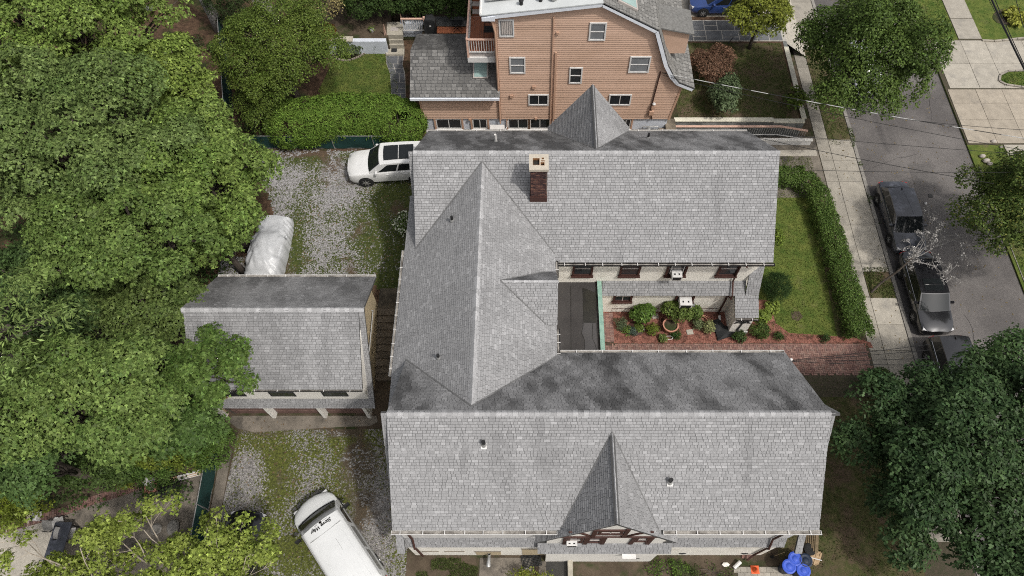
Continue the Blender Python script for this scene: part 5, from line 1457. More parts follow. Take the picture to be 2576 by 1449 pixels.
# stepping board on the front path
b = MB(); p = W(1838, 108, UP); b.bar(p + Vector((-.2, -.15, .06)), p + Vector((.12, .2, .3)), .05, .02); tag(b.build('solar_stake_light', M['black']), 'thin dark stake light leaning beside the front flagstone path', 'lamp')
# ------------------------------------------------------------------ foliage
SHAPES = {
    'maple': [(0, 0), (.32, -.52), (.46, -.2), (1, 0), (.46, .2), (.32, .52)],
    'oak': [(0, 0), (.28, -.22), (.42, -.09), (.66, -.27), (1, 0), (.66, .27), (.42, .09), (.28, .22)],
    'oval': [(0, 0), (.45, -.3), (1, 0), (.45, .3)],
    'needle': [(0, 0), (.5, -.15), (1, 0), (.5, .15)],
}
def unit(a): return a / (np.linalg.norm(a, axis=-1, keepdims=True) + 1e-9)
def leaf_mass(name, cl, n, size, c0, c1, shape='maple', parent=None, mat='leaf', flat=.75, droop=.25, scatter=.45, cvar=.5, accent=None, aprob=0.0):
    """cl: rows cx,cy,cz,R,thick,ox,oy,oz (outward); n leaves on every spray"""
    cl = np.asarray(cl, float); m = len(cl); N = m * n
    Cc = np.repeat(cl, n, 0)
    A = unit(np.array([0, 0, 1.0]) * flat + Cc[:, 5:8] * (1.2 - flat))
    ref = np.where(np.abs(A[:, 2:3]) < .95, np.array([[0, 0, 1.0]]), np.array([[1.0, 0, 0]]))
    e1 = unit(np.cross(A, ref)); e2 = np.cross(A, e1)
    r = np.sqrt(RNG.random(N)); th = RNG.random(N) * 6.2832
    rad = e1 * np.cos(th)[:, None] + e2 * np.sin(th)[:, None]
    wob = 1 + .28 * np.sin(th * 3 + Cc[:, 0] * 7) + .15 * np.sin(th * 5 + Cc[:, 1] * 9)
    Rr = Cc[:, 3] * wob
    P = Cc[:, :3] + rad * (r * Rr)[:, None] + A * (Cc[:, 4] * (1 - r * r) + RNG.normal(0, .06, N) * Cc[:, 3])[:, None]
    nrm = unit(A + rad * (r * .55)[:, None] + RNG.normal(0, scatter, (N, 3)))
    d = rad + RNG.normal(0, .7, (N, 3)) - np.array([0, 0, droop])
    d = unit(d - nrm * np.sum(d * nrm, 1)[:, None]); s = np.cross(nrm, d)
    sz = size * RNG.uniform(.65, 1.25, N)
    sh = np.array(SHAPES[shape]); k = len(sh)
    V = P[:, None, :] + d[:, None, :] * (sh[None, :, 0:1] * sz[:, None, None]) + s[:, None, :] * (sh[None, :, 1:2] * sz[:, None, None]) \
        - nrm[:, None, :] * ((sh[None, :, 0:1] ** 2 * .18 - np.abs(sh[None, :, 1:2]) * .25) * sz[:, None, None])
    sp = RNG.random(m) if cl.shape[1] < 9 else RNG.random(m) * .5 + cl[:, 8] * .5
    tc = np.repeat(sp, n) * cvar + RNG.random(N) * (1 - cvar)
    col = np.array(c0)[None] * (1 - tc[:, None]) + np.array(c1)[None] * tc[:, None]
    col *= .9 * np.exp(RNG.normal(0, .3, (N, 1)))  # wide per-leaf spread stands in for bright leaf highlights
    if accent is not None and aprob:
        pk = RNG.random(N) < aprob; col[pk] = np.array(accent) * RNG.uniform(.8, 1.2, (pk.sum(), 1))
    return np_mesh(name, V.reshape(-1, 3), k, col, M[mat], parent)

def sphere_dirs(n, zmin=-.25):
    z = RNG.uniform(zmin, 1, n); t = RNG.uniform(0, 6.2832, n); q = np.sqrt(1 - z * z)
    return np.stack([q * np.cos(t), q * np.sin(t), z], 1)
def crown(C, rad, nl=7, dens=2.2, Rc=(.45, .8), th=.22, lobe=(.40, .62), spread=.58, zmin=-.2, inner=.15, core=.66):
    """sprays over the surface of a lumpy crown made of several lobes; returns (sprays, lobes)"""
    C, rad = np.array(C, float), np.array(rad, float)
    lobes = [(C, rad * core)]
    for i in range(nl):
        a = i * 2.399963 + RNG.random() * .8; zz = -.12 + 1.08 * (i + RNG.random()) / nl
        q = math.sqrt(max(0, 1 - zz * zz)); d = np.array([q * math.cos(a), q * math.sin(a), zz])
        lobes.append((C + d * rad * spread * RNG.uniform(.68, 1.18), rad * RNG.uniform(*lobe) * np.array([1, 1, RNG.uniform(.7, 1.0)])))
    out = []
    for li, (lc, lr) in enumerate(lobes):
        area = 2 * math.pi * ((lr[0] * lr[1]) ** .8 + (lr[0] * lr[2]) ** .8 + (lr[1] * lr[2]) ** .8) / 3 * 1.4
        n = max(6, int(area * dens * (.8 if li == 0 and nl > 12 else 1)))
        d = sphere_dirs(n, zmin)
        p = lc + d * lr * RNG.uniform(.82, 1.05, (n, 1))
        keep = np.ones(n, bool)
        for lj, (oc, orr) in enumerate(lobes):
            if lj != li: keep &= (np.sum(((p - oc) / orr) ** 2, 1) > .62)
        p, d = p[keep], unit(d[keep] / lr)
        R_ = RNG.uniform(*Rc, len(p)); lt_ = np.full((len(p), 1), RNG.random())
        out.append(np.concatenate([p, R_[:, None], (R_ * th)[:, None], d, lt_], 1))
        ni = int(n * inner)
        if ni:
            d2 = sphere_dirs(ni, -.1); p2 = lc + d2 * lr * RNG.uniform(.45, .8, (ni, 1))
            R2 = RNG.uniform(*Rc, ni); out.append(np.concatenate([p2, R2[:, None], (R2 * th)[:, None], d2, np.full((ni, 1), .5)], 1))
    return np.concatenate(out), lobes

def wobble(p, q, n, amp):
    p, q = Vector(p), Vector(q)
    return [p.lerp(q, i / n) + (Vector((random.gauss(0, amp), random.gauss(0, amp), 0)) if 0 < i < n else Vector()) for i in range(n + 1)]
def trunk(parent, base, top, r, lobes, mat='bark', twigs=None):
    b = MB(); base, top = Vector(base), Vector(top)
    ax = wobble(base, top, 5, r * .35)
    b.tube(ax, [r * 1.35, r * 1.05, r * .9, r * .75, r * .6, r * .4], 9)
    for lc, lr in lobes[1:]:
        lc = Vector(lc); k = random.randint(2, 4); s = ax[k]
        b.tube(wobble(s, lc + Vector((0, 0, -.15 * lr[2])), 4, .12), [r * .42, r * .34, r * .27, r * .2, r * .1], 6)
        for _ in range(3):
            e = lc + Vector((random.uniform(-.7, .7) * lr[0], random.uniform(-.7, .7) * lr[1], random.uniform(-.1, .6) * lr[2]))
            b.tube(wobble(s.lerp(lc, .6), e, 3, .08), [r * .2, r * .15, r * .1, r * .05], 5)
    if twigs is not None:
        for c in twigs: 
            k = min(range(len(lobes)), key=lambda i: (Vector(lobes[i][0]) - Vector(c[:3])).length)
            b.tube(wobble(lobes[k][0], c[:3], 3, .1), [r * .14, r * .1, r * .07, .012], 4)
    return b.build('trunk', M[mat], parent, smooth=True)
def tree(name, label, C, rad, n, size, c0, c1, base_z=0.0, base=None, r=.22, shape='maple', group=None, mat='leaf', bark='bark', twigs=0, **k):
    lm = {q: k.pop(q) for q in ('flat', 'droop', 'scatter', 'cvar', 'accent', 'aprob') if q in k}
    cl, lobes = crown(C, rad, **k)
    b0 = Vector(base) if base is not None else Vector((C[0], C[1], base_z))
    t = T(name, label, 'tree', b0, group)
    trunk(t, b0, Vector(C) + Vector((0, 0, rad[2] * .25)), r, lobes, bark, cl[RNG.permutation(len(cl))[:twigs]] if twigs else None)
    leaf_mass('crown', cl, n, size, c0, c1, shape, t, mat, **lm)
    return t
def shrub(name, label, C, rad, n, size, c0, c1, base_z=0.0, shape='oval', mat='leaf', cat='shrub', group=None, dens=8, Rc=(.12, .24), nl=4, stems=5, **k):
    lm = {q: k.pop(q) for q in ('flat', 'droop', 'scatter', 'cvar', 'accent', 'aprob') if q in k}
    cl, lobes = crown(C, rad, nl=nl, dens=dens, Rc=Rc, zmin=-.5, **k)
    t = T(name, label, cat, (C[0], C[1], base_z), group)
    b = MB()
    for i in range(stems):
        a = 6.28 * i / stems
        b.tube(wobble((C[0] + .06*math.cos(a), C[1] + .06*math.sin(a), base_z - .03), (C[0] + rad[0]*.5*math.cos(a), C[1] + rad[1]*.5*math.sin(a), C[2] + rad[2]*.3), 3, .03), [.03, .022, .016, .008], 5)
    b.build('stem', M['bark'], t)
    leaf_mass('foliage', cl, int(n * 2.2), size, c0, c1, shape, t, mat, **lm)
    return t
MG0, MG1 = (.066, .122, .026), (.16, .218, .056)
# ---- the wood on the left: maples, each its own tree
def at(u, v, z): p = W(u, v, z); return (p.x, p.y, p.z)
GRP = 'broad maples of the wood on the left'
mk = dict(n=44, size=.15, dens=5.2, Rc=(.24, .42), th=.5, lobe=(.15, .27), spread=.86, core=.70, inner=.05, group=GRP)
tree('maple_tree', 'bright green maple filling the top left corner', at(130, 80, 9.5), (5.4, 4.6, 3.4), c0=(.080, .140, .026), c1=(.190, .250, .062), base_z=UP, nl=40, r=.32, **mk)
tree('maple_tree', 'bright maple reaching right towards the leaf-littered yard at top left', at(405, 195, 7.6), (2.6, 2.0, 2.2), c0=(.085, .142, .024), c1=(.20, .255, .058), base_z=UP, nl=30, r=.24, **mk)
tree('maple_tree', 'big dull green maple below the top left corner at the left edge', at(180, 375, 9.5), (5.0, 4.0, 3.2), c0=(.068, .115, .03), c1=(.155, .205, .066), base_z=UP, nl=40, r=.32, **mk)
tree('maple_tree', 'bright maple overhanging the gravel beside the silver covered car', at(500, 440, 7.6), (3.0, 3.3, 2.8), c0=(.074, .134, .026), c1=(.178, .235, .06), base_z=UP, nl=35, r=.26, **mk)
tree('maple_tree', 'low maple boughs just left of the silver covered car', at(540, 585, 5.2), (2.0, 1.8, 1.7), c0=MG0, c1=MG1, base_z=UP, nl=25, r=.16, **mk)
tree('maple_tree', 'dense maple in the middle of the wood', at(310, 600, 8.0), (3.7, 2.8, 2.7), c0=(.064, .115, .026), c1=(.155, .21, .058), base_z=.0, nl=35, r=.28, **mk)
tree('maple_tree', 'shaded low maple beside the garage gable', at(385, 770, 5.0), (2.3, 2.4, 2.2), c0=(.055, .092, .024), c1=(.125, .165, .048), nl=30, r=.2, **mk)
tree('maple_tree', 'dark low maple in the gap at the left edge', at(130, 740, 5.0), (4.0, 2.6, 2.2), c0=(.038, .075, .022), c1=(.085, .13, .042), nl=30, r=.2, **mk)
tree('maple_tree', 'wide green maple left of the garage doors', at(205, 1015, 7.4), (4.0, 2.5, 2.5), c0=(.068, .124, .028), c1=(.165, .22, .062), nl=40, r=.3, **mk)
bk = dict(mk); bk.update(spread=1.05, lobe=(.14, .25), core=.35)
tree('maple_tree', 'maple bough spreading over the corner of the garage roof', at(520, 930, 6.6), (1.55, 1.25, .8), c0=(.048, .098, .02), c1=(.115, .165, .042), nl=26, r=.12, base=at(440, 1010, 0), **bk)
tree('maple_tree', 'small maple below the garage corner', at(475, 1080, 4.2), (1.35, 1.2, 1.4), c0=(.045, .09, .022), c1=(.105, .16, .045), nl=25, r=.13, **mk)
tree('maple_tree', 'maple between the wide maple and the left edge lower down', at(70, 1130, 6.0), (2.6, 1.9, 2.0), c0=(.045, .09, .024), c1=(.10, .155, .05), nl=25, r=.2, **mk)
# pale compound leaves of a taller tree reaching in at the left edge
tree('ailanthus_tree', 'pale feathery boughs reaching in at the left edge', at(35, 830, 11.5), (1.9, 2.3, 1.2), 46, .20, (.085, .14, .035), (.17, .225, .07), nl=7, r=.2, shape='needle', dens=1.1, Rc=(.35, .6), inner=0, spread=.85, lobe=(.2, .34), base=at(-90, 880, 0))
# autumn-brown branch beside the garage
shrub('dying_bough', 'brown withered foliage at the left garage corner', at(540, 992, 2.6), (.6, .5, .7), 16, .12, (.10, .055, .02), (.17, .10, .035), 0, 'maple', dens=7, nl=4)
# understorey shrubs along the lower wood edge
shrub('vine_thicket', 'yellow green vine thicket above the patio corner', at(440, 1125, 2.2), (1.9, 1.0, 1.4), 26, .12, (.055, .09, .012), (.15, .18, .03), 0, 'maple', dens=5, Rc=(.2, .4), nl=6)
shrub('vine_thicket', 'dark green ivy mound hanging over the green fence end', at(530, 1130, 2.0), (.95, 1.1, 1.4), 26, .10, (.035, .07, .012), (.09, .14, .03), 0, 'oval', dens=7, Rc=(.18, .32), nl=5)
shrub('understorey_shrub', 'dark shrub behind the curved brick edging', at(230, 1190, 1.5), (2.6, .8, 1.1), 26, .11, (.03, .06, .014), (.075, .11, .03), 0, 'maple', dens=5, Rc=(.2, .4), nl=6)
shrub('understorey_shrub', 'shrub hanging over the patio below the vine thicket', at(360, 1180, 1.4), (1.7, .7, 1.0), 26, .10, (.035, .075, .014), (.085, .13, .03), 0, 'oval', dens=6, Rc=(.2, .36), nl=6)
shrub('yellow_shrub', 'bright yellow green shrub at the lower left edge', at(25, 1275, 2.0), (1.2, 1.0, 1.4), 26, .10, (.08, .12, .012), (.17, .20, .03), 0, 'oval', dens=7, Rc=(.18, .3), nl=5)
shrub('yellow_shrub', 'small yellow shrub on the red brick edging', at(318, 1213, .5), (.4, .32, .4), 18, .09, (.09, .11, .015), (.18, .19, .03), 0, 'oval', dens=14, Rc=(.12, .2), nl=3)

# ---- rounded yellow-green tree and clipped conifer hedge north of the lot
tree('dogwood_tree', 'dense olive green tree beside the back lawn', at(705, 140, 4.9), (3.5, 3.3, 3.2), 52, .105, (.052, .092, .016), (.130, .168, .034), UP, nl=26, r=.2, shape='oval', dens=6, Rc=(.24, .42), th=.4, spread=.8, lobe=(.2, .3))
tree('dogwood_tree', 'small olive green tree joined below the dense olive tree', at(655, 275, 3.2), (1.6, 1.5, 1.7), 44, .105, (.050, .088, .016), (.122, .158, .032), UP, nl=6, r=.13, shape='oval', dens=5.2, Rc=(.26, .46), th=.3)
def mound_hedge(name, label, pts, rx, rz, zb, n, size, c0, c1, Rc=(.13, .26), dens=40):
    out = []
    for p in pts:
        d = sphere_dirs(int(dens * 4 * rx * rx), -.55); q = np.array(p) + d * np.array([rx * 1.15, rx, rz]) * RNG.uniform(.96, 1.03, (len(d), 1))
        keep = q[:, 2] > zb + .1
        for o in pts:
            if o is not p: keep &= np.sum(((q - np.array(o)) / np.array([rx * 1.1, rx * .95, rz * .95])) ** 2, 1) > .8
        q, d = q[keep], d[keep]; R_ = RNG.uniform(*Rc, len(q))
        out.append(np.concatenate([q, R_[:, None], R_[:, None] * .35, d], 1))
    t = T(name, label, 'hedge', (pts[0][0], pts[0][1], zb))
    b = MB()
    for p in pts:
        b.tube([(p[0], p[1], zb - .05), (p[0], p[1], p[2] + rz * .5)], [.09, .03], 7)
    b.build('stem', M['bark'], t)
    leaf_mass('foliage', np.concatenate(out), n, size, c0, c1, 'needle', t, 'leaf_matte', flat=.35, scatter=.5, droop=-.3)
hp = [at(u, v - 4, 2.35) for u, v in ((735, 318), (775, 312), (815, 307), (855, 302), (895, 299), (935, 299), (972, 303), (1003, 312))]
mound_hedge('clipped_hedge', 'long rounded bright green conifer hedge behind the white suv', hp, 1.35, 1.35, UP, 30, .15, (.065, .130, .018), (.150, .225, .04))
# dark trees and shrubs along the top edge
shrub('yew_hedge', 'dark evergreen at the top left of the olive tree', at(575, 15, 3.2), (1.7, 1.6, 2.2), 30, .12, (.016, .030, .010), (.040, .060, .018), UP, 'needle', 'leaf_matte', dens=5, Rc=(.2, .36), nl=6)
for i, (u, v, rx) in enumerate(((905, 4, 1.6), (960, 0, 1.5), (1015, 2, 1.5), (1070, 0, 1.5), (1125, 2, 1.5), (1170, -4, 1.3))):
    shrub('yew_hedge', ['dark yew behind the white garden wall', 'dark yew left of the garden lamp', 'dark yew directly behind the garden lamp', 'dark yew behind the covered grill', 'dark yew behind the terrace paving', 'dark yew next to the upper deck'][i], at(u, v, 3.6), (rx, 1.4, 1.5), 28, .12, (.018, .038, .010), (.05, .08, .02), TZ, 'oval', 'leaf_matte', dens=5, Rc=(.2, .36), nl=5, group='dark yews along the top edge')
tree('pale_tree', 'pale yellow tree with dry leaves at the top edge', at(790, 12, 4.6), (2.1, 1.5, 1.8), 24, .12, (.17, .145, .05), (.33, .28, .13), UP, nl=6, r=.12, shape='oval', dens=3.4, Rc=(.25, .45), inner=.1)
shrub('rust_shrub', 'rust orange round shrub between olive tree and white wall', at(826, 96, 2.0), (.75, .85, .85), 26, .09, (.15, .065, .012), (.26, .125, .03), UP, 'oval', dens=11, nl=4)
for i, (u, v, s) in enumerate(((868, 110, .45), (882, 128, .5), (858, 128, .4), (905, 112, .35), (930, 108, .38), (945, 112, .3))):
    shrub('rose_bush', ['thin bush against the white wall at the left of the bed', 'largest bush near the curved stone edging', 'leftmost bush in the planting bed', 'middle bush under the white wall', 'bush right of centre in the planting bed', 'bush nearest the terrace steps'][i], at(u, v, UP + .45), (s, s, s*.8), 14, .1, (.05, .075, .03), (.12, .15, .07), UP, 'oval', dens=7, Rc=(.1, .2), nl=4, inner=0, group='bushes in the planting bed')
leaf_mass('leaves', [[POT_TOP.x + random.uniform(-.08, .08), POT_TOP.y + random.uniform(-.08, .08), POT_TOP.z + .1, .16, .1, 0, 0, 1] for _ in range(5)], 10, .12, (.07, .12, .02), (.15, .2, .05), 'oval', pt)
# big trunk in the back yard, crown high above and out of the picture
bt = T('plane_tree', 'thick pale leaning trunk in the back yard at top left', 'tree', at(556, 76, UP))
b0 = Vector(at(556, 76, UP))
b = MB(); b.tube([b0, b0 + Vector((-.1, .1, 1.2)), b0 + Vector((-.3, .2, 4)), b0 + Vector((-.5, .2, 8)), b0 + Vector((-.6, .4, 13))], [.42, .34, .31, .27, .18], 12); b.build('trunk', M['bark_grey'], bt, smooth=True)
cl, lb = crown(b0 + Vector((-.6, 1.5, 15)), (3.2, 3.2, 2.4), nl=6, dens=1.6); leaf_mass('crown', cl, 34, .2, MG0, MG1, 'maple', bt)
# ivy and litter in that yard
shrub('ivy_patch', 'dark ivy patch on the ground of the top left yard', at(455, 110, UP + .1), (2.0, 1.1, .18), 14, .10, (.02, .035, .012), (.05, .065, .025), UP, 'oval', cat='ivy', dens=5, nl=5, inner=0)
shrub('young_shrub', 'small bright seedling below the leaning trunk', at(545, 118, UP + .35), (.45, .45, .3), 12, .16, (.05, .09, .02), (.11, .15, .04), UP, 'oval', dens=6, nl=3, inner=0)

# ---- branching skeletons
def limbs(b, p, d, L_, r, depth, tips, rnd, up=.15, bend=.35, split=(2, 3), minr=.006, shrink=.72):
    p, d = Vector(p), Vector(d).normalized()
    n = 3; pts, rr = [p], [r]
    for i in range(n):
        d = (d + Vector((rnd.gauss(0, bend), rnd.gauss(0, bend), rnd.gauss(0, bend) + up)) * .35).normalized()
        p = p + d * (L_ / n); pts.append(p); rr.append(max(minr, r * (1 - .4 * (i + 1) / n)))
    b.tube(pts, rr, 6 if r > .03 else 4, caps=False)
    if depth == 0: tips.append((p, d)); return
    for k in range(rnd.randint(*split)):
        a = Vector((rnd.gauss(0, 1), rnd.gauss(0, 1), rnd.gauss(0, .6))).normalized()
        limbs(b, pts[rnd.choice((2, 3, 3))], (d + a * .8), L_ * shrink * rnd.uniform(.75, 1.15), max(minr, rr[-1] * .75), depth - 1, tips, rnd, up, bend, split, minr, shrink)
# bare silver tree in the kerb strip
rnd = random.Random(4)
dt = T('bare_tree', 'leafless silver tree leaning over the parked black sedans', 'tree', at(2192, 735, 0))
b = MB(); tips = []
b0 = Vector(at(2192, 735, 0)); c0 = b0 + Vector((1.5, .9, 2.3))
b.tube([b0, b0 + Vector((.32, .25, .6)), b0 + Vector((.85, .45, 1.45)), c0 + Vector((.1, .1, .05))], [.075, .06, .05, .04], 8)
b.build('trunk', M['bark'], dt); b = MB()
for d, L_ in (((1, .9, .55), 1.7), ((.2, .3, 1), 1.0), ((1.1, -.2, .4), 1.1), ((.5, .9, .6), 1.2), ((-.6, .3, .8), .8), ((-.3, -.5, .7), .7), ((.9, .4, .9), 1.2), ((.1, 1, .5), .9)):
    limbs(b, c0 - Vector((.2, .12, .3)) * rnd.random(), d, L_ * 1.05, .035, 4, tips, rnd, up=.02, bend=.55, split=(2, 3), minr=.011, shrink=.60)
b.build('twigs', M['bark_grey'], dt)
leaf_mass('dry_leaves', [[t[0].x, t[0].y, t[0].z, .09, .03, t[1].x, t[1].y, t[1].z] for t in tips], 4, .075, (.26, .25, .235), (.40, .385, .37), 'oval', dt, 'leaf_matte')
# airy yellow-green tree at the bottom left, branches showing
rnd = random.Random(9)
lt = T('locust_tree', 'airy yellow green tree with pale branches at the bottom left', 'tree', (-14.0, 1.2, 0))
b = MB(); tips = []
b.tube([(-14.0, 1.0, 0), (-14.05, 1.05, 1.5), (-13.95, 1.2, 3.2)], [.2, .16, .13], 9)
for tgt in ((-19.6, 3.6), (-18.0, 3.5), (-16.6, 4.3), (-15.4, 4.6), (-14.4, 5.2), (-13.2, 4.0), (-12.4, 3.8), (-11.4, 3.9), (-10.8, 3.2), (-17.3, 2.6), (-15.0, 3.2), (-12.8, 3.2), (-19.0, 2.4), (-11.8, 2.6), (-10.2, 2.5), (-13.4, 3.6), (-16.0, 3.4), (-9.9, 3.4), (-12.0, 3.9), (-18.6, 3.2), (-20.4, 2.9), (-9.5, 2.6), (-10.6, 3.9), (-11.2, 3.2)):
    d = Vector((tgt[0] + 14, tgt[1] - 1.1, 2.0)); L_ = d.length
    limbs(b, (-13.95, 1.2, 3.0), d, L_ * .70, .062, 4, tips, rnd, up=.04, bend=.25, split=(2, 3), minr=.010, shrink=.46)
b.build('trunk', M['bark_pale'], lt)
cl = [[t[0].x, t[0].y, t[0].z, rnd.uniform(.2, .38), .08, t[1].x, t[1].y, t[1].z] for t in tips]
leaf_mass('crown', cl, 26, .135, (.12, .17, .026), (.26, .31, .07), 'maple', lt, flat=.6)
# twiggy brush
tw = T('bare_brush', 'grey leafless brush between the maples and the green fence', 'shrub', at(488, 285, UP))
b = MB(); rnd = random.Random(3); tips = []
for k in range(9): limbs(b, Vector(at(488 + rnd.uniform(-12, 12), 285, UP + .8)), (rnd.gauss(0, .6), rnd.gauss(0, .6), .9), .8, .02, 3, tips, rnd, minr=.006, split=(2, 3))
b.build('stem', M['bark_grey'], tw)

# ---- street side
tree('street_tree', 'tall dark green street tree hiding the sidewalk at the top', at(2165, 165, 5.6), (3.5, 4.1, 4.6), 56, .14, (.042, .08, .016), (.105, .15, .036), nl=32, r=.2, shape='oval', dens=4.2, Rc=(.28, .5), th=.4, spread=.8, lobe=(.18, .3), inner=.15, base=(19.0, 32.8, 0))
tree('yellow_street_tree', 'yellow green young tree over the flagstone front path', at(1912, 45, 3.7), (1.95, 1.9, 1.8), 38, .16, (.085, .115, .016), (.19, .205, .035), UP, nl=18, r=.09, shape='maple', dens=4.2, Rc=(.24, .42), th=.35, spread=.78, lobe=(.22, .34), inner=.1)
tree('oak_tree', 'large dark green oak in the lower right corner', at(2475, 1190, 5.2), (5.5, 5.0, 3.0), 50, .19, (.020, .046, .017), (.060, .098, .036), nl=44, r=.34, shape='oak', dens=5.5, Rc=(.24, .42), th=.5, spread=.86, lobe=(.13, .23), inner=.05, core=.72, scatter=.4)
tree('oak_tree', 'paler young oak boughs below the parked black suv', at(2545, 920, 5.0), (2.3, 1.6, 2.0), 40, .18, (.035, .078, .026), (.09, .145, .05), nl=7, r=.16, shape='oak', dens=3.0, Rc=(.34, .58), th=.34, spread=.6, lobe=(.3, .48), scatter=.4)
tree('small_leaf_tree', 'dark olive tree at the right edge beyond the street', at(2585, 535, 4.6), (3.3, 3.2, 3.0), 56, .125, (.036, .068, .014), (.10, .135, .034), nl=24, r=.18, shape='oval', dens=4.6, Rc=(.28, .48), th=.35, spread=.8, lobe=(.2, .32), inner=.1, base=(31.8, 21.5, 0), accent=(.16, .17, .04), aprob=.06)
shrub('hydrangea', 'pale dry flowering shrub beside the far driveway edge', at(2572, 430, 1.2), (.9, 1.1, .9), 16, .10, (.10, .12, .05), (.30, .29, .2), 0, 'oval', dens=7, nl=5, inner=0)
shrub('japanese_maple', 'red brown domed maple bush on the front lawn', at(1797, 165, 2.3), (1.35, 1.3, 1.15), 34, .085, (.11, .062, .04), (.21, .125, .08), UP, 'oval', dens=8, Rc=(.18, .32), nl=6)
shrub('rhododendron', 'glossy dark green bush beside the red brown maple bush', at(1822, 240, 2.4), (.98, 1.05, 1.2), 20, .15, (.045, .075, .03), (.12, .155, .08), UP, 'oval', dens=6, Rc=(.2, .34), nl=6)
shrub('young_shrub', 'young lime green sapling over the white lawn kerb', at(2000, 255, 1.9), (.65, .75, .7), 12, .22, (.04, .08, .015), (.14, .18, .03), .3, 'oval', dens=3.2, nl=4, inner=0)
# hedge round the lawn
def box_hedge(name, label, path, wd, h, n, size, c0, c1, dens=26):
    out = []
    L_ = [Vector((*p, 0)) for p in path]
    for a, c in zip(L_, L_[1:]):
        ln = (c - a).length; m = int(ln * dens); dvec = (c - a).normalized(); s = Vector((dvec.y, -dvec.x, 0))
        for _ in range(m):
            t = random.random(); q = random.uniform(-1, 1); e = random.random()
            lump = .10 * (float(vnoise(t * ln * 1.3 + a.y, q + a.x)) - .5) * 2
            if e < .62: p = a.lerp(c, t) + s * q * (wd/2) + Vector((0, 0, h * (1 + lump) - .12 * q * q)); o = (s.x*q*.4, s.y*q*.4, .9)
            else:
                sg = 1 if random.random() < .5 else -1
                p = a.lerp(c, t) + s * sg * (wd/2) * (1 + lump) + Vector((0, 0, random.uniform(.15, 1) * h)); o = (s.x*sg*.85, s.y*sg*.85, .4)
            out.append([p.x, p.y, p.z, random.uniform(.12, .22), .07, *o])
    t = T(name, label, 'hedge', (path[0][0], path[0][1], 0))
    b = MB()
    for a, c in zip(L_, L_[1:]):
        k = int((c - a).length / .7)
        for i in range(k):
            p = a.lerp(c, (i + .5) / k); b.tube([p, p + Vector((random.gauss(0, .05), random.gauss(0, .05), h * .8))], [.03, .012], 5)
    b.build('stem', M['bark'], t)
    leaf_mass('foliage', out, n, size, c0, c1, 'oval', t, flat=.4, scatter=.5)
box_hedge('boxed_hedge', 'curved green hedge between the lawn and the sidewalk', [(11.4, 25.35), (14.5, 25.45), (15.9, 25.2), (16.55, 24.1), (16.75, 21.5), (16.85, 18.5), (16.95, 15.6), (17.0, 14.9)], 1.05, .95, 34, .095, (.040, .080, .014), (.105, .155, .038), 75)
shrub('yew_ball', 'dark round yew against the end of the entry roof', at(1953, 722, .85), (.95, 1.15, .95), 26, .075, (.012, .030, .008), (.035, .062, .016), 0, 'needle', 'leaf_matte', dens=15, Rc=(.14, .24), nl=3, lobe=(.5, .6), spread=.3)
shrub('round_bush', 'round dark bush at the lower end of the walk by the sidewalk', at(2212, 965, .8), (.75, .9, .8), 24, .085, (.030, .058, .014), (.075, .11, .03), 0, 'oval', dens=12, nl=4)
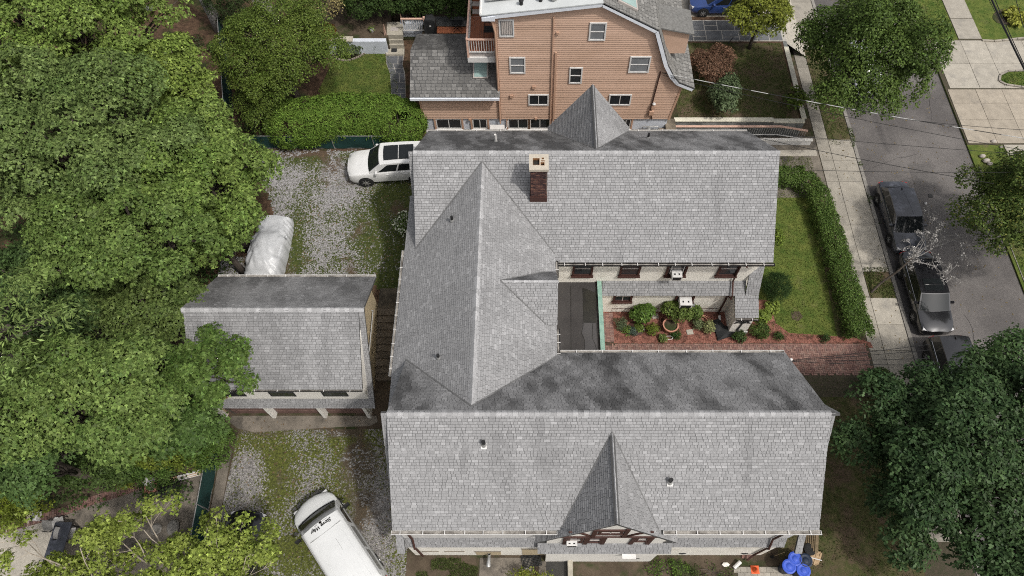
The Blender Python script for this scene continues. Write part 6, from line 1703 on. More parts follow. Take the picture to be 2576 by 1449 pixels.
# courtyard planting
CP = [
 ('leafy_plant', 'tall leafy green plant left of the big clay pot', 1617, 790, .75, (.55, .5, .6), .16, (.05, .10, .018), (.12, .19, .04)),
 ('leafy_plant', 'large bushy plant growing behind the big clay pot', 1705, 785, .95, (.72, .6, .75), .12, (.055, .095, .02), (.15, .19, .05)),
 ('leafy_plant', 'slim green plant below the blue hose reel', 1747, 790, .6, (.28, .28, .5), .13, (.05, .09, .02), (.12, .17, .04)),
 ('box_bush', 'yellow green round bush left below the big clay pot', 1642, 830, .3, (.36, .34, .33), .07, (.07, .105, .012), (.145, .175, .03)),
 ('box_bush', 'small dark green round bush below the big clay pot', 1701, 842, .22, (.25, .24, .26), .06, (.025, .06, .012), (.06, .11, .025)),
 ('grey_plant', 'grey green spiky plant at the left end of the bed', 1562, 815, .25, (.3, .36, .28), .10, (.06, .085, .04), (.12, .145, .08)),
 ('low_plant', 'low bright green plant in front of the spiky plant', 1575, 832, .15, (.24, .2, .18), .09, (.06, .11, .02), (.14, .2, .05)),
 ('low_plant', 'blue green low cushion plant at the front of the bed', 1590, 833, .14, (.24, .2, .16), .07, (.045, .07, .05), (.09, .12, .09)),
 ('low_plant', 'bright green rosette beside the white stone ring', 1607, 824, .18, (.16, .18, .2), .10, (.07, .12, .02), (.16, .21, .05)),
 ('variegated_bush', 'pale variegated bush beside the black tarpaulin', 1781, 822, .35, (.3, .36, .34), .09, (.12, .14, .05), (.33, .34, .16)),
 ('variegated_bush', 'pale green bush between hose coil and tarpaulin', 1757, 815, .3, (.28, .3, .28), .09, (.09, .12, .05), (.22, .25, .13)),
 ('potted_plant', 'dark leafy plant in front of the palm relief wall', 1860, 848, .25, (.3, .3, .3), .10, (.025, .05, .015), (.07, .10, .03)),
 ('round_shrub', 'round dark bush right of the entry wall', 1910, 832, .38, (.48, .46, .42), .08, (.03, .058, .012), (.085, .12, .03)),
 ('hosta', 'lime hosta tuft between yew and mulch', 1945, 772, .18, (.3, .26, .2), .16, (.11, .16, .025), (.22, .27, .06)),
 ('hosta', 'lime leafy plant at the corner of the entry roof', 1918, 796, .3, (.3, .3, .32), .17, (.09, .14, .02), (.19, .24, .05)),
 ('round_shrub', 'smallest round shrub in the mulch strip below the lawn', 1958, 846, .2, (.24, .22, .22), .06, (.025, .05, .012), (.06, .09, .024)),
 ('round_shrub', 'dark globe shrub at the right end of the mulch strip', 2076, 853, .2, (.22, .2, .22), .06, (.02, .045, .012), (.05, .085, .024)),
 ('grass_tuft', 'scrawny plant at the corner of the white wire hoop', 1668, 850, .15, (.12, .12, .16), .10, (.08, .11, .03), (.16, .2, .06)),
 ('lawn_edge_plant', 'yellow green shrub at the house edge of the lawn', 1953, 600, .5, (.3, .55, .5), .1, (.07, .115, .015), (.15, .2, .035)),
]
for nm, lab, u, v, zc, rad, sz, c0_, c1_ in CP:
    shrub(nm, lab, at(u, v, zc), rad, 14, sz, c0_, c1_, 0, 'needle' if 'spiky' in lab else 'oval', dens=16, Rc=(.09, .17), nl=4, cat='plant', inner=.1)
shrub('hydrangea', 'white flowering hydrangea at the corner of the north wing', at(1014, 565, UP + .9), (.5, .7, .6), 10, .15, (.05, .09, .02), (.1, .14, .04), UP, 'oval', dens=8, nl=4, accent=(.6, .62, .5), aprob=.3)
# weeds in the lower strip
shrub('weed_patch', 'low green weeds below the white south bay', at(1675, 1432, .1), (1.1, .45, .16), 14, .08, (.04, .085, .012), (.10, .16, .03), 0, 'oval', cat='plant', dens=9, nl=5, inner=0)
shrub('weed_patch', 'patchy weeds between the bay and the paving slabs', at(1790, 1440, .06), (1.2, .4, .1), 10, .07, (.035, .06, .014), (.075, .10, .03), 0, 'oval', cat='plant', dens=6, nl=5, inner=0)
shrub('planter_flowers', 'yellow and green flowers along the bottom edge', at(1330, 1449, .7), (.95, .2, .25), 14, .10, (.07, .11, .015), (.2, .2, .03), .2, 'oval', cat='plant', dens=9, nl=5, inner=0)
lawn_sw = [tuple(W(u, v)[:2]) for u, v in ((1052, 1404), (1205, 1404), (1200, 1460), (1045, 1460))]
grass('strip_grass', 'patchy grass strip below the south wall', lawn_sw, 3000, -.02, .08, (.04, .06, .018), (.09, .11, .035), .62, 1.4)

# low growth covering the floor of the wood
ug = []
for _ in range(1500):
    x = random.uniform(-34, -15.6); y = random.uniform(6.5, 33)
    px_u, px_v = px2(x, y, UP if y > 16.4 else 0)
    if 395 < px_u < 600 and px_v < 300: continue
    if px_u > 560 and px_v > 600: continue
    ug.append([x, y, (UP if y > 16.4 else 0) + random.uniform(.15, .8), random.uniform(.35, .6), .15, 0, 0, 1])
tag(leaf_mass('undergrowth', ug, 22, .16, (.030, .058, .016), (.075, .115, .034), 'maple'), 'low leafy undergrowth on the floor of the wood', 'undergrowth', kind='stuff')
# ------------------------------------------------------------------ vehicles (local: +y forward, x right, z up)
def car(name, label, paint, cat='car', L_=4.8, w=1.83, zb=.22, belt=.88, hood=.80, deck=.92, roof=1.44, cowl=.26, rf=.10, rr=-.30, tail=-.40, wb=2.78, wr=.33, rear_drop=0.0, roof_w=.60, sunroof=None, chrome_line=True, hood_bulge=.07, nose=.70, square=1.0, rims='alloy', plate=True):
    """fractions of length: cowl, roof front, roof rear, tail of cabin, measured from the middle (+ forward)"""
    t = T(name, label, cat)
    hw = w / 2; P_ = M[paint]
    st = [(.5, .62, nose - .22, nose), (.485, .84, nose - .06, nose + .015), (.45, .94, hood - .10, hood - .04), (.38, .985, hood - .05, hood), (cowl, 1.0, belt - .04, belt + .01), (0, 1.0, belt, belt + .02), (-.25, 1.0, belt + .02, belt + .03), (tail, .99, deck - .04, deck), (-.46, .95, deck - .06, deck - .01), (-.488, .88, deck - .14, deck - .06), (-.5, .70, deck - .32, deck - .22)]
    b = MB(); rings = []
    for f, k, zs, zt in st:
        y = f * L_; W_ = hw * (1 - (1 - k) * square)
        zb_ = zb + (.10 if abs(f) > .47 else 0)
        cr = hood_bulge if f > cowl else .03
        half = [(0, zb_), (W_ * .86, zb_), (W_ * .97, zb_ + .09), (W_, (zb_ + zs) * .5), (W_ * .99, zs - .05), (W_ * .95, zs + .01), (W_ * .80, zt), (W_ * .42, zt + cr * .75), (0, zt + cr)]
        ring = [(x, y, z) for x, z in half] + [(-x, y, z) for x, z in half[-2:0:-1]]
        rings.append(ring)
    n = len(rings[0]); vs = [p for r_ in rings for p in r_]; fs = []
    for i in range(len(rings) - 1):
        for j in range(n): fs.append((i*n + j, i*n + (j+1) % n, (i+1)*n + (j+1) % n, (i+1)*n + j))
    fs.append(tuple(range(n))[::-1]); fs.append(tuple(range((len(rings)-1)*n, len(rings)*n)))
    b.add(vs, fs); body = b.build('body', P_, t, smooth=38)
    # cabin: lower curve at the belt, upper curve at the roof
    yc, yf, yr, yt = cowl * L_, rf * L_, rr * L_, tail * L_
    wB, wR = hw * .93, hw * (roof_w + .22)
    zB = belt - .01
    def front(s, q): return (s * (wB + (wR - wB) * q), (yc + .10 * (1 - s*s)) * (1 - q) + (yf + .07 * (1 - s*s)) * q, (zB + .03 * (1 - s*s)) * (1 - q) + (roof - .045 + .045 * (1 - s*s)) * q)
    def rear(s, q): return (s * (wB * .96 + (wR * .97 - wB * .96) * q), (yt - .07 * (1 - s*s)) * (1 - q) + (yr - .05 * (1 - s*s)) * q, (deck - .01 + .02 * (1 - s*s)) * (1 - q) + (roof - rear_drop - .045 + .045 * (1 - s*s)) * q)
    def top(s, q):
        a, c = front(s, 1), rear(s, 1); m = 4 * q * (1 - q) * .035
        return (a[0] * (1 - q) + c[0] * q, a[1] * (1 - q) + c[1] * q, a[2] * (1 - q) + c[2] * q + m)
    def side(sg, i, q):
        lo = (sg * wB * (1 - .04 * i), yc * (1 - i) + yt * i, zB * (1 - i) + (deck - .01) * i)
        hi = top(sg, i)
        return tuple(lo[k] * (1 - q) + hi[k] * q for k in range(3))
    c = MB(); S = lambda i: 2 * i - 1
    c.grid(lambda i, q: front(S(i), q), 8, 3, flip=True); c.grid(lambda i, q: rear(S(i), q), 8, 3); c.grid(lambda i, q: top(S(i), q), 8, 6, flip=True)
    for sg in (1, -1): c.grid(lambda i, q: side(sg, i, q), 8, 2, flip=sg < 0)
    cab = c.build('cabin', P_, t, smooth=35)
    def glass_panel(fn, nm, nx, ny, off, flip, mat='car_glass', parent=None):
        g = MB(); g.grid(lambda i, q: tuple(a + o for a, o in zip(fn(i, q), off)), nx, ny, flip=flip)
        return g.build(nm, M[mat], parent or t, smooth=True)
    glass_panel(lambda i, q: front(S(.05 + .9 * i), .04 + .92 * q), 'windshield', 8, 3, (0, .012, .012), True)
    glass_panel(lambda i, q: rear(S(.07 + .86 * i), .08 + .84 * q), 'rear_window', 8, 3, (0, -.012, .012), False)
    for sg in (1, -1):
        for i0, i1, lean in ((.13, .44, 1), (.47, .74, 0), (.77, .93, -1)):
            glass_panel(lambda i, q: side(sg, (i0 + (i1 - i0) * i) + (lean * .06 * q * (1 - i) if lean > 0 else -.05 * q * i if lean < 0 else 0), .1 + .76 * q), 'side_window', 3, 2, (sg * .01, 0, .003), sg < 0)
        if chrome_line:
            g = MB(); pts = [Vector(side(sg, .10 + .84 * k / 8, .08)) + Vector((sg * .014, 0, 0)) for k in range(9)]
            g.tube(pts, .012, 5); g.build('window_trim', M['chrome'], t)
        # mirror, handles, lamps, wheels
        m = MB(); mp = Vector(side(sg, .09, .15)); m.obox(mp + Vector((sg * .13, -.02, .03)), (sg * .10, 0, 0), (0, .06, 0), (0, 0, .065)); m.obox(mp + Vector((sg * .03, 0, 0)), (sg * .05, 0, 0), (0, .02, 0), (0, 0, .02)); m.build('mirror', P_, t, smooth=60)
        for yy in (.02 * L_, -.19 * L_):
            h = MB(); h.obox((sg * (hw + .012), yy, belt - .13), (.012, 0, 0), (0, .09, 0), (0, 0, .015)); h.build('door_handle', M['chrome'] if chrome_line else P_, t)
        h = MB(); h.obox((sg * hw * .68, .466 * L_, nose - .03), (.16, -sg * .05, 0), (sg * .03, .09, -.02), (0, 0, .055)); h.build('headlight', M['lamp_clear'], t, smooth=60)
        h = MB(); h.obox((sg * hw * .74, -.474 * L_, deck - .17), (.13, sg * .05, 0), (-sg * .02, .08, 0), (0, 0, .075)); h.build('taillight', M['lamp_red'], t, smooth=60)
        for yy in (wb / 2, -wb / 2):
            wl = MB(); R2 = Matrix.Rotation(R(90) * sg, 4, 'Y')
            a = MB(); a.lathe([(wr + .055, 0), (wr + .055, .012), (0, .012)], (0, 0, 0), 20)
            a.v = [tuple(Matrix.Translation((sg * (hw - .012), yy, wr + .01)) @ R2 @ Vector(p)) for p in a.v]; a.build('wheel_arch', M['tyre'], t)
            wl.lathe([(wr * .66, .03), (wr * .92, .025), (wr, -.02), (wr, -.17), (wr * .9, -.2), (0, -.2)], (0, 0, 0), 22)
            MX = Matrix.Translation((sg * (hw - .005), yy, wr)) @ R2
            wl.v = [tuple(MX @ Vector(p)) for p in wl.v]; wo_ = wl.build('wheel', M['tyre'], t, smooth=40)
            rm = MB(); rm.lathe([(wr * .68, .032), (wr * .62, .036), (wr * .60, .0), (0, .0)], (0, 0, 0), 22, mi=0)
            for k in range(7):
                an = 6.2832 * k / 7; rm.obox((math.cos(an) * wr * .34, math.sin(an) * wr * .34, .022), (math.cos(an) * wr * .28, math.sin(an) * wr * .28, 0), (-math.sin(an) * wr * .075, math.cos(an) * wr * .075, 0), (0, 0, .014), mi=1)
            rm.lathe([(wr * .14, .0), (wr * .13, .045), (0, .048)], (0, 0, 0), 10, mi=1)
            rm.v = [tuple(MX @ Vector(p)) for p in rm.v]; rm.build('rim', [M['black'], M[rims]], wo_, smooth=40)
    g = MB(); g.grid(lambda i, q: ((2*i-1) * hw * .5, .5 * L_ + .012 - .03 * (2*i-1)**2, zb + .18 + q * (nose - .26 - zb)), 6, 2); g.build('grille', M['black'], t)
    if plate: MB().obox((0, -.5 * L_ - .012, deck - .3), (.15, 0, 0), (0, .008, 0), (0, 0, .055)).build('number_plate', M['white'], t)
    if sunroof:
        a0, a1 = sunroof
        glass_panel(lambda i, q: top(S(.16 + .68 * i), a0 + (a1 - a0) * q), 'sunroof', 6, 4, (0, 0, .014), True)
        fr_ = MB(); am = (a0 + a1) / 2; p0, p1 = Vector(top(-.66, am)), Vector(top(.66, am)); fr_.bar(p0 + Vector((0, 0, .05)), p1 + Vector((0, 0, .05)), .03, .01); fr_.build('sunroof_bar', P_, t)
    an = MB(); p = Vector(top(0, .93)); an.obox(p + Vector((0, 0, .03)), (.012, 0, 0), (0, .06, 0), (0, 0, .03)); an.build('antenna', M['black'], t)
    return t
def put(t, x, y, z, heading):        # heading: direction of travel, degrees from +y towards +x
    t.location = (x, y, z); t.rotation_euler = (0, 0, -R(heading)); return t
put(car('parked_sedan', 'slate grey sedan parked nearest the leafless silver tree top', 'paint_slate', L_=4.7), 21.02, 22.5, -.12, 180)
put(car('parked_sedan', 'glossy black sedan parked under the leafless silver tree', 'paint_black', L_=4.85, sunroof=(.08, .42)), 21.08, 17.65, -.12, 180)
put(car('parked_suv', 'black suv half hidden under the oak at the kerb', 'paint_black', L_=4.7, w=1.85, belt=1.02, hood=.98, deck=1.05, roof=1.70, cowl=.22, rf=.08, rr=-.42, tail=-.47, nose=.86, zb=.26, wr=.36), 21.15, 12.55, -.12, 180)
put(car('blue_sedan', 'blue sedan on the driveway under the yellow green tree', 'paint_blue', L_=4.5, w=1.76, roof=1.42), 12.75, 38.9, UP, -90)
put(car('silver_sedan', 'pale silver car glimpsed through the tall street tree', 'paint_silver', L_=4.7), 21.5, 34.2, -.12, 180)
put(car('white_suv', 'white suv with black glass roof parked on the gravel', 'paint_white', cat='suv', L_=4.7, w=1.88, belt=1.08, hood=1.04, deck=1.12, roof=1.70, cowl=.235, rf=.085, rr=-.40, tail=-.475, nose=.90, zb=.27, wb=2.79, wr=.37, roof_w=.60, sunroof=(.10, .80), chrome_line=False, hood_bulge=.08), -8.0, 25.05, UP, -94.5)
put(car('black_car', 'black car under the airy tree at the bottom left', 'paint_black', L_=4.6, w=1.8), -12.95, 3.95, 0, 4)
put(car('dark_car', 'black car roof just showing at the bottom right edge', 'paint_black', L_=4.7, roof=1.5), 14.6, 1.55, 0, 90)

# white work van
def van():
    t = T('work_van', 'white work van with lettering parked askew on the gravel', 'van')
    L_, w, P_ = 5.15, 2.08, M['paint_van']; hw = w / 2
    st = [(2.57, .60, .70, .82), (2.54, .76, .82, .92), (2.46, .87, .92, 1.0), (2.3, .95, .99, 1.07), (2.05, .985, 1.03, 1.11), (1.72, 1.0, 1.06, 1.16), (1.62, 1.0, 1.08, 1.18)]
    b = MB(); rings = []
    for y, k, zs, zt in st:
        W_ = hw * k; half = [(0, .3), (W_*.9, .3), (W_*.98, .4), (W_, .7), (W_*.98, zs), (W_*.86, zt), (W_*.4, zt + .05), (0, zt + .06)]
        bow = .30 * max(0, min(1, (y - 1.62) / .9))
        rings.append([(x, y - bow * (x / hw) ** 2, z) for x, z in half] + [(-x, y - bow * (x / hw) ** 2, z) for x, z in half[-2:0:-1]])
    n = len(rings[0]); fs = []
    for i in range(len(rings) - 1):
        for j in range(n): fs.append((i*n + j, i*n + (j+1) % n, (i+1)*n + (j+1) % n, (i+1)*n + j))
    fs.append(tuple(range(n))[::-1]); b.add([p for r_ in rings for p in r_], fs); b.build('hood', P_, t, smooth=35)
    # box body with rounded roof
    prof_ = lambda k: [(0, .3), (hw*.92, .3), (hw, .42), (hw, 1.05), (hw*.965, 1.15), (hw*.90, 1.80), (hw*.84, 1.93), (hw*.72, 2.0), (hw*.3, 2.04), (0, 2.045)]
    b = MB(); ys = [(1.63, 0), (.98, 1), (.6, 1), (-1.0, 1), (-2.3, 1), (-2.5, .97), (-2.56, .9)]
    rings = []
    for y, k in ys:
        half = []
        for x, z in prof_(k):
            if k == 0: z2 = min(z, 1.16 + .03 * (1 - (x/hw)**2)); half.append((x if z < 1.17 else x, z2)); continue
            half.append((x * (1 if k == 1 else k), z if k == 1 else .3 + (z - .3) * (.98 if k > .95 else .95)))
        rings.append([(x, y + (0.1*(1-(x/hw)**2) if k == 0 else .06*(1-(x/hw)**2) if y == .98 else 0), z) for x, z in half] + [(-x, y + (0.1*(1-(x/hw)**2) if k == 0 else .06*(1-(x/hw)**2) if y == .98 else 0), z) for x, z in half[-2:0:-1]])
    n = len(rings[0]); fs = []
    for i in range(len(rings) - 1):
        for j in range(n): fs.append((i*n + j, i*n + (j+1) % n, (i+1)*n + (j+1) % n, (i+1)*n + j))
    fs.append(tuple(range((len(rings)-1)*n, len(rings)*n))); b.add([p for r_ in rings for p in r_], fs); body = b.build('body', P_, t, smooth=40)
    def ws(s, q):
        lo = Vector((s * hw*.90, 1.66 + .11*(1 - s*s), 1.215 + .02*(1-s*s))); hi = Vector((s * hw*.80, 1.12 + .07*(1 - s*s), 1.90 + .05*(1-s*s))); return tuple(lo.lerp(hi, q))
    g = MB(); g.grid(lambda i, q: tuple(Vector(ws(2*i-1, .02 + .82*q)) + Vector((0, .028, .022))), 8, 3, flip=True); g.build('windshield', M['car_glass'], t, smooth=True)
    g = MB(); g.grid(lambda i, q: tuple(Vector(ws((2*i-1) * .97, .04 + .1*q)) + Vector((0, .034, .03))), 8, 1, flip=True); g.build('wiper_cowl', M['tyre'], t, smooth=True)
    for sg in (1, -1):
        for y0, y1, nm in ((.35, 1.02, 'side_window'), (-.95, .12, 'side_panel'), (-2.15, -1.1, 'side_panel')):
            g = MB(); sl_ = .55 if nm == 'side_window' else 0
            vs = [(sg*(hw*.962 + .01), y1 + sl_*.6, 1.2), (sg*(hw*.962 + .01), y0, 1.2), (sg*(hw*.905 + .012), y0, 1.76), (sg*(hw*.905 + .012), y1, 1.76)]
            g.add(vs, [(0, 1, 2, 3) if sg > 0 else (3, 2, 1, 0)]); g.build(nm, M['car_glass'] if nm == 'side_window' else M['galv'], t)
        m = MB(); m.obox((sg * (hw + .2), 1.15, 1.22), (sg*.11, 0, 0), (0, .05, 0), (0, 0, .13)); m.bar((sg*hw*.95, 1.2, 1.12), (sg*(hw + .12), 1.17, 1.12), .05, .05); m.build('mirror', M['black'], t, smooth=50)
        h = MB(); h.obox((sg*hw*.66, 2.42, .78), (.16, 0, 0), (0, .05, 0), (0, 0, .08)); h.build('headlight', M['lamp_clear'], t)
        h = MB(); h.obox((sg*hw*.93, -2.53, 1.25), (.06, 0, 0), (0, .06, 0), (0, 0, .2)); h.build('taillight', M['lamp_red'], t)
        h = MB(); h.tube([(sg*hw*.865, 1.0, 1.975), (sg*hw*.865, -2.4, 1.97)], .018, 6); h.build('drip_rail', M['galv'], t)
        for yy in (1.62, -1.5):
            wl = MB(); MX = Matrix.Translation((sg * (hw - .005), yy, .35)) @ Matrix.Rotation(R(90) * sg, 4, 'Y')
            wl.lathe([(.22, .03), (.32, .025), (.35, -.02), (.35, -.2), (0, -.2)], (0, 0, 0), 20); wl.v = [tuple(MX @ Vector(p)) for p in wl.v]; o = wl.build('wheel', M['tyre'], t, smooth=40)
            rm = MB(); rm.lathe([(.22, .031), (.1, .02), (0, .04)], (0, 0, 0), 16); rm.v = [tuple(MX @ Vector(p)) for p in rm.v]; rm.build('rim', M['alloy'], o, smooth=True)
    g = MB(); g.box(-hw*.62, hw*.62, 2.50, 2.60, .36, .56); g.build('bumper', M['black'], t)
    g = MB(); g.box(-.55, .55, 2.525, 2.575, .62, .82); g.build('grille', M['black'], t)
    # pressed roof ribs and front panel seam
    for k in range(7):
        x = -.60 + k * .2; MB().bar((x, .35, 2.045 - abs(x)*.045), (x, -2.2, 2.045 - abs(x)*.045), .02, .012).build('roof_rib', P_, t)
    MB().bar((-.74, .5, 2.01), (.74, .5, 2.01), .02, .07).build('roof_seam', M['galv'], t)
    MB().bar((.2, .0, 2.043), (.2, -.6, 2.043), .012, .01).build('roof_scrape', M['galv'], t)
    for sx in (-1, 1): MB().obox((sx * hw * .42, -2.575, 1.5), (.3, 0, 0), (0, .006, 0), (0, 0, .2)).build('rear_window', M['car_glass'], t)
    # lettering above the windshield, upright to someone standing in front of the van
    def text(body_, size, x, y, z, rot, nm, mat='ink', shear=.35, parent=t, sp=1.0):
        cu = bpy.data.curves.new(nm, 'FONT'); cu.body = body_; cu.size = size; cu.shear = shear; cu.align_x = 'CENTER'; cu.extrude = .002; cu.space_character = sp; cu.offset = .006 * size / .2
        tmp = bpy.data.objects.new(nm, cu); COL.objects.link(tmp); bpy.context.view_layer.update()
        me = bpy.data.meshes.new_from_object(tmp.evaluated_get(bpy.context.evaluated_depsgraph_get())); COL.objects.unlink(tmp); bpy.data.objects.remove(tmp)
        me.materials.clear(); me.materials.append(M[mat]); o = bpy.data.objects.new(nm, me); link(o, parent); o.matrix_basis = Matrix.Translation((x, y, z)) @ rot; return o
    flat = Matrix.Rotation(R(180), 4, 'Z') @ Matrix.Rotation(R(14), 4, 'X')
    s_word = 'Stove Way'; xs_ = .56
    text(s_word, .215, 0, .90, 2.062, Matrix.Rotation(R(180), 4, 'Z'), 'lettering')
    lg = MB(); lg.lathe([(.075, 0), (.075, .006), (.05, .006), (.05, 0)], (.02, .985, 2.05), 14); lg.bar((-.28, .97, 2.052), (-.12, .98, 2.052), .03, .006); lg.bar((.14, .98, 2.052), (.34, .97, 2.052), .02, .006); lg.build('emblem', M['grey_fabric'], t)
    back = Matrix.Rotation(R(90), 4, 'X')
    text('Stove Way', .17, .0, -2.58, 1.74, back @ Matrix.Rotation(0, 4, 'Z'), 'rear_lettering')
    return t
put(van(), -8.5, 4.72, 0, -39)

# silver covered car
def cover_z(x, y):
    body_ = .92 - .10 * max(0, abs(y) / 2.35) ** 4
    cab = .52 / (1 + math.exp((abs(y + .15) - 1.05) * 6))
    z = body_ + cab
    e = max(0, abs(x) / .92); z *= 1 - .10 * e ** 4
    return z
def cover():
    t = T('covered_car', 'car under a crinkled silver cover beside the wood', 'car')
    b = MB(); nx, ny = 36, 80
    def fn(i, j):
        s, q = 2*i - 1, 2*j - 1
        y = q * 2.42; px = s * 1.28
        hw_ = .93 * (1 - .16 * abs(q) ** 5)
        ph = s * math.pi / 2; cz, sz_ = abs(math.cos(ph)) ** .55, math.copysign(abs(math.sin(ph)) ** .6, s)
        top_ = cover_z(0, y) * (1 - .07 * abs(sz_) ** 3)
        tuck = .80 if cz > .55 and abs(y + .15) < 1.1 else 1.0
        x, z = hw_ * sz_, .07 + (top_ - .07) * cz
        if z > .95: x *= 1 - .28 * min(1, (z - .95) / .45)
        endf = max(0, (abs(q) - .93) / .07); z = z * (1 - endf * .85) + .1 * endf
        y -= math.copysign(endf * .12, y) * -0.6
        wr_ = .085 * (abs(math.sin(y * 6.5 + 3 * math.sin(x * 4 + y * 2))) - .5) * (.25 + .75 * abs(s)) + .07 * (float(vnoise(x * 5 + 7, y * 3)) - .5) + .05 * (abs(math.sin(x * 6 + y * 2.2 + 3*float(vnoise(y*2, x*2)))) - .5) 
        return (x + wr_ * .7 * (1 if s > 0 else -1) * abs(s), y, max(.05, z + wr_))
    b.grid(fn, nx, ny); b.build('cover', M['cover'], t, smooth=28)
    for sg in (1, -1): MB().lathe([(.03, 0), (.09, .05), (.07, .12), (0, .15)], (sg * 1.0, .75, .95), 8).build('mirror_bulge', M['cover'], t, smooth=True)
    return t
put(cover(), -13.95, 19.2, UP, 1)
# ------------------------------------------------------------------ fences, patio, courtyard things, strip by the south wall, wires
def screen_fence(name, label, p, q, h, z0, lean=0.0, step=2.4):
    """chain-link fence with green privacy cloth: posts, top rail, cloth panels"""
    p, q = Vector((*p, z0)), Vector((*q, z0)); t = T(name, label, 'fence', p); d = q - p; n = max(1, round(d.length / step))
    for i in range(n):
        a, c = p.lerp(q, i / n), p.lerp(q, (i + 1) / n)
        g = MB(); s = d.cross(Vector((0, 0, 1))).normalized()
        g.grid(lambda u_, v_: a.lerp(c, u_) + Vector((0, 0, .04 + v_ * (h - .06))) + s * .025 * math.sin(u_ * 9 + v_ * 5), 10, 3)
        g.build('cloth_panel', M['green_screen'], t, smooth=True)
    for i in range(n + 1):
        c = p.lerp(q, i / n); MB().tube([c, c + Vector((0, 0, h + .05))], .03, 8).build('post', M['galv'], t)
    b = MB(); b.tube([p + Vector((0, 0, h)), q + Vector((0, 0, h))], .022, 6); b.build('top_rail', M['galv'], t)
    b = MB(); b.tube([p + Vector((0, 0, .05)), q + Vector((0, 0, .05))], .012, 6); b.build('bottom_wire', M['galv'], t)
    return t
screen_fence('privacy_fence', 'green cloth fence between the patio and the lower gravel', (-15.05, 9.1), (-14.7, 1.0), 1.35, 0)
sheet('fence_kerb', [(-14.95, 9.2), (-14.45, 9.2), (-14.2, 1.0), (-14.65, 1.0)][::-1], .03, M['concrete_old'], thick=.05)
a, b_ = W(640, 374, UP), W(1045, 374, UP)
screen_fence('privacy_fence', 'dark green fence behind the white suv under the hedge', (a.x, a.y), (b_.x, b_.y), 1.1, UP, step=2.6)
a, b_ = W(588, 300, UP), W(572, 90, UP)
screen_fence('privacy_fence', 'tall dark green fence between the littered yard and olive tree', (a.x, a.y), (b_.x, b_.y), 1.7, UP)
# shed roof and dark structures at the top left
b = MB(); p = W(430, 22, UP); b.prism([(p.x - 2.0, p.y, UP + 1.2), (p.x + 1.1, p.y, UP + 1.2), (p.x + 1.1, p.y + 3, UP + 1.9), (p.x - 2.0, p.y + 3, UP + 1.9)], (0, 0, .08))
sh = T('garden_shed', 'low dark mossy shed at the top left edge', 'shed', (p.x, p.y, UP)); b.build('roof', M['timber_old'], sh)
MB().box(p.x - 1.9, p.x + 1.0, p.y + .1, p.y + 2.9, UP - .02, UP + 1.19).build('wall', M['timber_old'], sh)
MB().box(p.x - 1.7, p.x - .9, p.y - .55, p.y - .1, UP + .3, UP + .42).build('bench_seat', M['grey_stone'], sh)
b = MB(); p = W(655, 2, UP + 2.2)
fn = T('board_fence', 'grey vertical board fence glimpsed at the top edge', 'fence', (p.x, p.y, UP))
for k in range(7): MB().box(p.x - .55 + k*.16, p.x - .41 + k*.16, p.y, p.y + .03, UP, UP + 2.2).build('board', M['grey_board'], fn)

# ---- patio at the bottom left
pa = wp([(-60, 1352), (120, 1302), (250, 1262), (370, 1222), (410, 1208), (512, 1188), (530, 1470), (-60, 1470)])
sheet('patio', ccw(pa), .004, M['concrete_old'])
sheet('pale_patio', ccw(wp([(-60, 1356), (115, 1312), (150, 1345), (160, 1400), (100, 1470), (-60, 1470)])), .009, M['concrete'])
ed = T('brick_edging', 'curved red brick edging along the patio', 'edging', W(200, 1290))
pe = [W(u, v) for u, v in ((-40, 1352), (60, 1322), (150, 1296), (230, 1266), (310, 1242), (370, 1220))]
EM = []
for c in PAV: bb = MB(); bb.box(-.1, .1, -.045, .045, 0, .05, tuple(x * .8 for x in c)); EM.append(bb.mesh('brick', M['paver']))
for a, c in zip(pe, pe[1:]):
    d = c - a; n = int(d.length / .1); an = math.atan2(d.y, d.x)
    for j in range(n):
        p = a.lerp(c, (j + .5) / n)
        for o in (0, .21):
            inst('brick', random.choice(EM), ed, Matrix.Translation((p.x - math.sin(an)*o, p.y + math.cos(an)*o, .01)) @ Matrix.Rotation(an + R(90) + random.gauss(0, .05), 4, 'Z'))
chair('patio_chair', 'grey sling chair nearer the brick edging', tuple(W(160, 1322)[:2]) + (.01,), R(118), 'grey_fabric', 'patio chairs')
chair('patio_chair', 'grey sling chair at the end of the dark patio table', tuple(W(188, 1347)[:2]) + (.01,), R(95), 'grey_fabric', 'patio chairs')
tb_ = T('patio_table', 'long dark patio table under the airy tree', 'table', W(145, 1360))
c = W(145, 1358, .72); MB().box(c.x - .35, c.x + .4, c.y - 1.0, c.y + .75, .69, .73).build('tabletop', M['paint_slate'], tb_)
for sx, sy in ((-.3, -.9), (.35, -.9), (-.3, .65), (.35, .65)): MB().box(c.x + sx - .03, c.x + sx + .03, c.y + sy - .03, c.y + sy + .03, .01, .69).build('leg', M['black'], tb_)
hp_ = T('hose_pot', 'terracotta hose pot with a pale inner bowl on the patio', 'pot', W(387, 1228))
c = W(387, 1230); b = MB(); b.lathe([(.19, 0), (.25, .26), (.29, .27), (.29, .32), (.21, .32), (.19, .2), (0, .18)], c, 20); b.build('pot', M['terracotta'], hp_, smooth=50)
b = MB(); b.lathe([(.16, .18), (.15, .3), (.10, .3), (.09, .2), (0, .2)], c, 16); b.build('inner_bowl', M['concrete'], hp_)
b = MB(); b.tube([c + Vector((-.25, -.1, .1)), c + Vector((-.4, -.22, .04)), c + Vector((-.3, -.34, .04)), c + Vector((-.12, -.28, .04))], .045, 8); b.build('handle_loop', M['orange_floor'], hp_)
c = W(428, 1238); b = MB()
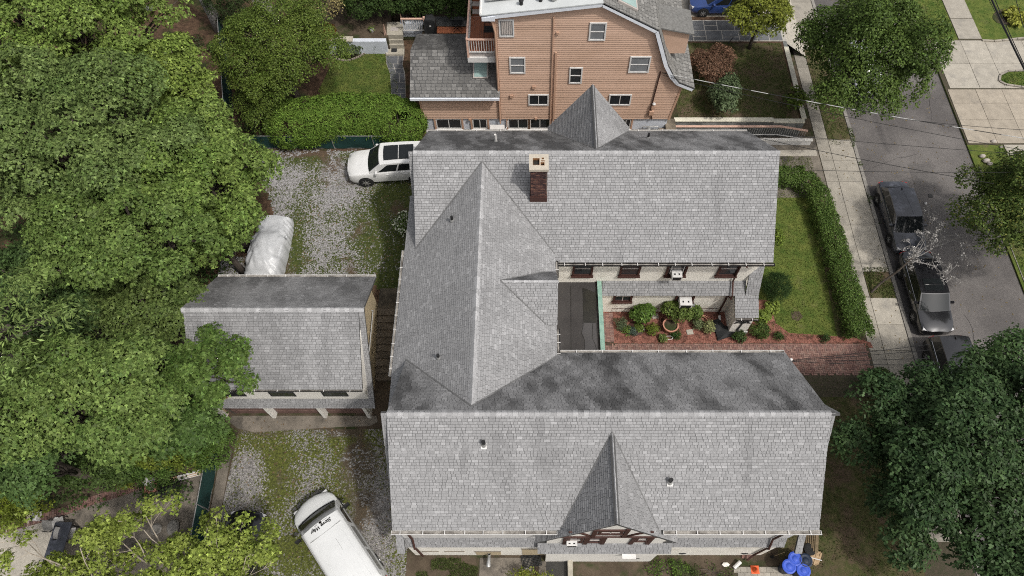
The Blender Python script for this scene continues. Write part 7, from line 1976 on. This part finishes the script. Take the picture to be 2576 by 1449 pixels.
b.grid(lambda i, j: (c.x - .38 + .8*i - .25*(1-i)*j, c.y - .3 + .75*j + .1*i, .02 + .16*(float(vnoise(i*5 + 3, j*5)))*1.2 + .1*math.sin(3.1*i)*math.sin(3.1*j)), 16, 16)
tag(b.build('rubbish_bag', M['black'], smooth=True), 'crumpled shiny black plastic bag beside the hose pot', 'bag')
for i, (u, v, s, lab) in enumerate(((176, 1315, .1, ''), (85, 1297, .2, 'white square bucket at the brick edging'), (372, 1212, .18, 'white square box at the end of the brick edging'), (143, 1308, .09, 'small pale box behind the brick edging'))):
    if not lab: continue
    c = W(u, v, .3); b = MB(); b.box(c.x - s, c.x + s, c.y - s, c.y + s, .02, .35); b.box(c.x - s*1.06, c.x + s*1.06, c.y - s*1.06, c.y + s*1.06, .35, .39); tag(b.build('bucket', M['white']), lab, 'bucket')
c = W(395, 1332); b = MB(); b.lathe([(.2, 0), (.26, .1), (.2, .14), (.06, .06), (0, .05)], c, 18); tag(b.build('stone_bowl', M['kerb'], smooth=50), 'round white bowl on the patio beside the tree', 'bowl')
c = W(440, 1328); b = MB(); b.lathe([(.24, 0), (.28, .2), (.22, .3), (0, .32)], c, 9, 1, 1.3); tag(b.build('white_rock', M['kerb'], smooth=40), 'pale boulder glimpsed between the airy boughs', 'rock')
lum = T('lumber_stack', 'loose pale planks lying along the wood edge of the patio', 'planks', W(470, 1205))
for k in range(7):
    a, c = W(432 + random.uniform(-8, 20), 1211 - k * 1.6, .05), W(505, 1193 - k * 1.2, .05)
    MB().bar(a + Vector((0, 0, .02*k)), c + Vector((0, 0, .02*k)), .09, .03).build('plank', M['timber'] if k % 3 else M['white'], lum)
# ---- courtyard things
t = T('clay_pot', 'large round terracotta pot half full of soil in the mulch bed', 'pot', W(1684, 822))
c = W(1684, 826); b = MB(); b.lathe([(.30, 0), (.37, .36), (.42, .38), (.42, .45), (.355, .45), (.34, .34), (0, .33)], c, 28); b.build('pot', M['terracotta'], t, smooth=45)
b = MB(); b.lathe([(.345, .36), (.2, .40), (0, .38)], c, 20); b.build('soil', M['soil'], t)
def tarp(name, label, pts, z, mat):
    P_ = [W(u, v, z) for u, v in pts]; n = len(P_); ctr = sum(P_, Vector()) / n; b = MB(); vs = [ctr + Vector((0, 0, .10))]; fs = []
    for k in (.5, 1.0):
        for i in range(n): vs.append(ctr.lerp(P_[i], k) + Vector((0, 0, (.07 if k < 1 else 0) + .03 * math.sin(i * 2.3))))
    for i in range(n): j = (i + 1) % n; fs += [(0, 1 + i, 1 + j), (1 + i, 1 + n + i, 1 + n + j, 1 + j)]
    b.add(vs, fs); b.prism([p - Vector((0, 0, z - .01)) for p in P_], (0, 0, .02)); tag(b.build(name, M[mat], smooth=25), label, 'tarpaulin')
tarp('tarpaulin', 'upper black tarpaulin square beside the entry wall', [(1778, 812), (1808, 802), (1826, 822), (1812, 836), (1796, 834), (1788, 822)], .12, 'fabric_black')
tarp('tarpaulin', 'lower black tarpaulin square in front of the entry wall', [(1800, 832), (1832, 818), (1846, 826), (1856, 842), (1850, 846), (1834, 846), (1806, 856), (1804, 846)], .12, 'fabric_black')
tarp('slate_cover', 'dark slate sheet lying at the left of the mulch bed', [(1578, 836), (1580, 820), (1592, 806), (1618, 806), (1622, 822), (1618, 838), (1600, 844)], .10, 'brown')
for u, v, s, lab in ((1735, 836, .14, 'pale square stepping stone right of the big clay pot'), (1648, 796, .14, 'pale flat stone behind the leafy plant')):
    c = W(u, v); b = MB(); b.obox(c + Vector((0, 0, .03)), (s*1.2, .02, 0), (-.02, s, 0), (0, 0, .025)); tag(b.build('stepping_stone', M['concrete']), lab, 'stone')
b = MB(); c = W(1616, 829); b.lathe([(.12, 0), (.14, .06), (.10, .12), (.06, .12), (.05, .02), (0, .02)], c, 16); tag(b.build('stone_ring', M['grey_board'], smooth=40), 'small pale coiled stone ornament in the bed', 'ornament')
b = MB(); c = W(1682, 852); pts = [c + Vector((.2*math.cos(a)*1.0, .10*math.sin(a), .12)) for a in [6.2832*k/16 for k in range(17)]]; b.tube(pts, .016, 6); tag(b.build('wire_hoop', M['white']), 'white oval wire hoop at the front of the bed', 'hoop')
b = MB(); c = W(1765, 808); rnd = random.Random(2)
pts = []
for k in range(90):
    a = k * .42; rr = .3 + .07 * math.sin(k * .37); pts.append(c + Vector((rr * math.cos(a) + .05*math.sin(k*.2), rr * math.sin(a) * .9, .05 + .002 * k + .02 * math.sin(k))))
b.tube(pts, .02, 5); tag(b.build('garden_hose', M['terracotta'], smooth=True), 'coiled reddish garden hose behind the variegated bush', 'hose')
t = T('hose_reel', 'small blue grey hose tap box on the cream wall', 'tap', (8.0, 16.5, .6)); c = WY(1742, 768, 16.5)
MB().box(c.x - .1, c.x + .1, 16.42, 16.6, c.z - .1, c.z + .1).build('box', M['grey_stone'], t); MB().tube([c, c + Vector((-.2, .1, -.3)), c + Vector((-.35, .1, -.5))], .015, 6).build('pipe', M['galv'], t)
b = MB(); c = W(1868, 838); b.box(c.x - .12, c.x + .2, c.y - .06, c.y + .06, .02, .22); tag(b.build('white_block', M['white']), 'small white block at the foot of the palm relief', 'block')
b = MB(); c = W(1908, 806); b.lathe([(.1, 0), (.13, .2), (.1, .2), (.09, .1), (0, .1)], c, 12); tag(b.build('blue_pot', M['paint_slate']), 'dark blue grey pot under the lime plant', 'pot')
# ---- strip along the south wall
sheet('concrete_pad', ccw(wp([(1207, 1403), (1340, 1403), (1340, 1475), (1205, 1475)])), .006, M['concrete_old'])
sheet('pad_strip', ccw(wp([(1314, 1404), (1336, 1404), (1336, 1475), (1314, 1475)])), .011, M['concrete'])
wl = T('basement_well', 'sunken concrete stairwell below the white bay', 'stairwell', W(1380, 1425))
a, c = W(1355, 1412), W(1428, 1452)
MB().box(a.x, c.x, 2.6, 4.18, -.015, .016, (.9, .9, .9)).build('landing', M['concrete_old'], wl)
MB().box(c.x - .95, c.x - .02, 3.35, 4.17, .017, .02).build('dark_floor', M['tar'], wl)  # black sheet over part of the well floor
MB().box(c.x, c.x + .22, 2.6, 4.19, -.015, .35, (1, 1, .95)).build('side_wall', M['concrete'], wl)
dm = T('rubber_mat', 'black rubber mat with a grid of holes outside the cellar door', 'mat', W(1338, 1411))
c = W(1337, 1411); an = R(10)
def mrot(x, y): return (c.x + x*math.cos(an) - y*math.sin(an), c.y + x*math.sin(an) + y*math.cos(an))
for k in range(15):
    x = -.42 + k * .06; b = MB(); b.bar((*mrot(x, -.27), .04), (*mrot(x, .27), .04), .022, .02); b.build('bar', M['fabric_black'], dm)
for k in range(9):
    y_ = -.26 + k * .065; b = MB(); b.bar((*mrot(-.44, y_), .042), (*mrot(.44, y_), .042), .022, .02); b.build('bar', M['fabric_black'], dm)
b = MB(); c = W(1229, 1407, .3); b.tube([(c.x + .05, 4.4, .75), (c.x + .03, 4.28, .5), (c.x, 4.05, .3), (c.x, 3.95, .25)], [.06, .07, .10, .11], 12, caps=False); b.tube([(c.x, 4.02, .28), (c.x, 4.01, .28)], .09, 12); tag(b.build('drain_elbow', M['galv'], smooth=40), 'grey drain pipe elbow sticking out of the south wall', 'pipe')
cone = T('traffic_cone', 'faded orange cone lying beside the paving slabs', 'cone', W(1899, 1433))
c = W(1899, 1434); b = MB(); b.box(c.x - .18, c.x + .18, c.y - .16, c.y + .18, .0, .03); b.build('base', M['orange'], cone)
b = MB(); b.lathe([(.13, .03), (.035, .42), (.03, .42), (0, .38)], c, 14); b.build('body', M['orange'], cone)
pv = sheet('paving_slabs', ccw(wp([(1845, 1424), (2000, 1424), (2010, 1475), (1835, 1475)])), .0, M['joint'])
for j in range(4):
    for k in range(9):
        p = W(1848, 1449); x0 = p.x + k * .29 + (.15 if j % 2 else 0); y0 = W(1848, 1426).y - (j + 1) * .24
        t_ = random.uniform(.75, 1.0); MB().box(x0, x0 + .28, y0, y0 + .23, .001, .022, (t_, t_, t_)).build('slab', M['concrete'], pv)
rb = T('brick_stack', 'short stack of loose red bricks by the south wall', 'bricks', W(1878, 1398))
for k in range(5): p = W(1868 + k * 5.2, 1399); inst('brick', EM[k % 5], rb, Matrix.Translation((p.x, p.y, .0)) @ Matrix.Rotation(R(82), 4, 'Z'))
def bin_(label, u, v, body, lid, z=.86, dx=0, dy=0):
    c = W(u, v, z); t = T('rubbish_bin', label, 'bin', (c.x, c.y, 0), 'round rubbish bins')
    b = MB(); b.lathe([(.22, 0), (.275, .8), (.29, .82), (.29, .85), (.26, .85), (.22, .05), (0, .04)], (c.x, c.y, 0), 22); b.build('body', M[body], t, smooth=40)
    b = MB(); b.lathe([(.30, .85), (.31, .87), (.30, .90), (.24, .915), (.22, .905), (.14, .91), (.12, .93), (.05, .94), (0, .94)], (c.x, c.y, 0), 26); b.build('lid', M[lid], t, smooth=40)
    for sg in (-1, 1): MB().box(c.x + sg * .30 - .03, c.x + sg * .30 + .03, c.y - .06, c.y + .06, .74, .80).build('handle', M[body], t)
bin_('blue lidded bin nearest the house wall', 2000, 1406, 'bin_navy', 'bin_blue')
bin_('blue lidded bin at the left front', 1985, 1425, 'bin_navy', 'bin_blue')
bin_('blue lidded bin at the right front', 2021, 1435, 'bin_navy', 'bin_blue')
bin_('dark navy bin behind the blue lids', 2025, 1411, 'bin_navy', 'bin_navy', .8)
fw = T('firewood_stack', 'tied bundle of pale split firewood by the bins', 'firewood', W(2060, 1405))
c = W(2047, 1403, .2)
for k in range(14):
    x = c.x - .25 + (k % 7) * .085; z0 = .05 + (k // 7) * .10
    MB().bar((x - .12, c.y - .28 + random.uniform(-.05, .05), z0), (x + .12, c.y + .22 + random.uniform(-.05, .05), z0 + .02), .075, .08).build('log', M['timber'], fw)
MB().bar((c.x - .33, c.y + .06, .22), (c.x + .33, c.y - .12, .22), .04, .01).build('strap', M['white'], fw)
fo2 = T('old_timber_stack', 'weathered grey brown boards leaning at the house corner', 'timber', W(2035, 1385))
for k in range(8):
    p = W(2018 + k * 3.6, 1392 - k * 1.5); MB().bar(p + Vector((0, -.2, .05 + .05 * k)), p + Vector((.15, .75, .25 + .06 * k)), .14, .04).build('board', M['timber_old'], fo2)
b = MB(); p = W(2035, 1383, .2); b.lathe([(.18, 0), (.26, .05), (.27, .16), (.18, .2), (.1, .18), (0, .18)], p, 16); tag(b.build('old_tyre', M['tyre'], smooth=40), 'small round black old tyre tucked behind the leaning boards', 'basin')  # shaped as an old tyre lying flat
t = T('garden_fork', 'thin garden tool leaning on the white south wall', 'tool', W(1950, 1398))
b = MB(); p = W(1940, 1402); b.tube([p, (p.x + .25, 4.42, 1.1)], .015, 6); b.build('handle', M['timber_old'], t)
MB().bar((p.x - .02, p.y, .0), (p.x + .05, p.y + .02, .25), .12, .02).build('blade', M['black'], t)
b = MB(); p = W(1825, 1421); b.lathe([(.1, 0), (.13, .08), (.05, .13), (0, .13)], p, 6, 1.4, .8); tag(b.build('white_stone', M['white_wall'], smooth=40), 'white stone at the left end of the paving slabs', 'stone')
px_ = MB(); p = W(992, 1362, 2.2); px_.box(-5.62, -5.34, 4.45, 4.75, 2.3, 2.6)
tag(px_.build('wall_lamp', M['white']), 'small square white lamp box at the south west corner', 'lamp')
# ---- overhead wires
def wire(label, a, b_, sag=.25, r=.012, mat='cable', group='overhead wires'):
    pts = [Vector(a).lerp(Vector(b_), k / 16) - Vector((0, 0, sag * 4 * (k/16) * (1 - k/16))) for k in range(17)]
    m = MB(); m.tube(pts, r, 5, caps=False); tag(m.build('overhead_wire', M[mat]), label, 'wire', group)
S0 = WY(1665, 183, PY - .1)
wire('pale twisted service wire from the salmon house across the street', S0, W(2640, 358, 7.5), .15, .018, 'cable_pale')
wire('thin wire just below the pale twisted service wire', WY(1668, 190, PY - .1), W(2576, 378, 7.2), .2)
wire('upper dark wire crossing above the hedge corner', W(1880, 330, 6.2), W(2640, 392, 7.2), .1)
wire('dark wire from the north wing eave crossing the slate sedan', W(1900, 345, 5.6), W(2500, 462, 7.2), .1, .014)
wire('lower wire parallel to the slate sedan roof', W(2040, 428, 6.5), W(2640, 432, 7.2), .1)
wire('faint wire over the beige driveway', W(2280, 300, 7), W(2640, 330, 7.2), .1)
for i, (du, dv) in enumerate(((0, 0), (0, 5), (2, -4), (-1, 9))):
    wire(['topmost', 'second', 'third', 'lowest'][(2, 1, 0, 3).index(i)] + ' service wire fanning out from the south wing corner', W(1993, 907 + dv * .3, 5.3), W(2340, 880 + dv * 4 + i, 7.0), .08, .012, group='service wires of the south wing')
for i, u in enumerate((2492, 2505, 2478, 2545)):
    wire(['thick middle cable crossing the top right corner', 'right cable of the bundle crossing the top right corner', 'left thin cable of the bundle at the top right', 'single thin cable over the flower bed at top right'][i], W(u - [14, 18, 8, 0][i], -40, 7.5), W(u + [130, 120, 150, 95][i], 260, 7.2), .1, [.05, .022, .015, .018][i], group='cables at the top right')
b = MB(); p = W(1990, 905, 5.3); b.lathe([(.05, -.1), (.06, .05), (0, .08)], p, 8); tag(b.build('wire_insulator', M['white']), 'white insulator where the service wires leave the south wing', 'insulator')
# flower bed at the top right
shrub('hosta', 'yellow hosta plants in the round bed at the top right', at(2552, 40, .25), (.6, .75, .25), 16, .28, (.14, .16, .02), (.30, .31, .06), 0, 'oval', dens=6, nl=4, cat='plant', inner=0)
sheet('round_bed', [W(2535 + 38*math.cos(a), 42 + 20*math.sin(a))[:2] for a in [6.2832*k/18 for k in range(18)]][::-1], -.01, M['soil'])
